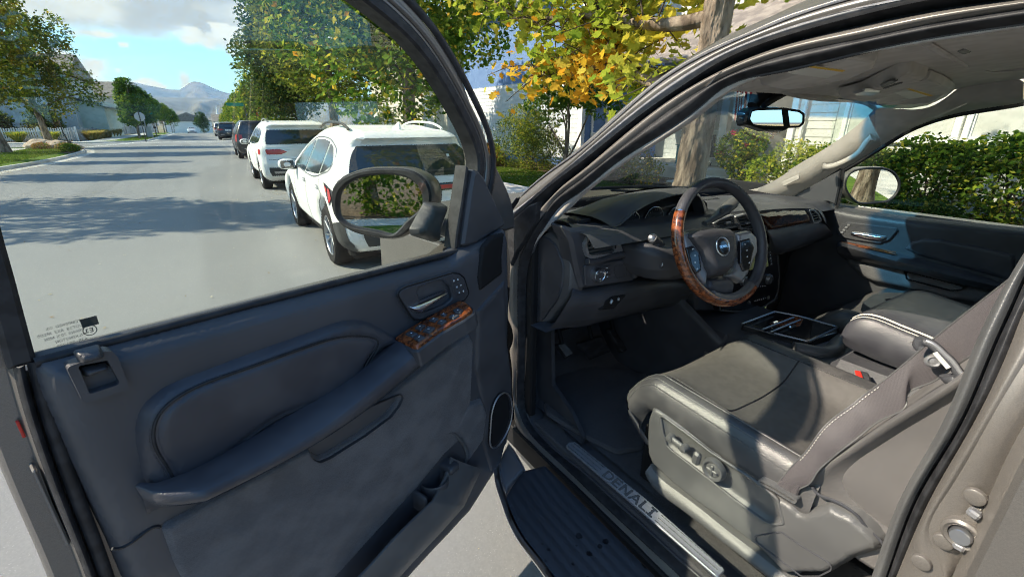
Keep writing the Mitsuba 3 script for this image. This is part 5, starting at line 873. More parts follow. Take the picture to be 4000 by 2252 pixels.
put(sb + '__stitching', cat(*[tube(np.array([u0_[i] * .93 + l0_[i] * .07, u0_[i] * .93 * .5 + l0_[i] * .07 * .5 + (u0_[i + 1] * .93 + l0_[i + 1] * .07) * .5]) + A(-.003, -.001, .001), .0009, 4, cap=False) for i in range(14, 45)]), 'm_label_white', False)
tag(sb + '__stitching', kind='stuff')
fold = A(*[[0.978,0.367,0.854],[0.978,0.361,0.882],[0.978,0.341,0.903],[0.978,0.32,0.912],[0.978,0.306,0.917],[0.978,0.317,0.89],[0.978,0.321,0.859]]); put(sb + '__anchor', slab(yz(.988), rpoly([[0.368,0.853],[0.363,0.877],[0.343,0.896],[0.318,0.899],[0.321,0.858],[0.346,0.856]], .003), -.006, .006, .003), 'm_webbing')
ta, tb_ = A(*[[1.06,0.22,1.29],[1.06,0.156,1.25]]); tc_ = curve(A(*[[1.055,0.218,1.29],[1.055,0.208,1.289],[1.055,0.19,1.278],[1.055,0.172,1.265],[1.055,0.161,1.253],[1.055,0.155,1.249]]), 30); tn = A(-.9, -.35, .2)
tgp = put(sb + '__tongue', cat(tube(tc_ + A(-.008, -.004, 0), .011, 10, flat=.7), tube(curve(A(*[[1.045,0.218,1.294],[1.045,0.22,1.28],[1.045,0.214,1.276]]), 12), .010, 8), tube(curve(A(*[[1.045,0.154,1.252],[1.045,0.155,1.238],[1.045,0.164,1.237],[1.045,0.169,1.242]]), 12), .012, 8)), 'm_dark_plastic', 60)
put(tgp + '__chrome_edge', tube(tc_ + A(-.016, -.008, .004), .004, 8), 'm_silver', 60)
put(tgp + '__slot', tube(A(*[[1.05,0.199,1.28],[1.05,0.175,1.26]]) + A(-.016, -.006, 0), .004, 6), 'm_label_white')
c = A(*[[1.06,0.196,1.254]])[0]; put(sb + '__stop_button', lathe([(0, .007), (.006, .006), (.009, .009), (.0125, .006), (.0135, 0)], c, tn, 18), 'm_silver', 50)
# centre console
CF = Frame((0, 0, .875), (1, 0, 0), (0, 1, 0), (0, 0, 1))
put(S + 'centre_console', cat(box((1.86, .72, .62), (.46, .9, .46), .03), box((1.80, 1.20, .62), (.36, .6, .46), .03), box((1.86, .10, .70), (.5, .9, .46), .03)), 'm_dark_plastic')
tp = A(*[[1.742,0.926],[1.995,0.924],[2.035,0.861],[2.052,0.69],[2.0,0.662],[1.81,0.689],[1.765,0.813]]); CC = S + 'centre_console'
put(CC + '__tray', relief(CF, rpoly(tp, .008), -.03, .03, .008, .010), 'm_gloss_black', 60)
put(CC + '__wood', relief(CF, rpoly([[1.847,0.864],[2.016,0.852],[2.022,0.811],[1.926,0.778],[1.84,0.84]], .006), -.002, .005, .006, .006), 'm_burl', 60)
for q in ([[1.725,0.912,0.885],[1.963,0.909,0.885]], [[1.742,0.836,0.885],[1.976,0.831,0.885]], [[1.747,0.805,0.885],[1.974,0.803,0.885]]):
    w = A(*q); put(CC + '__chrome_strip', tube(w, .004, 6), 'm_satin', 60)
for q in ([[1.838,0.85,0.885],[1.875,0.848,0.885]], [[1.854,0.785,0.885],[1.895,0.785,0.885]]):
    w = A(*q); put(CC + '__latch', span(w[0], w[1], .014, .012, .004), 'm_chrome')
put(CC + '__rim', tube(curve(A(*[[1.772,0.802,0.875],[1.81,0.689,0.875],[2.052,0.69,0.875],[2.035,0.831,0.875],[1.995,0.924,0.875]]), 40, k=1), .0045, 6), 'm_satin', 60)
rp(CF, [[1.821,0.79],[1.833,0.699],[2.018,0.773],[2.046,0.698],[1.843,0.699],[1.845,0.692]], 0, .002, .002, .01, 'm_matt_black', CC + '__cup_mat', .001)
arm_l = curve(A(*[[1.69,0.551,1.002],[1.69,0.549,1.025],[1.69,0.533,1.055],[1.69,0.51,1.072],[1.69,0.485,1.078],[1.69,0.42,1.072],[1.69,0.353,1.063],[1.69,0.301,1.054],[1.69,0.274,1.05]]), 40); arm_b = curve(A(*[[1.67,0.543,0.999],[1.67,0.52,0.987],[1.67,0.488,0.983],[1.67,0.454,0.979],[1.67,0.415,0.977],[1.67,0.384,0.976],[1.67,0.348,0.974],[1.67,0.312,0.969],[1.67,0.284,0.965]]), 40)
arm_t = arm_l + A(.035, .0, .012); ar_r = arm_l * A(0, 1, 1) + A(2.12, 0, .012); 
lid = [arm_b + A(.02, 0, -.03), arm_b, arm_b * .55 + arm_l * .45 + A(-.018, 0, 0), arm_l + A(-.006, 0, -.01), arm_l, arm_t, arm_t + A(.05, 0, .004), ar_r - A(.05, 0, 0), ar_r, ar_r + A(.03, 0, -.03), ar_r + A(.03, 0, -.15)]
al_ = put(CC + '__armrest', cat(grid(lid), fanfill(np.array([r[0] for r in lid]))), 'm_leather', 60)
for o in (-.002, .006, .014): put(al_ + '__stitching', tube(arm_l[6:] + A(o, 0, .010 if o > 0 else .003), .0014, 5), 'm_label_white', 60)
ty = Frame((0, 0, 1.075), (1, 0, 0), (0, 1, 0), (0, 0, 1))
tr_ = rpoly([[1.941,0.538],[1.977,0.526],[1.936,0.334],[1.86,0.334],[1.855,0.353],[1.9,0.512]], .008); to_ = rpoly([[1.835,0.566],[1.959,0.58],[2.031,0.561],[2.088,0.514],[2.049,0.335],[1.942,0.329],[1.82,0.324],[1.818,0.367],[1.798,0.527]], .02)
put(al_ + '__tray_frame', slab(ty, to_.difference(tr_), -.03, .0, .006), 'm_gray_plastic', 40)
put(al_ + '__tray', relief(ty, tr_.buffer(.003), -.004, -.03, .01, .008), 'm_matt_black', 50)
put(S + 'tunnel_carpet', cat(relief(yz(1.60), Polygon([(-.2, .48), (1.0, .48), (1.0, .80), (.8, .84), (-.2, .90)]), 0, .02, .03, .03)), 'm_side_carpet', 60)
ex_ = curve(A(*[[1.749,0.711,0.86],[1.773,0.673,0.86],[1.805,0.629,0.86],[1.838,0.619,0.86],[1.912,0.63,0.86],[1.989,0.641,0.86]]), 30); put(CC + '__side_ledge', tube(ex_ + A(.0, .0, -.01), .03, 10), 'm_gray_plastic', 60)
# passenger seat
pr = np.array([curve(r, 50) for r in seat_rows(2.08, 2.56, .80, .15, .90, .86)]); put(S + 'passenger_seat', grid(np.concatenate([[pr[0] + A(0, .02, -.10)], pr])), 'm_seat_leather', 60)
bq2 = [r + A(1.06, -.05, 0) for r in rows]; put(S + 'passenger_seat__backrest', cat(grid(bq2, closed=True), fanfill(bq2[0]), fanfill(bq2[-1])), 'm_seat_back', 60)
# footwell: carpet, mat, pedals, kick trim
fz = lambda x, y: .50 + .22 * max(0, (y - 1.42) / .22) ** 1.6
fl = [[(x, y, fz(x, y) + .006 * meshkit.fbm(A(x * 9, y * 9, 0)[None], 3)[0]) for x in np.linspace(1.03, 1.63, 24)] for y in np.linspace(.2, 1.66, 46)]
put(S + 'footwell_carpet', grid(fl), 'm_carpet', 60)
mt = rpoly([[0.988,1.268],[0.999,1.184],[1.028,1.051],[1.066,0.929],[1.161,0.899],[1.303,0.934],[1.384,1.074],[1.628,1.208],[1.54,1.318],[1.423,1.448],[1.243,1.509],[1.105,1.481]], .03)
put(S + 'floor_mat', relief(Frame((0, 0, .505), (1, 0, 0), (0, 1, 0), (0, 0, 1)), mt, 0, .014, .012, .015, lambda p, d: .006 * meshkit.fbm(np.stack([p[:, 0] * 12, p[:, 1] * 12, 0 * p[:, 0]], 1), 3)), 'm_carpet', 60)
put(S + 'kick_trim', relief(yz(1.03, 1), Polygon([(1.05, .53), (1.12, .60), (1.25, .66), (1.29, 1.2), (1.5, 1.2), (1.66, .8), (1.66, .5), (1.05, .5)]), -.03, .03, .02, .02), 'm_dark_plastic', 60)
for q, th, nm in (([[1.276,1.4,0.706],[1.428,1.4,0.707],[1.465,1.4,0.617],[1.329,1.4,0.613]], .02, 'brake_pedal'), ([[1.497,1.42,0.724],[1.55,1.42,0.691],[1.59,1.42,0.58],[1.539,1.42,0.579]], .02, 'accelerator'), ([[1.129,1.38,0.752],[1.176,1.38,0.748],[1.212,1.38,0.684],[1.161,1.38,0.678]], .02, 'parking_brake')):
    q = A(*q); n_ = unit(A(0, -.85, .52)); fr_ = Frame(q.mean(0), (1, 0, 0), unit(A(0, .52, .85)), n_); p2 = np.stack([(q - fr_.o) @ fr_.u, (q - fr_.o) @ fr_.v / .85], 1)
    k = put(S + nm, relief(fr_, rpoly(p2, .008), -.012, .02, .008, .006, lambda p, d: .002 * np.sin(p[:, 1] * 900) * (d > .006)), 'm_rubber', 40)
    put(k + '__arm', tube(np.array([fr_.o + A(0, .01, .0), fr_.o + A(.01, .10, .16), fr_.o + A(.01, .16, .3)]), .010, 8), 'm_matt_black')
put(S + 'parking_brake__pad', slab(Frame(fr_.o, fr_.u, fr_.v, fr_.w), rpoly(p2 * .8, .004), .006, .011, .002), 'm_gray_plastic')
put(S + 'tunnel_side', relief(Frame((1.60, 0, 0), (0, 1, 0), (0, 0, 1), (-1, 0, 0)), Polygon([(.9, .48), (.9, .84), (1.1, .95), (1.3, 1.1), (1.66, 1.1), (1.66, .48)]), 0, .02, .03, .03), 'm_dark_plastic', 60)
put(S + 'footwell_back', cat(box((1.32, 1.58, 1.0), (.66, .04, .6)), box((2.25, 1.50, .85), (.66, .04, .8), .01)), 'm_matt_black')
put(S + 'rear_bulkhead', box((1.80, -2.0, .95), (1.6, .05, .9)), 'm_matt_black')
# ================================================================ setting: ground, road, mountains
rng = np.random.default_rng(11)
mat('asphalt', proc(lambda p, n, uv: mix((.185, .188, .185), (.245, .247, .243), .4 * noise(p.x * 150, p.y * 150, p.z) + .6 * fbm(p.x * .6, p.y * .35, p.z, 4)) * (1 - .12 * smoothstep(.55, .7, fbm(p.x * 1.1, p.y * .12, 2., 3))) * (1 + .35 * smoothstep(.90, .95, noise(p.x * 210, p.y * 210, 3.)))), .85, 0, .3, bump=lambda p, n, uv: noise(p.x * 190, p.y * 190, p.z), scale=.0012)
mat('concrete', varied((.38, .365, .33), (.52, .50, .45), 3, 5), .85, 0, .3, bump=grainy(70), scale=.003)
mat('lawn', varied((.045, .085, .012), (.10, .15, .025), 5, 4), .95, 0, .1)
mat('soil', varied((.07, .05, .035), (.16, .12, .085), 9, 5), .95, 0, .1, bump=lambda p, n, uv: fbm(p.x * 14, p.y * 14, p.z, 4), scale=.05)
mat('field', varied((.16, .14, .075), (.24, .20, .11), .02, 4), .95, 0, .1)
mat('paint_white', varied((.62, .62, .60), (.74, .74, .72), 6), .7, 0, .3)
mat('mountain', proc(lambda p, n, uv: mix((.055, .055, .045), (.14, .11, .075), smoothstep(.35, .65, fbm(p.x * .0022, p.y * .0022, p.z * .006, 5)))), .95, 0, .1)
mat('bench', varied((.10, .095, .07), (.15, .13, .09), .003, 4), .95, 0, .1)
GZ = lambda y: np.where(np.asarray(y) < 95, 0., -np.minimum((np.asarray(y) - 95) * .0172, 9.0))
def sheet(xa, xb, ya, yb, z, nx=2, ny=None):
    ys = np.unique(np.r_[np.linspace(ya, yb, max(2, int(abs(yb - ya) / 12))), [v for v in (95., 140., 300., 620.) if ya < v < yb]])
    return grid([[(x, y, z + float(GZ(y))) for x in np.linspace(xa, xb, nx)] for y in ys])
def struct(k, m, mt, s=False): tag(put(k, m, mt, s), kind='structure'); return k
ys = np.r_[-400., -60, 0, 50, 95, 140, 200, 300, 450, 620, 900, 1500, 4000, 12300]
struct('ground', grid([[(x, y, -.02 + float(GZ(y)) - (0 if y < 650 else (y - 650) * .0015)) for x in (-12500, -2000, -300, -60, 0, 60, 300, 2000, 12500)] for y in ys]), 'm_field')
kl = curve(A((-6.75, -60), (-6.75, 20), (-6.62, 24.4), (-6.2, 27), (-6.0, 31), (-6.1, 36), (-6.7, 40), (-8.2, 43.2), (-11, 44.2), (-60, 44.2)), 90, k=1)
road = Polygon(np.vstack([kl[:, :2], [(-60, 52.6), (-7.5, 52.8), (-5.4, 54.2), (-4.7, 57), (-4.6, 95)], [(3.15, 95), (3.15, 57), (4.5, 54), (60, 53), (60, 45), (4.6, 44), (3.15, 41), (3.15, -60)]]))
v, f = trimesh.creation.triangulate_polygon(road, engine='earcut')
struct('road', cat(mesh(np.c_[v, 0 * v[:, 0]], f), sheet(-4.6, 3.15, 95, 640, 0)), 'm_asphalt')
def kerb(path, w=.16, h=.13, gutter=.45, side=1):
    p = np.asarray(path, float); t = np.gradient(p, axis=0); t /= np.linalg.norm(t, axis=1, keepdims=True); nrm = np.stack([-t[:, 1], t[:, 0]], 1) * side; z = GZ(p[:, 1])
    at = lambda o, zz: np.c_[p + nrm * o, zz + z]
    return grid([at(-gutter, .004), at(-.02, .012), at(0, h * .85), at(.02, h), at(w, h), at(w, -.02)])
fk = curve(A((-60, 52.6), (-7.5, 52.8), (-6.2, 53.3), (-5.2, 54.4), (-4.7, 57), (-4.6, 95), (-4.6, 140), (-4.6, 640)), 200, k=1)
rk = A(*[(3.15, y) for y in np.linspace(-60, 40, 60)], (3.4, 42), (4.6, 44), (20, 44.6)); rk2 = A((20, 53), (4.6, 54), (3.4, 56), *[(3.15, y) for y in np.linspace(58, 640, 90)])
struct('kerb', cat(kerb(kl[:, :2], side=1), kerb(fk, side=1), kerb(rk, side=-1), kerb(rk2, side=-1)), 'm_concrete')
mk = lambda y, x0=-5.8, x1=3.1, w=.14: sheet(x0, x1, y, y + w, .006)
cw = put('crosswalk', mk(40.9, -5.2), 'm_paint_white', False); tag(cw, 'pair of white painted crosswalk lines across the road before the side street', 'crosswalk')
put(cw + '__line', mk(43.9, -5.6), 'm_paint_white', False)
tag(put('stop_line', cat(grid([[(-7.6, 45.2, .006), (-7.3, 45.2, .006)], [(-5.6, 52., .006), (-5.3, 52., .006)]])), 'm_paint_white', False), 'slanting white line painted across the mouth of the side street', 'road marking')
struct('gutter', sheet(-5.6, 3.2, 52.0, 53.0, .004), 'm_concrete')
# pavements, verges and yards
def flat(pts, z): v, f = trimesh.creation.triangulate_polygon(Polygon(pts), engine='earcut'); return mesh(np.c_[v, z + GZ(v[:, 1])], f)
struct('lawn', cat(flat([(-6.9, -60), (-6.9, 20), (-6.76, 24.4), (-6.3, 28), (-6.15, 33), (-6.3, 37), (-7.0, 40.4), (-8.4, 42.6), (-11, 43.6), (-60, 43.6), (-60, 42.2), (-9.6, 42.2), (-9.6, -60)], .115),
    flat([(-60, 54.3), (-9, 54.3), (-9, 55.4), (-60, 55.4)], .11), flat([(-6.6, 54.2), (-5.5, 55.0), (-4.88, 57.4), (-4.78, 76), (-6.8, 76), (-7.4, 58), (-8.2, 55.5)], .12), sheet(-6.8, -4.76, 80, 330, .12),
    flat([(3.3, -60), (5.2, -60), (5.2, 40), (3.3, 40)], .115), sheet(3.3, 5.2, 57, 330, .115), flat([(6.7, 8.2), (9.2, 8.2), (9.35, 11.4), (9.0, 16), (9.5, 40), (6.7, 40)], .10)), 'm_lawn')
struct('pavement', cat(flat([(-11.2, -60), (-9.6, -60), (-9.6, 40.6), (-11.2, 40.6)], .118), flat([(-60, 40.6), (-9.6, 40.6), (-9.6, 42.2), (-60, 42.2)], .12), flat([(-60, 52.9), (-7.6, 53.1), (-6.6, 54.2), (-8.2, 55.5), (-7.4, 58), (-6.8, 76), (-6.8, 95), (-8.3, 95), (-8.9, 62), (-9.4, 55), (-60, 54.3)], .122), sheet(-8.3, -6.8, 95, 330, .122), flat([(-8, 76), (-4.7, 76), (-4.7, 80), (-8, 80)], .126),
    flat([(5.2, -60), (6.7, -60), (6.7, 40), (5.2, 40)], .118), flat([(6.7, 5.6), (12, 6.8), (12, 8.2), (6.7, 7.0)], .121)), 'm_concrete')
struct('planting_bed', cat(flat([(6.7, -30), (11.6, -30), (11.6, 5.6), (6.7, 5.6)], .09), flat([(9.0, 16), (9.35, 11.4), (9.1, 8.3), (14, 8.3), (14, 30), (9.5, 30)], .106), flat([(-60, 55.4), (-9.2, 55.4), (-8.9, 62), (-8.3, 95), (-8.3, 330), (-40, 330)], .10), flat([(-8.6, 41.2), (-6.9, 40.2), (-6.3, 37), (-6.3, 33.4), (-7.2, 36), (-8.0, 39)], .13), flat([(-60, -60), (-11.2, -60), (-11.2, 40.6), (-60, 40.6)], .08)), 'm_soil')
# mountains: a far ridge and the bench below it
def ridge(R, prof, depth, base, seed, rough):
    az = np.linspace(-62, 62, 420); el = np.interp(az, *zip(*prof)); rows = []
    n_ = lambda k: meshkit.fbm(np.c_[az * k, np.full(len(az), seed), 0 * az], 5, seed)
    for t in np.linspace(0, 1, 26):
        r = R - depth * t; h = R * np.tan(np.radians(el + rough * (n_(.9) - .5)))
        fold = meshkit.fbm(np.c_[az * 1.1 + 2.5 * t, np.full(len(az), t * 3), 0 * az + seed], 5, seed + 1) - .5
        z = base + (h - base) * (1 - t) ** 1.15 + fold * h * .55 * math.sin(math.pi * min(1, t * 1.02)) 
        rows.append(np.c_[np.sin(np.radians(az)) * r, np.cos(np.radians(az)) * r, np.maximum(z, base) if t > 0 else h])
    return grid(rows)
prof1 = [(-62, 2.2), (-40, 2.9), (-25, 2.6), (-14, 2.8), (-9, 2.75), (-6.8, 3.12), (-6.1, 3.18), (-5.6, 3.2), (-4.85, 3.52), (-3.9, 3.27), (-3.0, 3.12), (-2.1, 2.98), (-1.35, 2.96), (-.9, 3.25), (-.4, 3.62), (-.05, 3.75), (.6, 3.66), (1.3, 3.3), (2.1, 2.95), (3.2, 2.66), (6, 2.3), (14, 2.8), (30, 2.4), (62, 2.6)]
tag(put('hills', ridge(11000, prof1, 3200, -60, 5, .07), 'm_mountain', True), kind='structure')
prof2 = [(-62, 1.7), (-20, 2.0), (-8, 2.2), (-3, 2.28), (0, 2.30), (3, 2.24), (9, 2.0), (62, 1.6)]
tag(put('foothills', ridge(7000, prof2, 5200, -40, 9, .05), 'm_bench', True), kind='structure')
# ================================================================ houses
mat('siding_blue', varied((.115, .20, .37), (.135, .225, .40), 5), .6, 0, .3)
mat('siding_white', varied((.50, .50, .46), (.57, .57, .53), 5), .6, 0, .3)
mat('siding_pale', varied((.50, .55, .56), (.58, .62, .62), 5), .6, 0, .3)  # on the blue house front: blue siding with sunlight put into its colour
mat('trim_white', varied((.74, .73, .70), (.80, .79, .76), 4), .5, 0, .4)
mat('roof_gray', varied((.16, .14, .125), (.25, .22, .19), 4), .9, 0, .2, bump=lambda p, n, uv: noise(p.x * 4, p.y * 4, p.z * 14), scale=.02)
mat('stone', varied((.40, .30, .23), (.55, .45, .36), 8), .85, 0, .2, bump=grainy(30), scale=.01)
mat('blind', (.62, .63, .60), .6)
scene['m_pane'] = {'type': 'blendbsdf', 'weight': .55, 'a': {'type': 'thindielectric'}, 'b': {'type': 'twosided', 'bsdf': {'type': 'principled', 'base_color': rgb((.10, .115, .125)), 'roughness': .08, 'specular': .9}}}
mat('dark_pane', (.035, .045, .055), .06, 0, .8)
def wall_frame(a, b, out):
    a, b = A(*a), A(*b); u = unit(b - a); return Frame(a, u, (0, 0, 1), out), float(np.linalg.norm(b - a))
def boards(key, fr, L, z0, z1, pitch, mt, holes=()):
    """Lap boards on a wall, each a part, cut where the windows are."""
    z = z0; base = None
    while z < z1 - .01:
        h = min(pitch, z1 - z); cuts = sorted([(a, b) for a, b, c, d in holes if c < z + h * .5 < d]); x = 0; seg = []
        for a, b in cuts: seg.append((x, a)); x = b
        seg.append((x, L))
        for a, b in seg:
            if b - a < .03: continue
            p = fr([(a, z), (b, z), (b, z + h), (a, z + h)], [.024, .024, .006, .006]); q = fr([(a, z), (b, z)], 0)
            put(key, mesh(np.vstack([p, q]), [[0, 1, 2], [0, 2, 3], [4, 5, 1], [4, 1, 0]]), mt, False)
        z += pitch
def window(key, fr, a, b, z0, z1, fw=.09, pane='m_dark_plastic', blinds=False, bars=0):
    g = shapely.box(a, z0, b, z1); k = put(key, slab(fr, g.buffer(fw, join_style=2).difference(g), .0, .055, .006), 'm_trim_white', 30)
    put(k + '__sash', slab(fr, g.difference(g.buffer(-.035, join_style=2)), -.03, .02, .004), 'm_trim_white', 30)
    put(k + '__sill', box(fr([((a + b) / 2, z0 - fw)], .04)[0], np.abs(fr.u) * (b - a + 2.6 * fw) + np.abs(fr.w) * .10 + A(0, 0, .05), .006), 'm_trim_white')
    v = fr([(a, z0), (b, z0), (b, z1), (a, z1)], -.005); put(k + '__pane', mesh(v, [[0, 1, 2], [0, 2, 3]]), 'm_pane' if blinds else 'm_dark_pane', False)
    for j in range(bars): x = a + (b - a) * (j + 1) / (bars + 1); put(k + '__bar', box(fr([(x, (z0 + z1) / 2)], .004)[0], np.abs(fr.u) * .02 + np.abs(fr.w) * .02 + A(0, 0, z1 - z0)), 'm_trim_white')
    if blinds:
        v = fr([(a, z0), (b, z0), (b, z1), (a, z1)], -.16); put(k + '__backing', mesh(v, [[0, 1, 2], [0, 2, 3]]), 'm_dark_pane', False)
        z = z0 + .03
        while z < z1 - .03:
            p = fr([(a + .03, z), (b - .03, z), (b - .03, z + .050), (a + .03, z + .050)], [-.045, -.045, -.075, -.075]); put(k + '__slat', mesh(p, [[0, 1, 2], [0, 2, 3]]), 'm_blind', False); z += .075
    return k
# white house beside the suv: front wall at x = 11.5, porch to its left
WH = thing('white_house', 'white clapboard house with blinds in its windows behind the tall green hedge', 'house')
fr, L = wall_frame((11.5, 5.85, 0), (11.5, -6, 0), (-1, 0, 0))
hol = [(1.12 - .1, 1.65 + .6, 1.28, 3.0), (2.40 - .1, 2.92 + .09, 1.28, 3.0), (3.12 - .09, 4.9, 1.28, 3.0)]
put(WH, slab(fr, shapely.box(0, 0, L, 6.2), -.2, 0, 0), 'm_siding_white', False)
boards(WH + '__wall_board', fr, L, .35, 6.2, .17, 'm_siding_white', [(.93, 4.95, 1.2, 3.05)])
for a, b in ((1.16, 1.85), (2.02, 2.92), (3.13, 4.2)): window(WH + '__window', fr, a, b, 1.40, 2.95, .085, blinds=True)
put(WH + '__corner_board', cat(box((11.47, 5.80, 3.1), (.09, .14, 6.2)), box((11.55, 5.87, 3.1), (.14, .05, 6.2))), 'm_trim_white')
put(WH + '__downpipe', tube(A((11.40, 5.55, .2), (11.40, 5.55, 3.0), (11.40, 5.62, 6)), .035, 8), 'm_trim_white')
fr2, L2 = wall_frame((14.2, 12.0, 0), (14.2, 5.85, 0), (-1, 0, 0)); put(WH + '__porch_wall', cat(slab(fr2, shapely.box(0, 0, L2, 6.2), -.2, 0, 0), box((12.9, 5.78, 3.1), (2.7, .1, 6.2))), 'm_siding_white', False)
boards(WH + '__porch_wall_board', fr2, L2, .45, 3.2, .17, 'm_siding_pale', [(1.65, 3.1, 1.3, 2.6)])
window(WH + '__window', fr2, 1.95, 2.75, 1.40, 2.5, .1)
put(WH + '__porch_floor', box((12.9, 8.9, .22), (2.7, 6.0, .46), .03), 'm_concrete'); put(WH + '__porch_step', cat(box((11.3, 7.4, .15), (.5, 2.0, .30), .03), box((10.85, 7.4, .07), (.5, 2.2, .16), .03)), 'm_concrete')
for y in (8.25, 11.6): k = put(WH + '__porch_column', cat(box((12.62, y, 1.65), (.24, .24, 2.5), .012), box((12.62, y, .56), (.32, .32, .22), .02), box((12.62, y, 2.86), (.32, .32, .12), .02)), 'm_trim_white')
put(WH + '__porch_beam', box((12.62, 8.9, 3.08), (.28, 6.2, .34), .01), 'm_trim_white'); put(WH + '__porch_ceiling', box((13.4, 8.9, 3.22), (1.9, 6.2, .08)), 'm_trim_white')
put(WH + '__roof', mesh(A((11.0, 12.4, 3.3), (11.0, 5.9, 3.3), (14.3, 5.9, 5.0), (14.3, 12.4, 5.0), (11.0, 12.4, 3.2), (11.0, 5.9, 3.2)) * 1.0, [[0, 1, 2], [0, 2, 3], [4, 5, 1], [4, 1, 0]]), 'm_roof_gray', False)
# striped flag on the porch
st = put('flag', grid([[(12.25 + .05 * math.sin(9 * s) + .03 * t, 7.30 + .62 * s - .06 * t, 2.95 - .95 * t - .10 * s - .22 * s * t) for s in np.linspace(0, 1, 24)] for t in np.linspace(0, 1, 20)]), 'm_trim_white', 60)
tag(st, 'red and white striped flag hanging from the porch column', 'flag')
mat('flag_red', (.36, .03, .045), .7); mat('flag_blue', (.04, .07, .22), .7); mat('iron', (.02, .02, .022), .5)
def strip(a, b, t0=0, t1=1, off=-.004): return grid([[(12.25 + off + .05 * math.sin(9 * s) + .03 * t, 7.30 + .62 * s - .06 * t, 2.95 - .95 * t - .10 * s - .22 * s * t) for s in np.linspace(a, b, 6)] for t in np.linspace(t0, t1, 20)])
for j in range(6): put(st + '__stripe', strip((2 * j + 1) / 13., (2 * j + 2) / 13. ), 'm_flag_red', 60)
put(st + '__canton', strip(0, .5, 0, .4, -.008), 'm_flag_blue', 60); put(st + '__pole', tube(A((12.6, 8.15, 2.75), (12.25, 7.3, 2.97), (12.1, 6.9, 3.08)), .012, 8), 'm_trim_white')
# garden chairs on the porch
mat('chair_gray', (.055, .058, .062), .5); mat('chair_teal', (.03, .24, .28), .5); mat('chair_white', (.72, .72, .69), .5)
def garden_chair(pos, rot, mt, label, s=1.0):
    k0 = thing('garden_chair', label, 'chair', None)
    M = rotz(rot); pl_ = lambda m: moved(m, M, A(*pos), s)
    for j in range(5):
        a = (j - 2) * .10; top = .98 - .10 * ((j - 2) / 2.) ** 2
        put(k0 + '__back_slat', pl_(span((a * .8, -.18, .30), (a * 1.1, -.42, top), .085, .02, .006, (0, 1, .3))), mt)
    for j in range(4): put(k0 + '__seat_slat', pl_(span((-.25, .30 - j * .13, .38 - j * .022), (.25, .30 - j * .13, .38 - j * .022), .11, .02, .005)), mt)
    for sx in (-1, 1):
        put(k0 + '__arm', pl_(span((sx * .32, .36, .56), (sx * .32, -.34, .54), .11, .022, .006)), mt)
        put(k0 + '__leg', pl_(span((sx * .28, .32, .0), (sx * .28, .30, .55), .08, .03, .006)), mt); put(k0 + '__leg', pl_(span((sx * .26, -.50, .0), (sx * .26, .30, .36), .03, .09, .006)), mt)
    put(k0 + '__rail', pl_(span((-.3, .33, .34), (.3, .33, .34), .03, .10, .006)), mt)
    return k0
garden_chair((12.25, 8.35, .45), 2.55, 'm_chair_gray', 'dark gray slatted garden chair facing the street on the porch')
garden_chair((12.75, 9.35, .45), 1.6, 'm_chair_teal', 'teal garden chair at the far end of the porch')
garden_chair((13.6, 8.75, .45), 1.9, 'm_chair_white', 'white garden chair near the porch window')
kb_ = put('crate', box((12.05, 9.05, .60), (.34, .34, .28), .01), 'm_chair_teal'); tag(kb_, 'teal plastic crate on the porch floor beside the gray chair', 'crate')
for j in range(3): put(kb_ + '__slot', box((11.875, 9.05, .52 + .08 * j), (.006, .26, .03), .002), 'm_matt_black')
# blue house further along
BH = thing('blue_house', 'blue clapboard house with white corner boards behind the yellowing trees', 'house')
fr, L = wall_frame((11.35, 13.0, 0), (15.45, 13.0, 0), (0, -1, 0))
put(BH, cat(slab(fr, shapely.box(0, 0, L, 6.0), -.15, 0, 0), slab(Frame((11.35, 22, 0), (0, -1, 0), (0, 0, 1), (-1, 0, 0)), shapely.box(0, 0, 9, 6.0), -.15, 0, 0)), 'm_siding_blue', False)
boards(BH + '__wall_board', fr, L, .4, 6.0, .155, 'm_siding_blue', [(.40, 1.25, 1.2, 2.7), (3.0, 4.05, 4.2, 5.4)])
fq, LQ = wall_frame((11.35, 22, 0), (11.35, 13.0, 0), (-1, 0, 0)); boards(BH + '__front_board', fq, LQ, .4, 3.2, .155, 'm_siding_pale', [(5.2, 6.4, 1.1, 2.4)])  # front boards in a paler tone: sunlight painted into the blue siding
window(BH + '__window', fr, .50, 1.15, 1.30, 2.6, .09); window(BH + '__window', fr, 3.1, 3.95, 4.3, 5.3, .1, bars=1); window(BH + '__window', fq, 5.3, 6.3, 1.2, 2.3, .09)
put(BH + '__corner_board', box((11.37, 12.98, 3.0), (.16, .05, 6.0)), 'm_trim_white'); put(BH + '__corner_board', box((11.32, 13.08, 3.0), (.05, .2, 6.0)), 'm_trim_white'); put(BH + '__corner_board', box((15.40, 12.98, 3.0), (.14, .05, 6.0)), 'm_trim_white')
put(BH + '__eaves', cat(box((13.4, 12.8, 5.7), (4.6, .5, .25), .02), box((11.1, 17.5, 6.05), (.6, 9.6, .2), .02)), 'm_trim_white')
put(BH + '__roof', mesh(A((11.0, 12.5, 6.1), (15.8, 12.5, 6.1), (13.4, 12.5, 8.2), (11.0, 22.4, 6.1), (15.8, 22.4, 6.1), (13.4, 22.4, 8.2)), [[0, 1, 2], [0, 2, 5], [0, 5, 3], [1, 4, 5], [1, 5, 2]]), 'm_roof_gray', False)
put(BH + '__downpipe', tube(A((15.3, 12.9, 5.5), (15.5, 12.85, 5.2), (15.55, 12.85, .3)), .04, 8), 'm_trim_white')
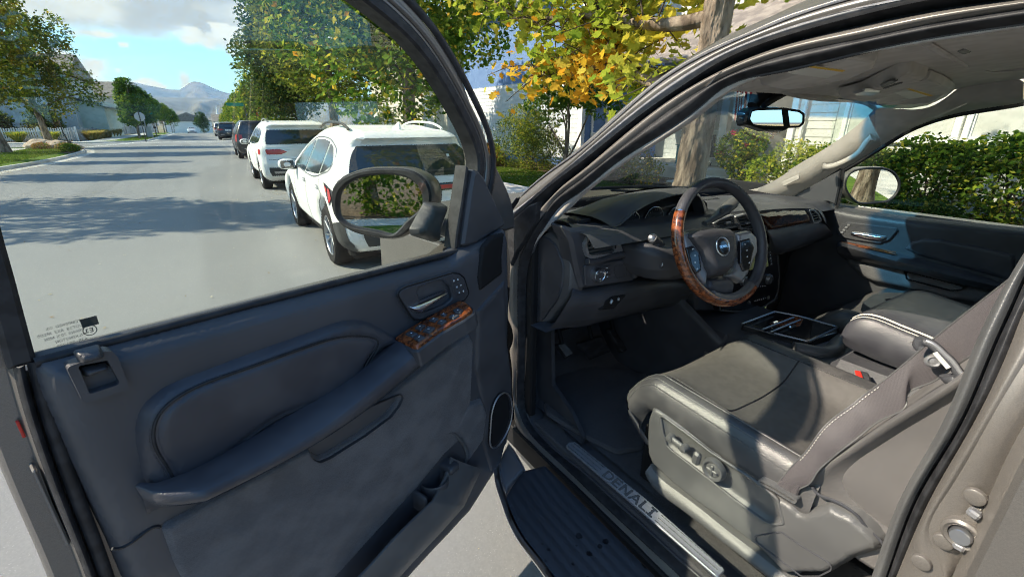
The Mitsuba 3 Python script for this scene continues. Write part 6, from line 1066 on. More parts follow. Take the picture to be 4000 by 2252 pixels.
# beige house with a stone-footed porch post beyond the shrub
TH_ = thing('beige_house', 'beige house with a white porch post on a stone footing behind the big shrub', 'house')
mat('siding_beige', varied((.52, .48, .40), (.60, .56, .48), 5), .65, 0, .3)
put(TH_, box((14.5, 30, 3.0), (7, 13, 6.0)), 'm_siding_beige'); put(TH_ + '__roof', mesh(A((10.4, 23, 6), (18.6, 23, 6), (14.5, 23, 8.3), (10.4, 37, 6), (18.6, 37, 6), (14.5, 37, 8.3)), [[0, 1, 2], [0, 2, 5], [0, 5, 3], [1, 4, 5], [1, 5, 2]]), 'm_roof_gray', False)
for y in (24.5, 27.0):
    k = put(TH_ + '__porch_post', box((10.4, y, 2.1), (.3, .3, 1.9), .02), 'm_trim_white'); put(k + '__cap', box((10.4, y, 1.17), (.62, .62, .08), .02), 'm_stone')
    for r in range(5):
        for c in range(2):
            for s_, (dx, dy) in enumerate(((0, -.255), (-.255, 0))):
                o = (c - .5) * .25 + (.06 if r % 2 else -.04); put(TH_ + '__stone', box((10.4 + dx + (o if dx == 0 else 0), y + dy + (o if dy == 0 else 0), .24 + r * .19), (.24 if dx == 0 else .06, .06 if dx == 0 else .24, .17), .02), 'm_stone')
fr3 = Frame((11.0, 36.5, 0), (0, -1, 0), (0, 0, 1), (-1, 0, 0)); window(TH_ + '__window', fr3, 5.0, 6.3, 1.3, 2.7, .1); window(TH_ + '__window', fr3, 8.5, 9.8, 1.3, 2.7, .1)
fr4 = Frame((11.0, 23.5, 0), (1, 0, 0), (0, 0, 1), (0, -1, 0)); window(TH_ + '__window', fr4, 1.0, 2.2, 1.3, 2.7, .1); window(TH_ + '__window', fr4, 1.0, 2.2, 4.0, 5.2, .1)
# houses across the street and far ahead
def house(key, label, x0, x1, y0, y1, h, rise, wallm, axis='y', wins=3, z=0):
    k = thing(key, label, 'house'); c = ((x0 + x1) / 2, (y0 + y1) / 2)
    put(k, box((c[0], c[1], z + h / 2), (x1 - x0, y1 - y0, h), .01), wallm); e = .4
    if axis == 'y': v = A((x0 - e, y0 - e, h), (x1 + e, y0 - e, h), (c[0], y0 - e, h + rise), (x0 - e, y1 + e, h), (x1 + e, y1 + e, h), (c[0], y1 + e, h + rise))
    else: v = A((x0 - e, y1 + e, h), (x0 - e, y0 - e, h), (x0 - e, c[1], h + rise), (x1 + e, y1 + e, h), (x1 + e, y0 - e, h), (x1 + e, c[1], h + rise))
    v[:, 2] += z; put(k + '__roof', mesh(v, [[0, 1, 2], [0, 2, 5], [0, 5, 3], [1, 4, 5], [1, 5, 2], [3, 5, 4]]), 'm_roof_gray', False)
    for j in range(wins):
        for lv in ((1.0, 2.3), (3.6, 4.9))[:1 if h < 4 else 2]:
            a = (j + .5) / wins
            fs = Frame((x0, y0, z), (1, 0, 0), (0, 0, 1), (0, -1, 0)); w_ = (x1 - x0) * a; window(k + '__window', fs, w_ - .45, w_ + .45, lv[0], lv[1], .08)
    fx = Frame((x1, y0, z), (0, 1, 0), (0, 0, 1), (1, 0, 0)) if x1 < 0 else Frame((x0, y1, z), (0, -1, 0), (0, 0, 1), (-1, 0, 0))
    for j in range(wins): w_ = (y1 - y0) * (j + .5) / wins; window(k + '__window', fx, w_ - .45, w_ + .45, 1.0, 2.3, .08)
    return k
mat('siding_gray', varied((.40, .41, .40), (.47, .48, .47), 3), .65, 0, .3); mat('siding_green', varied((.50, .55, .47), (.57, .61, .53), 3), .65, 0, .3)
hA = house('gray_house', 'tall pale gray house with a steep end wall behind the picket fence', -23, -10.9, 66, 80, 6.2, 2.5, 'm_siding_gray', 'x', 2)
put(hA + '__wing', box((-9.9, 73, 1.9), (2.2, 10, 3.8), .02), 'm_siding_green'); put(hA + '__porch_roof', mesh(A((-10.9, 67.5, 4.1), (-8.4, 67.5, 3.2), (-8.4, 78.5, 3.2), (-10.9, 78.5, 4.1)), [[0, 1, 2], [0, 2, 3]]), 'm_roof_gray', False)
house('low_house', 'low house with a dark car port half hidden behind the fence at far left', -44, -27, 66, 78, 3.4, 2.2, 'm_siding_green', 'x', 3)
house('brown_roofed_house', 'house with a brown roof rising above the far street trees', -23, -11.5, 100, 116, 5.6, 2.6, 'm_siding_beige', 'x', 2)
for q in ((-9.5, 2, 168, 178, 'small white gabled house with a solar panel at the end of the street'), (3, 13, 190, 204, 'gray roofed house right of the gabled one at the street end'), (-24, -13, 180, 194, 'tan house left of the gabled one at the street end')):
    k = house('far_house', q[4], q[0], q[1], q[2], q[3], 3.6, 2.4, 'm_trim_white' if q[0] == -9.5 else 'm_siding_gray', 'y' if q[0] == -9.5 else 'x', 2, -1.6)
    if q[0] == -9.5: put(k + '__solar_panel', box((-1.2, 172, 3.1), (3.0, 3.4, .06), .01, np.array([[.91, 0, .4], [0, 1, 0], [-.4, 0, .91]])), 'm_dark_pane')
sp2 = put('steeple', cat(box((7.2, 300, 1.0), (2.2, 2.2, 7)), lathe([(.9, 0), (.75, 1.4), (.5, 1.6), (.06, 5.6), (0, 5.7)], (7.2, 300, 4.4), (0, 0, 1), 12)), 'm_trim_white', 20); tag(sp2, 'thin white church steeple far beyond the end of the street', 'steeple')
# picket fence and garden wall across the side street
PF = thing('picket_fence', 'white wooden picket fence along the far side street with ornamental grasses before it', 'fence')
pk = box((0, 0, .62), (.085, .022, 1.05), .008); pkd = mikit.ply(pk, 'm_paint_white', smooth=False)
n_ = 0
for i in range(230):
    x = -9.7 - i * .152; s = 1.0 + .03 * math.sin(i * 1.3)
    scene[named(PF + '__picket')] = {**pkd, 'to_world': T().translate([x, 56.3, .08]).scale([1, 1, s])}
for z in (.35, .95): put(PF + '__rail', box((-27.2, 56.33, z), (35, .03, .09)), 'm_paint_white')
for i in range(15): put(PF + '__post', box((-9.65 - i * 2.4, 56.36, .68), (.11, .11, 1.3), .01), 'm_paint_white')
mat('wall_gray', varied((.27, .27, .27), (.36, .36, .355), 2), .8, 0, .2)
GW = thing('garden_wall', 'long gray panelled garden wall running along the far pavement', 'wall')
for i in range(24): y = 57 + i * 2.45; put(GW + '__panel', box((-9.9 + .0 * i, y, .55 + float(GZ(y))), (.08, 2.40, 1.05), .012), 'm_wall_gray')
for i in range(12): y = 55.9 + i * 4.9; put(GW + '__post', box((-9.88, y, .62 + float(GZ(y))), (.14, .12, 1.2), .012), 'm_wall_gray')

# air: far things fade to blue
scene['air'] = {'type': 'homogeneous', 'albedo': rgb((.95, .96, .97)), 'sigma_t': {'type': 'rgb', 'value': [3.4e-5, 5.4e-5, 9.5e-5]}}
scene['haze'] = {'type': 'cube', 'to_world': T().translate([0, 6000, 349]).scale([13000, 6500, 411]), 'bsdf': {'type': 'null'}, 'interior': {'type': 'ref', 'id': 'air'}}
tag('haze', 'thin blue haze of the far valley air', 'haze', kind='stuff')
# ================================================================ trees, shrubs, grass
mat('bark', proc(lambda p, n, uv: mix((.10, .075, .055), (.30, .245, .19), smoothstep(.3, .7, fbm(p.x * 14, p.y * 14, p.z * 3.2, 5)))), .95, 0, .1, bump=lambda p, n, uv: fbm(p.x * 20, p.y * 20, p.z * 4.5, 4), scale=.06)
mat('dark_bark', varied((.055, .042, .032), (.12, .095, .07), 8), .95, 0, .1)
leafmat('leaf'); 
PAL = dict(green=[(.05, .105, .016), (.085, .17, .024), (.14, .23, .035), (.21, .28, .045)], olive=[(.055, .085, .018), (.10, .14, .03), (.16, .19, .04), (.26, .25, .05)], lime=[(.20, .30, .035), (.33, .40, .045), (.46, .47, .07), (.58, .50, .06)], gold=[(.72, .45, .04), (.80, .53, .07), (.66, .33, .03), (.60, .50, .08)], dark=[(.025, .058, .016), (.045, .09, .022), (.075, .125, .03), (.12, .16, .04)], straw=[(.34, .28, .09), (.44, .35, .11), (.30, .28, .07), (.48, .35, .12)], rust=[(.28, .10, .03), (.35, .16, .05), (.20, .09, .03), (.33, .22, .08)])
KITE = A((0, 0, 0), (.32, .45, .06), (0, 1, 0), (-.32, .45, .06)); KF = A((0, 1, 2), (0, 2, 3)).astype(int)
LOBE = A((0, 0, 0), (.10, .16, .0), (.34, .14, .06), (.24, .38, .02), (.50, .52, .08), (.27, .64, .02), (.26, .90, .05), (0, 1.0, 0), (-.26, .90, .05), (-.27, .64, .02), (-.50, .52, .08), (-.24, .38, .02), (-.34, .14, .06), (-.10, .16, .0), (0, .45, .0))
LF = np.array([[14, i, (i + 1) % 14] for i in range(14)])
def leaves(P, size, pal, seed, shape=0, up=.35, jitter=.35, shades=None):
    r = np.random.default_rng(seed); n = len(P); v0, f0 = (KITE, KF) if shape == 0 else (LOBE, LF); m = len(v0)
    a = r.normal(size=(n, 3)); a[:, 2] = a[:, 2] * .6 - .35; a /= np.linalg.norm(a, axis=1, keepdims=True)
    nn = r.normal(size=(n, 3)); nn[:, 2] = np.abs(nn[:, 2]) + up; nn -= a * (nn * a).sum(1, keepdims=True); nn /= np.linalg.norm(nn, axis=1, keepdims=True) + 1e-9
    b = np.cross(a, nn); s = size * (1 + jitter * r.uniform(-1, 1, n))[:, None, None]
    v = P[:, None] + s * (v0[None, :, :1] * b[:, None] + v0[None, :, 1:2] * a[:, None] + v0[None, :, 2:] * nn[:, None])
    f = (f0[None] + (np.arange(n) * m)[:, None, None]).reshape(-1, 3)
    pals = np.array(PAL[pal] if isinstance(pal, str) else pal); k = np.clip(((shades if shades is not None else r.uniform(0, 1, n)) * .8 + .2 * r.uniform(0, 1, n)) * len(pals), 0, len(pals) - 1e-3).astype(int)
    c = pals[k] * (1 + .25 * r.uniform(-1, 1, (n, 1)))
    return mesh(v.reshape(-1, 3), f), np.repeat(np.clip(c, 0, 1), m, 0)
def scatter(lobes, n, seed, gap=.42, fs=1.3, skin=.55):
    r = np.random.default_rng(seed); L = np.array([(*c, *(R if np.ndim(R) else (R, R, R))) for c, R in lobes], float); vol = L[:, 3] * L[:, 4] * L[:, 5]; k = r.choice(len(L), int(n * 2.4), p=vol / vol.sum())
    d = r.normal(size=(len(k), 3)); d /= np.linalg.norm(d, axis=1, keepdims=True); q = r.uniform(0, 1, len(k)) ** (1 / 3.) * (1 - skin) + skin * r.uniform(.75, 1.08, len(k))
    P = L[k, :3] + d * q[:, None] * L[k, 3:]
    g = meshkit.fbm(P * fs, 3, seed); keep = np.where(g > gap)[0]
    return P[keep[:n]]
def foliage(key, lobes, n, size, pal, seed, shape=0, gap=.42, fs=1.3, extra=None, **kw):
    P = scatter(lobes, n, seed, gap, fs); sh = np.clip((meshkit.fbm(P * .8, 3, seed + 5) - .25) * 2, 0, 1)
    m, c = leaves(P, size, pal, seed, shape, shades=sh)
    if extra:
        for pal2, frac, box_ in extra:
            r = np.random.default_rng(seed + 3); ok = np.ones(len(P), bool) if box_ is None else ((P > box_[0]) & (P < box_[1])).all(1); ok &= r.uniform(0, 1, len(P)) < frac
            m_ = 4 if shape == 0 else 15; idx = np.where(ok)[0]; col = np.array(PAL[pal2])[r.integers(0, 4, len(idx))]
            c[(idx[:, None] * m_ + np.arange(m_)).ravel()] = np.repeat(col, m_, 0)
    k = named(key); scene[k] = mikit.ply(m, 'm_leaf', smooth=False, color=c); return k
def trunk(path, r0, r1, n=10, seed=0, k=24):
    c = curve(path, k, k=3 if len(path) > 3 else 1); rr_ = np.linspace(r0, r1, k) * (1 + .5 * np.exp(-np.linspace(0, 9, k)) * (r0 > .08)); m = tube(c, rr_, n)
    v = np.array(m.vertices); v += (meshkit.fbm(v * 6, 3, seed)[:, None] - .5) * r0 * .35 * A(1, 1, 0); return mesh(v, m.faces)
def tree(key, label, x, y, h, cr, pal, seed, n=9000, size=.14, tr=.16, clear=2.0, group=None, lean=(0, 0), extra=None, lobes=None, gap=.42, fs=1.3):
    k = thing(key, label, 'tree', group); r = np.random.default_rng(seed); z0 = .1 + float(GZ(y)); b = A(x, y, z0); top = b + A(lean[0], lean[1], h * .8)
    ms = [trunk([b, b * .6 + top * .4 + A(.05, .03, 0), top], tr, tr * .25, 9, seed)]
    if lobes is None:
        lobes = []
        for i in range(15):
            t = r.uniform(0, 1); a = r.uniform(0, 6.28); zz = z0 + clear + (h - clear) * t; w = cr * (1 - .55 * abs(t - .35) / .65) ; rad = cr * r.uniform(.34, .52)
            q = max(0, w - rad); c = A(x + lean[0] * t + q * math.cos(a), y + lean[1] * t + q * math.sin(a), min(zz, z0 + h - rad * .7)); lobes.append((c, A(rad, rad, rad * .82)))
        lobes.append((A(x + lean[0], y + lean[1], z0 + clear + (h - clear) * .45), A(cr * .7, cr * .7, (h - clear) * .42)))
    for c, R in lobes[::2]:
        s = b + (top - b) * np.clip((c[2] - 1.2 - z0) / max(top[2] - z0, .1), .22, .9); ms.append(trunk([s, (s + c) / 2 + A(0, 0, .2), c], tr * .32, .015, 6, seed, 8))
    put(k + '__trunk', cat(*ms), 'm_bark', 60); foliage(k + '__crown', lobes, n, size, pal, seed, extra=extra, gap=gap, fs=fs)
    return k
row = 'street trees along the near kerb'
tree('street_tree', 'green maple behind the nearest white crossover, turning yellow at its outer leaves', 4.5, 11.9, 8.4, 3.4, 'green', 21, 30000, .15, .20, 2.2, lobes=None, extra=[('lime', .35, None), ('gold', .03, None)], fs=1.1)
tree('street_tree', 'tall dark green tree beside the second white parked suv', 4.5, 20.5, 9.2, 3.6, 'olive', 22, 26000, .16, .19, 1.9, extra=[('lime', .18, None)], fs=1.0)
tree('street_tree', 'dark tree between the parked minivan and the white suv', 4.5, 28.0, 8.8, 3.2, 'dark', 23, 16000, .18, .18, 1.9, extra=[('olive', .4, None)])
tree('street_tree', 'green tree with a yellow patch past the parked minivan', 4.6, 36.0, 7.8, 2.8, 'green', 24, 10000, .2, .16, 1.8, extra=[('lime', .25, None)])
for i, y in enumerate((58., 67., 77., 88., 101., 116., 134.)): tree('street_tree', ('first', 'second', 'third', 'fourth', 'fifth', 'sixth', 'seventh', 'eighth', 'ninth', 'tenth')[i] + ' small green tree on the right beyond the junction, counted from it', 4.6, y, 5.6 - .1 * i, 1.9, 'green', 30 + i, 3500, .24, .11, 1.5, group='small trees beyond the junction on the right', extra=[('lime', .3, None)])
for i, y in enumerate((-7.5, -15., -23.)): tree('street_tree', 'autumn street tree behind the open suv', 4.6, y, 7.0, 2.6, 'lime', 38 + i, 5000, .2, .16, 1.8, group='street trees behind the suv', extra=[('gold', .4, None)])
# across the street
lA = [(A(-9.2, 35.8, 5.2), 2.4), (A(-10.2, 36.0, 7.0), 2.2), (A(-8.4, 36.8, 7.9), 1.7), (A(-10.6, 36.4, 3.6), 1.9), (A(-8.6, 35.6, 3.8), 1.6), (A(-9.6, 36.2, 9.2), 1.5), (A(-11.3, 36.2, 9.0), 1.5), (A(-8.1, 36.4, 6.2), 1.5)]
tree('verge_tree', 'olive green tree at far left on the grass verge nearest the road', -9.4, 36.4, 10.2, 3, 'olive', 41, 14000, .19, .22, lobes=lA, lean=(-.8, .2), extra=[('lime', .22, None), ('gold', .02, None)])
lB = [(A(-9.5, 44.5, 6.6), 2.3), (A(-8.0, 44.5, 5.6), 1.8), (A(-10.4, 44.5, 5.0), 2.2), (A(-7.0, 44.2, 4.3), 1.5), (A(-9.0, 44.6, 4.2), 1.9), (A(-10, 44.5, 8.3), 1.7), (A(-6.3, 44.0, 3.6), 1.0), (A(-7.6, 44.4, 7.2), 1.4), (A(-11.6, 44.6, 6.4), 1.8), (A(-8.2, 44, 3.1), 1.3)]
tree('verge_tree', 'olive tree with a leaning trunk at the corner of the side street', -9.15, 44.6, 9.2, 3, 'olive', 42, 15000, .19, .19, lobes=lB, lean=(-.6, 0), extra=[('lime', .2, None), ('gold', .03, None)])
for i, (x, y) in enumerate(((-9.4, 14.6), (-9.4, 22.8), (-9.3, 29.4))): tree('verge_tree', f'street tree across the road casting its shadow over the asphalt', x, y, (9.6, 8.2, 7.2)[i], (3.1, 1.7, 1.4)[i], 'olive', 44 + i, (13000, 6000, 4500)[i], .2, .15, 2.2, group='trees across the road outside the frame', gap=.47)
for i, y in enumerate((60.5, 64.5, 68.5, 74, 81, 89, 98, 108, 120, 134)): tree('young_tree', ('first', 'second', 'third', 'fourth', 'fifth', 'sixth', 'seventh', 'eighth', 'ninth', 'tenth')[i] + ' young green tree along the far verge counted from the stop sign', -5.75 - .25 * (i % 2), y, (5.6, 5.0, 5.3, 5.0, 5.2, 5.0, 5, 5, 5, 5)[i], 1.75, 'green', 50 + i, 5200 if i < 4 else 3000, .2, .075, 1.9, group='young trees along the far verge', extra=[('lime', .3, None), ('dark', .25, None)], gap=.45)
for i, (x, y, h) in enumerate(((-13, 63, 3.2), (-16, 62, 2.6), (-21, 63, 4.0), (-26, 62.5, 3.2), (-32, 63, 5.5))): tree('garden_tree', ('first', 'second', 'third', 'fourth', 'fifth', 'sixth', 'seventh', 'eighth', 'ninth', 'tenth')[i] + ' dark bushy tree behind the picket fence counted from its right end', x, y, h, 1.7, 'dark', 70 + i, 3500, .22, .1, .5, group='dark trees behind the picket fence', extra=[('olive', .4, None)])
for i, (x, y) in enumerate(((-12.8, 2.2), (-13.4, -1.0), (-12.6, -4.2), (-14, -8.5), (-13, -13), (-12.5, -18), (-11.5, -24))): tree('yard_tree', ('first', 'second', 'third', 'fourth', 'fifth', 'sixth', 'seventh', 'eighth', 'ninth', 'tenth')[i] + ' leafy yard tree seen in the door mirror across the street', x, y, 7.5, 2.9, 'green', 80 + i, 9000, .17, .2, .5, group='yard trees across the street', extra=[('lime', .3, None)])
tree('end_tree', 'round dark green tree at the end of the road', -.4, 158, 5.4, 2.3, 'dark', 90, 3000, .3, .14, .8)
# the near oak
OK_ = thing('oak_tree', 'large oak with yellow and orange leaves and rough bark beside the windshield', 'tree')
ob = A(4.25, 3.13, .1); up_ = A(4.3, 3.05, 3.2); ut = A(4.2, 3.15, 7.5)
brs = [[(4.28, 3.1, 2.62), (4.25, 4.0, 2.70), (4.3, 5.0, 2.95), (4.2, 6.1, 3.05), (4.1, 7.0, 3.5), (4.0, 7.6, 4.0)], [(4.28, 3.1, 2.15), (4.3, 3.6, 2.05), (4.4, 4.3, 2.25), (4.5, 4.9, 2.35), (4.5, 5.6, 2.3), (4.4, 6.3, 2.5)], [(4.3, 3.1, 3.1), (4.5, 4.2, 3.5), (4.8, 5.5, 3.7), (4.9, 6.8, 3.9)], [(4.3, 3.1, 3.4), (4.6, 2.3, 3.5), (5.0, 1.5, 3.7), (5.2, .8, 4.0)], [(4.3, 3.1, 3.8), (3.8, 4.2, 4.6), (3.4, 5.6, 5.1)], [(4.3, 3.1, 2.9), (5.2, 3.6, 3.3), (6.1, 4.4, 3.6)], [(4.3, 3.1, 4.4), (4.6, 2.2, 5.4), (4.8, 1.3, 6.2)], [(4.25, 4.0, 2.7), (4.7, 4.9, 2.75), (5.2, 6.0, 2.8)]]
m = trunk([ob, ob * .5 + up_ * .5 + A(.02, .02, 0), up_, ut], .150, .09, 72, 5, 260); v = np.array(m.vertices); cx_ = np.stack([np.interp(v[:, 2], (.1, 3.2, 7.5), (4.25, 4.3, 4.2)), np.interp(v[:, 2], (.1, 3.2, 7.5), (3.13, 3.05, 3.15)), v[:, 2]], 1); a_ = np.arctan2(v[:, 1] - cx_[:, 1], v[:, 0] - cx_[:, 0])
rg_ = np.abs(meshkit.fbm(np.stack([np.cos(a_) * 2.6, np.sin(a_) * 2.6, v[:, 2] * 2.2], 1), 4, 31) - .5) * 2; v += unit(A(1, 0, 0))[0] * (v - cx_) * A(1, 1, 0) / .15 * ((np.clip(rg_ * 2.2, 0, 1) - .6) * .028)[:, None]
put(OK_ + '__trunk', mesh(v, m.faces), 'm_bark', 60)
for i, b_ in enumerate(brs): put(OK_ + '__branch', trunk(b_, .075 if i < 2 else .055, .014, 9, 9 + i, 20), 'm_bark', 60)
tw = []; LP_ = []; ro = np.random.default_rng(77)
for b_ in brs:
    c = curve(b_, 30, k=3 if len(b_) > 3 else 1)
    for i in range(4, 30):
        for _ in range(3):
            d = unit(ro.normal(size=3) * A(1, 1, .6)); L_ = ro.uniform(.25, .8); e = c[i] + d * L_; tw.append(tube([c[i], (c[i] + e) / 2 + A(0, 0, .05), e], [.012, .008, .004], 5, cap=False))
            for _ in range(9): LP_.append(c[i] + d * L_ * ro.uniform(.25, 1.1) + ro.normal(size=3) * .13)
put(OK_ + '__twigs', cat(*tw), 'm_dark_bark', 60); tag(OK_ + '__twigs', kind='stuff')
LP_ = np.array(LP_); LP_ = LP_[LP_[:, 2] > 1.75]
cl = scatter([(A(4.3, 5.6, 3.9), A(1.5, 2.4, .9)), (A(5.0, 4.5, 4.2), A(1.7, 2.5, 1.0)), (A(4.6, 1.4, 4.4), A(1.6, 1.6, 1.0)), (A(4.3, 3.5, 5.6), A(2.4, 2.9, 1.5)), (A(5.6, 5.6, 3.3), A(1.2, 1.5, .6))], 6500, 78, .44, 1.7)
PP = np.vstack([LP_, cl]); sh = np.clip((meshkit.fbm(PP * 1.1, 3, 4) - .25) * 2, 0, 1)
m, c = leaves(PP, .125, 'lime', 79, 1, .5, .4, sh)
q_ = meshkit.fbm(PP * .9, 2, 8); gold = ((PP[:, 2] < 2.75) & (PP[:, 1] > 4.3) & (q_ + ro.uniform(-.12, .12, len(PP)) > .47)) | (ro.uniform(0, 1, len(PP)) < .06); ix = np.where(gold)[0]
c[(ix[:, None] * 15 + np.arange(15)).ravel()] = np.repeat(np.array(PAL['gold'])[ro.integers(0, 4, len(ix))], 15, 0)
scene[OK_ + '__crown'] = mikit.ply(m, 'm_leaf', smooth=False, color=c)
# small many-stemmed tree and the shrubs of the front gardens
MT = thing('ornamental_tree', 'small many-stemmed tree with drooping green leaves in front of the blue house', 'tree')
stems = [[(9.6, 11.7, .1), (9.6, 11.7, .7), (9.62, 11.65, 1.4), (9.6, 11.75, 2.4)], [(9.6, 11.7, .5), (9.65, 11.2, 1.2), (9.7, 10.9, 1.8), (9.7, 10.5, 2.4)], [(9.6, 11.7, .5), (9.6, 12.1, 1.1), (9.5, 12.6, 1.7), (9.5, 12.9, 2.2)], [(9.6, 11.7, .8), (9.4, 11.5, 1.5), (9.3, 11.3, 2.3)], [(9.6, 11.7, .7), (9.8, 12.0, 1.5), (9.8, 12.4, 2.4)]]
put(MT + '__trunk', cat(*[trunk(s, .085 if i == 0 else .035, .015, 10, i, 24) for i, s in enumerate(stems)]), 'm_bark', 60)
foliage(MT + '__crown', [(A(9.6, 11.7, 2.6), A(1.0, 1.3, .55)), (A(9.6, 10.7, 2.5), A(.8, .9, .5)), (A(9.5, 12.7, 2.35), A(.8, .8, .45)), (A(9.6, 11.8, 3.3), A(1.1, 1.4, .5)), (A(9.7, 10.2, 2.1), A(.5, .6, .35)), (A(9.5, 12.2, 1.85), A(.5, .5, .3))], 5200, .12, 'green', 101, 0, .40, 2., extra=[('lime', .12, None)])
def shrub(label, lobes, n, size, pal, seed, extra=None, stems_=5, gap=.4, name='shrub', group=None, shape=0):
    k = thing(name, label, 'shrub', group); c0 = np.mean([c for c, _ in lobes], 0); r = np.random.default_rng(seed); g0 = A(c0[0], c0[1], .1 + float(GZ(c0[1])))
    put(k + '__stems', cat(*[tube(curve([g0 + r.normal(size=3) * A(.12, .12, 0), (g0 + c) / 2 + r.normal(size=3) * .08, c + r.normal(size=3) * .1], 6, k=1), [.018, .016, .014, .012, .009, .006], 5) for c, _ in (lobes * 3)[:stems_ + len(lobes)]]), 'm_dark_bark', 60)
    foliage(k + '__foliage', lobes, n, size, pal, seed, shape, gap, 2.2, extra); return k
shrub('big round shrub with yellow-tinged small leaves left of the ornamental tree', [(A(9.4, 14.4, 1.0), A(.95, 1.1, .95)), (A(9.4, 13.1, .85), A(.85, 1.0, .8)), (A(9.5, 14.1, 1.75), A(.7, .8, .55)), (A(9.5, 13.2, 1.5), A(.7, .8, .6)), (A(9.6, 12.4, .7), A(.6, .7, .6))], 15000, .062, 'olive', 111, [('lime', .45, None), ('gold', .04, None), ('dark', .15, None)], 10, .36)
shrub('dry brown grassy bush at the left foot of the big shrub', [(A(9.0, 15.6, .5), A(.4, .5, .45)), (A(8.9, 15.0, .35), A(.35, .4, .35))], 1800, .14, 'rust', 112, None, 6, .3)
for i, (y, h, w) in enumerate(((3.55, 1.05, .75), (2.7, 1.25, .85), (1.75, 1.3, .9), (.8, 1.3, .9), (-.2, 1.2, .9))):
    shrub(('leftmost', 'second', 'third', 'fourth', 'rearmost')[i] + ' broad-leaved hedge shrub below the white house windows seen through the passenger window', [(A(10.2, y, .62 * h), A(.65, w * .72, .55 * h)), (A(10.25, y + .2, h * .95), A(.55, w * .6, .32)), (A(10.1, y - .3, h * .85), A(.5, w * .5, .35))], 3600, .085, 'green', 121 + i, [('lime', .42, None), ('dark', .2, None)], 6, .38)
shrub('low feathery conifer on the mulch below the hedge', [(A(9.2, 2.35, .3), A(.4, .45, .28))], 1500, .07, 'dark', 131, [('olive', .4, None)], 4, .3)
shrub('small round evergreen beside the low conifer on the mulch', [(A(9.4, 3.0, .28), A(.3, .35, .24))], 1000, .06, 'dark', 132, [('olive', .4, None)], 4, .3)
shrub('leafy rose bush with pink flowers before the porch column', [(A(11.2, 6.95, 1.0), A(.45, .5, .5)), (A(11.1, 6.5, 1.25), A(.4, .42, .35)), (A(11.3, 6.7, .6), A(.4, .4, .4))], 2600, .075, 'green', 133, [('lime', .5, None)], 6, .36)
shrub('pale green bush below the white house corner', [(A(11.0, 5.4, .85), A(.5, .55, .5)), (A(10.9, 4.7, .8), A(.5, .6, .5)), (A(10.8, 5.9, .6), A(.4, .4, .4))], 3400, .08, 'lime', 134, [('green', .45, None)], 6, .36)
shrub('reddish-leaved shrub on the porch beyond the flag', [(A(13.2, 7.5, 1.55), A(.35, .5, .4))], 900, .09, 'rust', 135, None, 4, .3)
shrub('straggly brown shrub beside the oak trunk', [(A(9.3, 8.6, .7), A(.5, .7, .5)), (A(9.0, 7.9, .6), A(.5, .5, .45)), (A(9.4, 9.4, .8), A(.5, .6, .5))], 2600, .07, 'olive', 136, [('rust', .2, None), ('gold', .12, None)], 12, .45)
rs = np.random.default_rng(5)
for i, (x, y, z) in enumerate(((11.0, 6.9, 1.45), (11.0, 6.6, 1.15), (10.9, 7.1, .95))):
    m, c = leaves(A(x, y, z) + rs.normal(size=(26, 3)) * .035, .06, [(.55, .04, .12), (.65, .08, .18)], 140 + i); k = named('rose'); scene[k] = mikit.ply(m, 'm_leaf', smooth=False, color=c); tag(k, 'pink rose bloom on the leafy bush by the porch', 'flower', 'pink roses on the porch bush')
for i in range(16):
    x, y = (-11.2 - 2.1 * i, 55.7) if i < 8 else (-9.1 + .02 * (i - 8), 58.2 + 2.3 * (i - 8)); r = np.random.default_rng(150 + i); n = 420
    a = r.uniform(0, 6.28, n); s = np.sqrt(r.uniform(0, 1, n)) * .18; b0 = np.c_[x + s * np.cos(a), y + s * np.sin(a), np.full(n, .1 + float(GZ(y)))]; t_ = b0 + np.c_[np.cos(a), np.sin(a), 0 * a] * r.uniform(.25, .85, n)[:, None] * (1.0 if i < 8 else .8) + np.c_[0 * a, 0 * a, r.uniform(.5, .95, n)]
    w = np.c_[-np.sin(a), np.cos(a), 0 * a] * .03; mm = (b0 + (t_ - b0) * .55 + A(0, 0, .18)); v = np.stack([b0 - w * .5, b0 + w * .5, mm + w, mm - w, t_], 1).reshape(-1, 3); f = (np.array([[0, 1, 2], [0, 2, 3], [3, 2, 4]])[None] + 5 * np.arange(n)[:, None, None]).reshape(-1, 3)
    k = named('ornamental_grass'); scene[k] = mikit.ply(mesh(v, f), 'm_leaf', smooth=False, color=np.repeat(np.array(PAL['straw' if i >= 3 else 'lime'])[r.integers(0, 4, n)] * (1 if i >= 3 else .8), 5, 0)); tag(k, 'clump of straw-coloured ornamental grass along the picket fence' if i < 8 else 'clump of golden ornamental grass along the garden wall', 'grass clump', 'grass clumps by the picket fence' if i < 8 else 'grass clumps by the garden wall')
for i, (x, y, s) in enumerate(((-8.05, 40.6, .42), (-8.9, 40.9, .5), (-6.9, 38.6, .3))):
    m = trimesh.creation.icosphere(3, 1.0); v = np.array(m.vertices) * (1 + .5 * (meshkit.fbm(np.array(m.vertices) * 1.7, 3, i)[:, None] - .5)) * A(s * 1.5, s, s * .8) + A(x, y, .1 + s * .4); k = put('boulder', mesh(v, m.faces), 'm_stone', 40); tag(k, ('pale boulder at the corner bed near the leaning tree', 'larger tan boulder left of the corner bed', 'small boulder at the right end of the corner bed')[i], 'boulder')
for i, (x, y) in enumerate(((-7.4, 38.8), (-6.8, 37.0), (-8.6, 39.6), (-6.6, 35.6))): shrub('low dry shrub in the planted street corner', [(A(x, y, .3), A(.45, .4, .26))], 700, .08, 'olive' if i % 2 else 'rust', 160 + i, [('green', .3, None)], 3, .3, group='dry shrubs of the street corner')
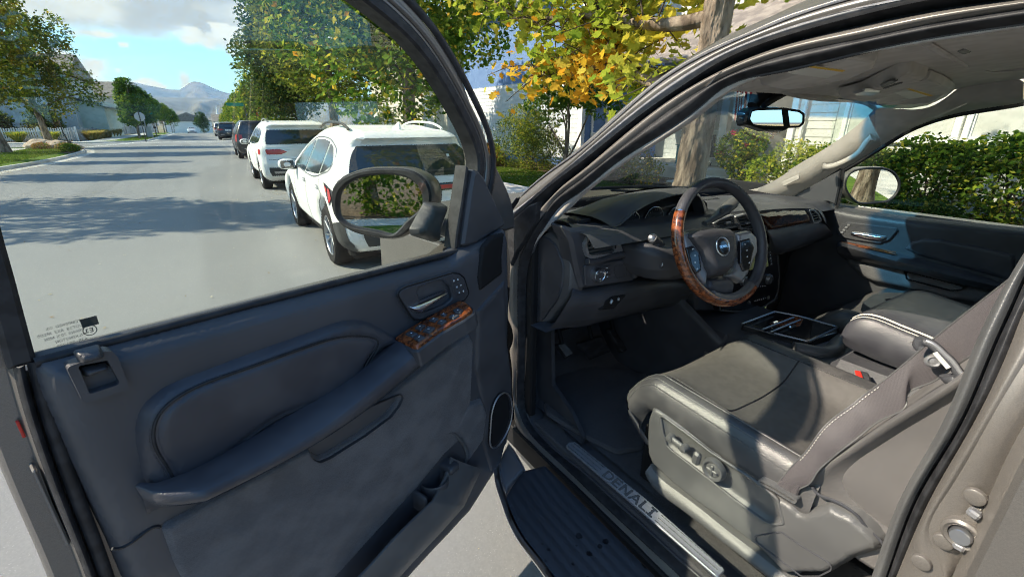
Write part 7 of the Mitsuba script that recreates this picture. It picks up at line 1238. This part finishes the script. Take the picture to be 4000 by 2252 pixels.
def blades(reg, n, h, seed, pal):
    r = np.random.default_rng(seed); x0, x1, y0, y1 = reg; b0 = np.c_[r.uniform(x0, x1, n), r.uniform(y0, y1, n), np.full(n, .11)]; a = r.uniform(0, 6.28, n); w = np.c_[np.cos(a), np.sin(a), 0 * a] * h * .09; t_ = b0 + r.normal(size=(n, 3)) * A(h * .35, h * .35, 0) + np.c_[0 * a, 0 * a, r.uniform(.5, 1.1, n) * h]
    v = np.stack([b0 - w, b0 + w, t_], 1).reshape(-1, 3); return mesh(v, np.arange(3 * n).reshape(-1, 3)), np.repeat(np.array(pal)[r.integers(0, len(pal), n)], 3, 0)
GP = [(.06, .13, .015), (.10, .18, .02), (.15, .22, .03), (.20, .24, .05)]
for reg, n, h, s in (((6.75, 9.15, 8.3, 15.5), 60000, .06, 1), ((-9.4, -7.0, 18, 41), 30000, .09, 2), ((-6.7, -4.9, 57.5, 76), 16000, .09, 3), ((3.4, 5.1, 4.5, 40), 30000, .07, 4)):
    m, c = blades(reg, n, h, s, GP); k = named('grass'); scene[k] = mikit.ply(m, 'm_leaf', smooth=False, color=c); tag(k, ('short sunlit lawn before the big shrub', 'grass of the verge across the road', 'grass of the far corner by the stop sign', 'grass strip between kerb and pavement beside the parked cars')[s - 1], 'grass', kind='stuff')
lr = np.random.default_rng(8); Pl = np.vstack([np.c_[lr.uniform(6.8, 9.1, 500), lr.uniform(8.4, 15.4, 500), np.full(500, .16)], np.c_[lr.uniform(-6.4, 3, 420), lr.uniform(2, 20, 420) , np.full(420, .012)], np.c_[-6.5 + lr.exponential(.25, 900) - .1 * 0, lr.uniform(18, 39, 900), np.full(900, .02)], np.c_[lr.uniform(.8, 3, 260), lr.uniform(9.5, 13.5, 260), np.full(260, .012)], np.c_[lr.uniform(8.5, 11, 900), lr.uniform(0, 16, 900), np.full(900, .13)], np.c_[lr.uniform(-.3, .8, 60), lr.uniform(.4, 1.6, 60), np.full(60, .006)]])
sz = np.r_[np.full(500, .07), np.full(420, .035), np.full(900, .07), np.full(260, .05), np.full(900, .08), np.full(60, .007)]
m, c = leaves(Pl, .06, [(.42, .30, .14), (.50, .42, .26), (.30, .17, .07), (.55, .50, .38)], 9, 0, 3.0); vv_ = np.array(m.vertices).reshape(-1, 4, 3); vv_ = Pl[:, None] + (vv_ - Pl[:, None]) * (sz / .06)[:, None, None] * A(1, 1, .25); scene['leaf_litter'] = mikit.ply(mesh(vv_.reshape(-1, 3), m.faces), 'm_leaf', smooth=False, color=c); tag('leaf_litter', 'dry fallen leaves scattered over lawn, gutter and road', 'leaves', kind='stuff')
# ================================================================ parked cars, signs
mat('white_car', (.72, .73, .71), .22, 0, .5, clearcoat=1., clearcoat_gloss=.96)
mat('silver_car', (.52, .53, .54), .28, .35, .5, clearcoat=1., clearcoat_gloss=.95)
mat('black_car', (.018, .019, .022), .22, 0, .5, clearcoat=1., clearcoat_gloss=.96)
mat('car_glass', (.018, .024, .028), .04, 0, .9, clearcoat=1., clearcoat_gloss=.99)
mat('cladding', (.045, .047, .048), .6, 0, .3); mat('tyre', (.022, .022, .023), .85, 0, .2)
mat('lamp_red', (.42, .012, .010), .12, 0, .6, clearcoat=1.); mat('lamp_clear', (.60, .58, .55), .1, 0, .6, clearcoat=1.)
class Car:
    def __init__(s, key, label, cat_, pos, W, sil, prof, wheels, R, paint, r=.15, rear=(-.97, .13), front=(3.68, .35), res=.05, yaw=0, group=None):
        s.key = thing(key, label, cat_, group); s.pos, s.W, s.prof, s.r, s.rear, s.front, s.R, s.yaw = A(*pos), W / 2, prof, r, rear, front, R, yaw
        g = Polygon(curve(sil, 160, True)); g = g if g.is_valid else g.buffer(0)
        for y in wheels: g = g.difference(Point(y, R).buffer(R * 1.13, 24))
        g = max(getattr(g, 'geoms', [g]), key=lambda q: q.area); s.g = g.simplify(.002); s.wheels = wheels
        p, f, d = tri(s.g, res); e = [x for q in (.15, .4, .7, 1.0) for x in [s.g.buffer(-r * q)]]
        ring = np.vstack([np.array([x.exterior.interpolate(t).coords[0] for t in np.arange(0, x.exterior.length, res * .7)]) for b in e for x in getattr(b, 'geoms', [b]) if not x.is_empty])
        p = np.vstack([p, ring]); f = Delaunay(p).simplices; f = f[shapely.contains(s.g, shapely.points(p[f].mean(1)))]; q = cross2(p[f[:, 1]] - p[f[:, 0]], p[f[:, 2]] - p[f[:, 0]]) < 0; f[q] = f[q][:, ::-1]
        L = mesh(s.side(p, -1), f); Rr = mesh(s.side(p, 1), f[:, ::-1])
        bd = np.array(s.g.exterior.coords)[:-1]; bd = curve(np.vstack([bd, bd[:1]]), 420, k=1); hw = np.array([s.half(q) for q in bd])
        rows = [s.place(np.c_[hw * t, bd]) for t in np.linspace(-1, 1, 13)]
        s.put('body', cat(L, Rr, grid(rows)), paint, 40, own=True)
        s.put('underside', moved(box((0, sum(wheels) / 2, R * 1.05), (W - .30, wheels[1] - wheels[0] + 1.2, R * 1.2), .05), None, None), 'm_matt_black', place=True)
        for y in wheels:
            for sx in (-1, 1): s.wheel(sx, y)
    def half(s, q): return s.W * np.interp(q[1], *s.prof) - s.r * .92
    def place(s, P):
        P = np.array(P, float); t = np.abs(P[:, 0]) / s.W; y = P[:, 1]
        k = np.clip((s.rear[0] + .9 - y) / .9, 0, 1); P[:, 1] = y + s.rear[1] * t ** 2.6 * k - s.front[1] * t ** 2.4 * np.clip((y - s.front[0] + 1.0) / 1.0, 0, 1)
        return P @ rotz(s.yaw).T + s.pos
    def side(s, p, sx, off=0):
        d = shapely.distance(s.g.exterior, shapely.points(p)); t = np.clip(d / s.r, 0, 1); w = s.W * np.interp(p[:, 1], *s.prof) - s.r * (1 - np.sqrt(np.maximum(1 - (1 - t) ** 2, 0))) * .92
        return s.place(np.c_[sx * (w + off), p])
    def put(s, name, m, mt, smooth=35, own=False, place=False):
        if place: m = mesh(s.place(m.vertices), m.faces)
        return put(s.key if own else s.key + '__' + name, m, mt, smooth)
    def panel(s, name, pts, mt, sx=-1, off=.006, res=.05, rad=.02, parent=None):
        g = rpoly(pts, rad); p, f, d = tri(g, res); m = mesh(np.vstack([s.side(p, sx, off)]), f if sx < 0 else f[:, ::-1]); return put((parent or s.key) + '__' + name, m, mt, 40)
    def line(s, name, pts, mt, r=.006, sx=-1, off=.002, n=30, k=3): return s.put(name, tube(s.side(curve(pts, n, k=k), sx, off), r, 6), mt, 60)
    def back(s, name, path, x0, x1, mt, off=.006, n=14, parent=None):
        """A patch on the rear: path of (y, z) from bottom to top, x0 and x1 its sides (numbers or one per path point)."""
        c = np.asarray(path, float); x0, x1 = np.broadcast_to(x0, len(c)), np.broadcast_to(x1, len(c)); e = s.g.exterior; a, b = e.project(Point(c[0])), e.project(Point(c[-1])); b += e.length if b - a < -e.length / 2 else (-e.length if b - a > e.length / 2 else 0)
        tt = np.linspace(0, 1, 14); x0, x1 = (np.interp(tt, np.linspace(0, 1, len(c)), q) for q in (x0, x1)); c = np.array([e.interpolate((a + (b - a) * t) % e.length).coords[0] for t in tt]); t = np.gradient(c, axis=0); nn = np.stack([-t[:, 1], t[:, 0]], 1); nn /= np.linalg.norm(nn, axis=1, keepdims=True)
        c = c + nn * off; rows = [s.place(np.c_[x0 * (1 - a) + x1 * a, c]) for a in np.linspace(0, 1, n)]; return put((parent or s.key) + '__' + name, grid(rows), mt, 40)
    def wheel(s, sx, y):
        R = s.R; w = .115; x = sx * (s.W - .02); c = A(x - sx * w, y, R); ax = A(sx, 0, 0); P = lambda m: mesh(m.vertices @ rotz(s.yaw).T + s.pos, m.faces)
        k = put(s.key + '__wheel', P(lathe([(R * .66, -w), (R * .9, -w), (R * .98, -w * .8), (R, -w * .5), (R, w * .5), (R * .98, w * .8), (R * .9, w), (R * .72, w * .97), (R * .66, w * .8)], c, ax, 40)), 'm_tyre', 40)
        put(k + '__rim', P(cat(lathe([(R * .68, w * .86), (R * .66, w * .93), (R * .62, w * .8), (R * .6, w * .2), (R * .58, -w)], c, ax, 36))), 'm_satin', 40)
        put(k + '__hub', P(cat(lathe([(R * .62, w * .05), (.05, w * .05)], c, ax, 24))), 'm_matt_black', 40); sp = []
        for j in range(10):
            a = j * 2 * math.pi / 10 + (.12 if j % 2 else -.12); d = A(0, math.cos(a), math.sin(a)); sp.append(span(c + ax * w * .62 + d * .03, c + ax * w * .80 + d * R * .63, .020, .018, .004, ax))
        put(k + '__spokes', P(cat(*sp, lathe([(0, w * .72), (.04, w * .72), (.055, w * .6), (.055, w * .2)], c, ax, 20))), 'm_satin', 30)
    def mirror(s, y, z, mt):
        for sx in (-1, 1):
            c = A(sx * (s.W + .10), y, z); m = trimesh.creation.icosphere(2, 1.0); v = np.array(m.vertices); v = np.sign(v) * np.abs(v) ** .75 * A(.115, .075, .075) + c
            k = put(s.key + '__wing_mirror', mesh(v @ rotz(s.yaw).T + s.pos, m.faces), mt, 60); put(k + '__arm', mesh(box(A(sx * (s.W - .01), y, z - .05), (.16, .06, .05), .012).vertices @ rotz(s.yaw).T + s.pos, box(A(0, 0, 0), (.16, .06, .05), .012).faces), 'm_cladding')
            put(k + '__glass', mesh(box(c + A(0, -.066, 0), (.17, .012, .105), .005).vertices @ rotz(s.yaw).T + s.pos, box(A(0, 0, 0), (.17, .012, .105), .005).faces), 'm_car_glass')
SUVP = ([0, .25, .42, .62, .80, .98, 1.06, 1.25, 1.5, 1.66, 2], [.88, .90, .965, .995, 1.0, .985, .965, .86, .715, .66, .6])
nx_sil = [(-.78, .30), (-.90, .36), (-.965, .50), (-.97, .66), (-.93, .77), (-.905, .84), (-.925, .97), (-.90, 1.05), (-.86, 1.10), (-.62, 1.40), (-.575, 1.46), (-.66, 1.505), (-.60, 1.545), (-.3, 1.59), (.3, 1.635), (.9, 1.62), (1.4, 1.54), (1.9, 1.33), (2.3, 1.11), (2.6, 1.03), (3.2, .93), (3.5, .82), (3.66, .65), (3.68, .42), (3.55, .27), (3.2, .25), (1.5, .26), (.2, .28)]
c1 = Car('white_crossover', 'white crossover with a full-width red tail light bar parked just ahead of the open door', 'car', (1.94, 5.78, 0), 1.865, nx_sil, SUVP, (0, 2.69), .365, 'm_white_car', .16)
c1.panel('side_window', [(1.86, 1.07), (1.80, 1.12), (1.45, 1.33), (1.12, 1.445), (1.02, 1.46), (1.02, 1.06)], 'm_car_glass'); c1.panel('side_window', [(.97, 1.06), (.97, 1.465), (.55, 1.475), (.20, 1.455), (.16, 1.09)], 'm_car_glass'); c1.panel('side_window', [(.11, 1.10), (.14, 1.445), (-.06, 1.40), (-.33, 1.26), (-.28, 1.20), (-.05, 1.13)], 'm_car_glass')
c1.line('window_trim', [(1.88, 1.055), (1.0, 1.045), (.16, 1.07), (-.10, 1.12), (-.36, 1.24), (-.36, 1.28), (-.10, 1.42), (.2, 1.475), (.6, 1.495), (1.1, 1.47), (1.5, 1.33), (1.86, 1.10)], 'm_satin', .009, n=80)
for a in ([(1.0, .30), (1.02, .6), (1.0, 1.04)], [(.14, 1.07), (.10, .85), (.30, .74), (.42, .5), (.45, .32)], [(2.0, .34), (2.02, .7), (1.9, 1.05)]): c1.line('door_gap', a, 'm_cladding', .004, off=-.001)
for y in (1.18, .30): k = c1.put('door_handle', tube(c1.side(np.array([(y, .935), (y - .09, .94), (y - .18, .938)]), -1, .022), [.012, .016, .012], 8), 'm_white_car', 60); put(k + '__recess', tube(c1.side(np.array([(y - .03, .935), (y - .15, .937)]), -1, .002), .026, 8), 'm_satin', 60)
c1.mirror(1.72, 1.10, 'm_white_car')
for y in (0, 2.69): t = np.linspace(-.12, math.pi + .12, 40); c1.put('arch_trim', tube(c1.side(np.c_[y + .425 * np.cos(t), .365 + .425 * np.sin(t)], -1, -.004), .034, 8, flat=.5, up=(1, 0, 0)), 'm_cladding', 60)
c1.panel('sill_trim', [(.44, .26), (.42, .40), (1.4, .36), (2.28, .40), (2.26, .26)], 'm_cladding', off=.012)
c1.panel('tail_light', [(-.80, .93), (-.80, .98), (-.45, 1.01), (-.20, 1.035), (-.30, .985), (-.42, .88), (-.55, .80), (-.62, .84)], 'm_gloss_black', off=.008, rad=.006, res=.03); c1.panel('tail_light__reflector', [(-.70, .90), (-.62, .985), (-.50, .99), (-.55, .83), (-.62, .85)], 'm_lamp_red', off=.014, rad=.006, res=.03); c1.panel('tail_light__reflector', [(-.44, .93), (-.46, .985), (-.30, 1.005), (-.38, .95)], 'm_lamp_red', off=.014, rad=.004, res=.03)
gp = [(-.865, 1.095), (-.80, 1.175), (-.74, 1.25), (-.68, 1.325), (-.635, 1.38), (-.60, 1.43)]; c1.back('rear_window', gp, [-.76, -.75, -.73, -.70, -.66, -.60], [.76, .75, .73, .70, .66, .60], 'm_car_glass', .008)
c1.back('rear_window__wiper', [(-.835, 1.135), (-.828, 1.147)], -.05, .42, 'm_cladding', .030); c1.back('light_bar', [(-.925, .955), (-.925, .975), (-.915, 1.0)], -.80, .80, 'm_lamp_red', .012); c1.back('light_bar__surround', [(-.925, .935), (-.925, .975), (-.91, 1.015)], -.82, .82, 'm_gloss_black', .006)
c1.back('bumper_lower', [(-.93, .38), (-.965, .47), (-.972, .56), (-.968, .66)], [-.66, -.70, -.72, -.70], [.66, .70, .72, .70], 'm_cladding', .012); c1.back('bumper_lower__reflector', [(-.97, .60), (-.97, .64)], -.64, -.44, 'm_satin', .02); c1.panel('bumper_side', [(-.92, .36), (-.95, .68), (-.62, .62), (-.46, .50), (-.44, .34), (-.80, .30)], 'm_cladding', off=.01, rad=.01)
c1.back('tailgate_gap', [(-.93, .775), (-.928, .785)], -.74, .74, 'm_cladding', .004); c1.back('number_plate', [(-.93, .80), (-.915, .85), (-.92, .92)], -.26, .26, 'm_trim_white', .012)
for sx in (-1, 1): c1.put('roof_rail', tube(c1.place(np.c_[np.full(30, sx * .575), curve([(-.25, 1.595), (-.1, 1.635), (.4, 1.675), (1.0, 1.655), (1.25, 1.60)], 30)]), .016, 8), 'm_cladding' if sx < 0 else 'm_white_car', 60)
c1.put('aerial', mesh(c1.place(A((-.022, -.32, 1.58), (.022, -.32, 1.58), (.022, -.10, 1.60), (-.022, -.10, 1.60), (0, -.32, 1.68), (0, -.24, 1.67))), [[0, 1, 4], [1, 2, 5], [1, 5, 4], [2, 3, 5], [3, 0, 4], [3, 4, 5]]), 'm_white_car')
c1.back('rear_window__sticker', [(-.72, 1.278), (-.695, 1.310)], .40, .436, 'm_label_white', .014)
mdx = [(-.90, .32), (-1.03, .40), (-1.09, .56), (-1.10, .74), (-1.07, .84), (-1.06, 1.0), (-1.03, 1.12), (-.98, 1.18), (-.80, 1.50), (-.78, 1.56), (-.86, 1.60), (-.78, 1.64), (-.4, 1.68), (.3, 1.71), (1.0, 1.70), (1.5, 1.62), (2.0, 1.40), (2.4, 1.18), (2.7, 1.10), (3.4, 1.0), (3.75, .86), (3.86, .66), (3.86, .42), (3.7, .28), (3.3, .26), (1.5, .27), (.2, .29)]
def big_suv(key, label, pos, paint, sil, W=1.97, wb=2.82, R=.385, glass=True, lamps='wide', group=None, yaw=0, cat_='car'):
    P2_ = ([0, .25, .42, .62, .85, 1.05, 1.13, 1.35, 1.6, 1.75, 2.2], [.88, .90, .965, .995, 1.0, .985, .965, .87, .75, .70, .6]); c = Car(key, label, cat_, pos, W, sil, P2_, (0, wb), R, paint, .15, (-1.1, .11), (wb + 1.03, .35), .07, yaw, group)
    c.panel('side_window', [(1.95, 1.14), (1.55, 1.42), (1.2, 1.53), (1.08, 1.54), (1.08, 1.13)], 'm_car_glass'); c.panel('side_window', [(1.02, 1.13), (1.02, 1.545), (.18, 1.54), (.14, 1.15)], 'm_car_glass'); c.panel('side_window', [(.08, 1.16), (.12, 1.535), (-.45, 1.49), (-.66, 1.40), (-.60, 1.22)], 'm_car_glass')
    for a in ([(1.05, .32), (1.05, 1.12)], [(.10, 1.13), (.12, .8), (.45, .5), (.47, .33)]): c.line('door_gap', a, 'm_cladding', .004, off=-.001, k=1)
    c.back('rear_window', [(-1.0, 1.165), (-.93, 1.275), (-.87, 1.385), (-.81, 1.50)], [-.80, -.79, -.76, -.71], [.80, .79, .76, .71], 'm_car_glass', .008); c.back('rear_window__wiper', [(-.97, 1.20), (-.963, 1.213)], -.15, .35, 'm_cladding', .03)
    c.mirror(1.85, 1.15, paint); c.back('number_plate', [(-1.07, .88), (-1.062, 1.0)], -.26, .26, 'm_trim_white', .01)
    for sx in (-1, 1):
        if lamps == 'wide': c.back('tail_light', [(-1.062, .93), (-1.062, .99), (-1.055, 1.05)], [sx * .82, sx * .84, sx * .84], [sx * .50, sx * .36, sx * .52], 'm_lamp_red', .01); c.panel('tail_light', [(-1.0, .93), (-1.0, 1.05), (-.80, 1.06), (-.72, .99), (-.80, .93)], 'm_lamp_red', sx, .008)
        else: c.back('tail_light', [(-1.075, .82), (-1.06, 1.0), (-1.03, 1.14)], sx * .86, sx * .72, 'm_lamp_red', .01); c.panel('tail_light', [(-1.03, .80), (-1.0, 1.14), (-.84, 1.12), (-.86, .84)], 'm_lamp_red', sx, .01)
        c.back('exhaust_trim', [(-1.09, .47), (-1.093, .53)], sx * .72, sx * .42, 'm_satin', .02)
        c.put('roof_rail', tube(c.place(np.c_[np.full(20, sx * .62), curve([(-.45, 1.67), (0, 1.735), (.9, 1.74), (1.25, 1.66)], 20)]), .016, 8), 'm_satin', 60)
    c.back('bumper_lower', [(-1.04, .42), (-1.09, .54), (-1.10, .62)], [-.78, -.82, -.82], [.78, .82, .82], 'm_cladding', .012); c.back('tailgate_gap', [(-1.075, .80), (-1.073, .81)], -.80, .80, 'm_cladding', .004)
    for y in (0, wb): t = np.linspace(-.1, math.pi + .1, 30); c.put('arch_trim', tube(c.side(np.c_[y + R * 1.15 * np.cos(t), R + R * 1.15 * np.sin(t)], -1, -.004), .022, 6, flat=.5, up=(1, 0, 0)), 'm_cladding', 60)
    return c
big_suv('white_suv', 'white suv with pointed red tail lights parked ahead of the crossover', (1.98, 13.9, 0), 'm_white_car', mdx)
van = [(-.88, .30), (-1.02, .38), (-1.07, .56), (-1.08, .80), (-1.05, .98), (-1.02, 1.15), (-.95, 1.40), (-.87, 1.62), (-.84, 1.69), (-.6, 1.73), (.3, 1.76), (1.2, 1.74), (1.8, 1.62), (2.4, 1.32), (2.8, 1.12), (3.3, 1.02), (3.8, .86), (3.98, .66), (4.0, .42), (3.85, .28), (3.3, .24), (1.5, .25), (.2, .28)]
big_suv('minivan', 'dark minivan with tall red tail lights parked beyond the white suv', (2.12, 26.6, 0), 'm_black_car', van, 2.0, 3.08, .355, lamps='tall')
big_suv('dark_suv', 'small dark suv parked far up the street before the junction end', (1.95, 57, 0), 'm_black_car', mdx, 1.85, 2.75, .36, lamps='wide')
big_suv('silver_suv', 'distant pale suv parked behind the dark one', (1.9, 72, 0), 'm_silver_car', mdx, 1.9, 2.75, .36, lamps='tall')
sed = [(-.75, .26), (-.98, .34), (-1.03, .60), (-1.0, .95), (-.55, 1.06), (0, 1.36), (.6, 1.46), (1.2, 1.42), (1.9, 1.10), (2.7, .98), (3.4, .84), (3.6, .62), (3.58, .36), (3.4, .24), (1.3, .24)]
SP_ = ([0, .25, .45, .62, .85, .98, 1.2, 1.46, 2], [.88, .90, .97, 1.0, .99, .95, .82, .66, .6])
for q in ((-2.9, 150, 'silver sedan facing the camera far down the left side of the road'), (-1.6, 205, 'pale sedan at the crest beyond the silver one')):
    c = Car('sedan', q[2], 'car', (q[0], q[1], float(GZ(q[1]))), 1.82, sed, SP_, (0, 2.75), .33, 'm_silver_car', .14, (-1.0, .12), (3.6, .3), .1, math.pi)
    c.panel('side_window', [(1.75, 1.0), (1.2, 1.34), (.1, 1.32), (-.3, 1.05)], 'm_car_glass', 1); c.back('windshield', [(1.22, 1.40), (1.5, 1.28), (1.86, 1.10)], [-.55, -.62, -.68], [.55, .62, .68], 'm_car_glass', .01)
    for sx in (-1, 1): c.back('headlight', [(3.50, .78), (3.58, .68)], sx * .80, sx * .45, 'm_lamp_clear', .01)
    c.back('grille', [(3.58, .62), (3.6, .46)], -.45, .45, 'm_cladding', .012)
# signs and street furniture
mat('sign_back', (.45, .46, .46), .4, .5); mat('sign_green', (.01, .24, .15), .5); mat('post_metal', (.06, .055, .05), .5, .3)
o8 = [(math.cos(a) * .41, math.sin(a) * .41) for a in np.arange(8) * math.pi / 4 + math.pi / 8]
SS = put('stop_sign', slab(Frame((-4.78, 55.0, 2.16), (1, 0, 0), (0, 0, 1), (0, -1, 0)), Polygon(o8), -.003, .003, .0005, True), 'm_sign_back'); tag(SS, 'back of an octagonal stop sign on a dark post at the far corner', 'sign')
put(SS + '__post', box((-4.78, 54.96, 1.35), (.07, .05, 2.7), .006), 'm_post_metal')
ds_ = put('stop_sign', slab(Frame((3.9, 41.5, 2.35), (.98, .2, 0), (0, 0, 1), (.2, -.98, 0)), Polygon(o8), -.003, .003, .0005, True), 'm_red'); tag(ds_, 'red stop sign half hidden in the leaves above the white suv', 'sign')
put(ds_ + '__face_lettering', lettering('STOP', .25, Frame((3.9, 41.5, 2.35), (.98, .2, 0), (0, 0, 1), (.2, -.98, 0)), (-.33, -.12), .004, True), 'm_trim_white', False); put(ds_ + '__post', box((3.9, 41.56, 1.4), (.06, .06, 2.8), .006), 'm_post_metal')
sn = put('street_sign', box((2.35, 44.0, 3.0), (1.2, .02, .24), .004), 'm_sign_green'); tag(sn, 'green street name sign beside the trees above the minivan', 'sign'); put(sn + '__post', box((3.0, 44.03, 1.5), (.06, .06, 3.0), .006), 'm_post_metal')
s2 = put('street_sign', box((-5.0, 66, 2.62), (.9, .02, .22), .004), 'm_sign_green'); tag(s2, 'teal sign blade on a pale pole beside the far verge', 'sign'); put(s2 + '__post', box((-5.45, 66, 1.35), (.09, .09, 2.6), .008), 'm_sign_back')
ub = put('utility_box', box((-5.25, 66.2, .62), (.5, .45, 1.1), .02), 'm_sign_back'); tag(ub, 'gray utility cabinet on the far verge at the foot of the pale pole', 'cabinet'); put(ub + '__lid', box((-5.25, 66.2, 1.2), (.56, .5, .06), .01), 'm_sign_back')
mb = put('mailbox', cat(box((-5.5, 78, 1.05), (.3, .5, .22), .03)), 'm_matt_black'); tag(mb, 'dark mailbox on a post far along the left verge', 'mailbox'); put(mb + '__post', box((-5.5, 78, .5), (.09, .09, 1.0), .01), 'm_post_metal')
lp_ = put('lamp_post', tube(A((-8.35, 45.6, .1), (-8.5, 45.6, 1.0), (-8.65, 45.6, 3.4)), [.05, .035, .03], 8), 'm_post_metal', 60); tag(lp_, 'slim dark sign post leaning beside the corner tree', 'post'); put(lp_ + '__base', box((-8.34, 45.6, .25), (.22, .22, .3), .02), 'm_post_metal'); put(lp_ + '__tag', box((-8.36, 45.5, .95), (.08, .02, .10), .004), 'm_white_mark')
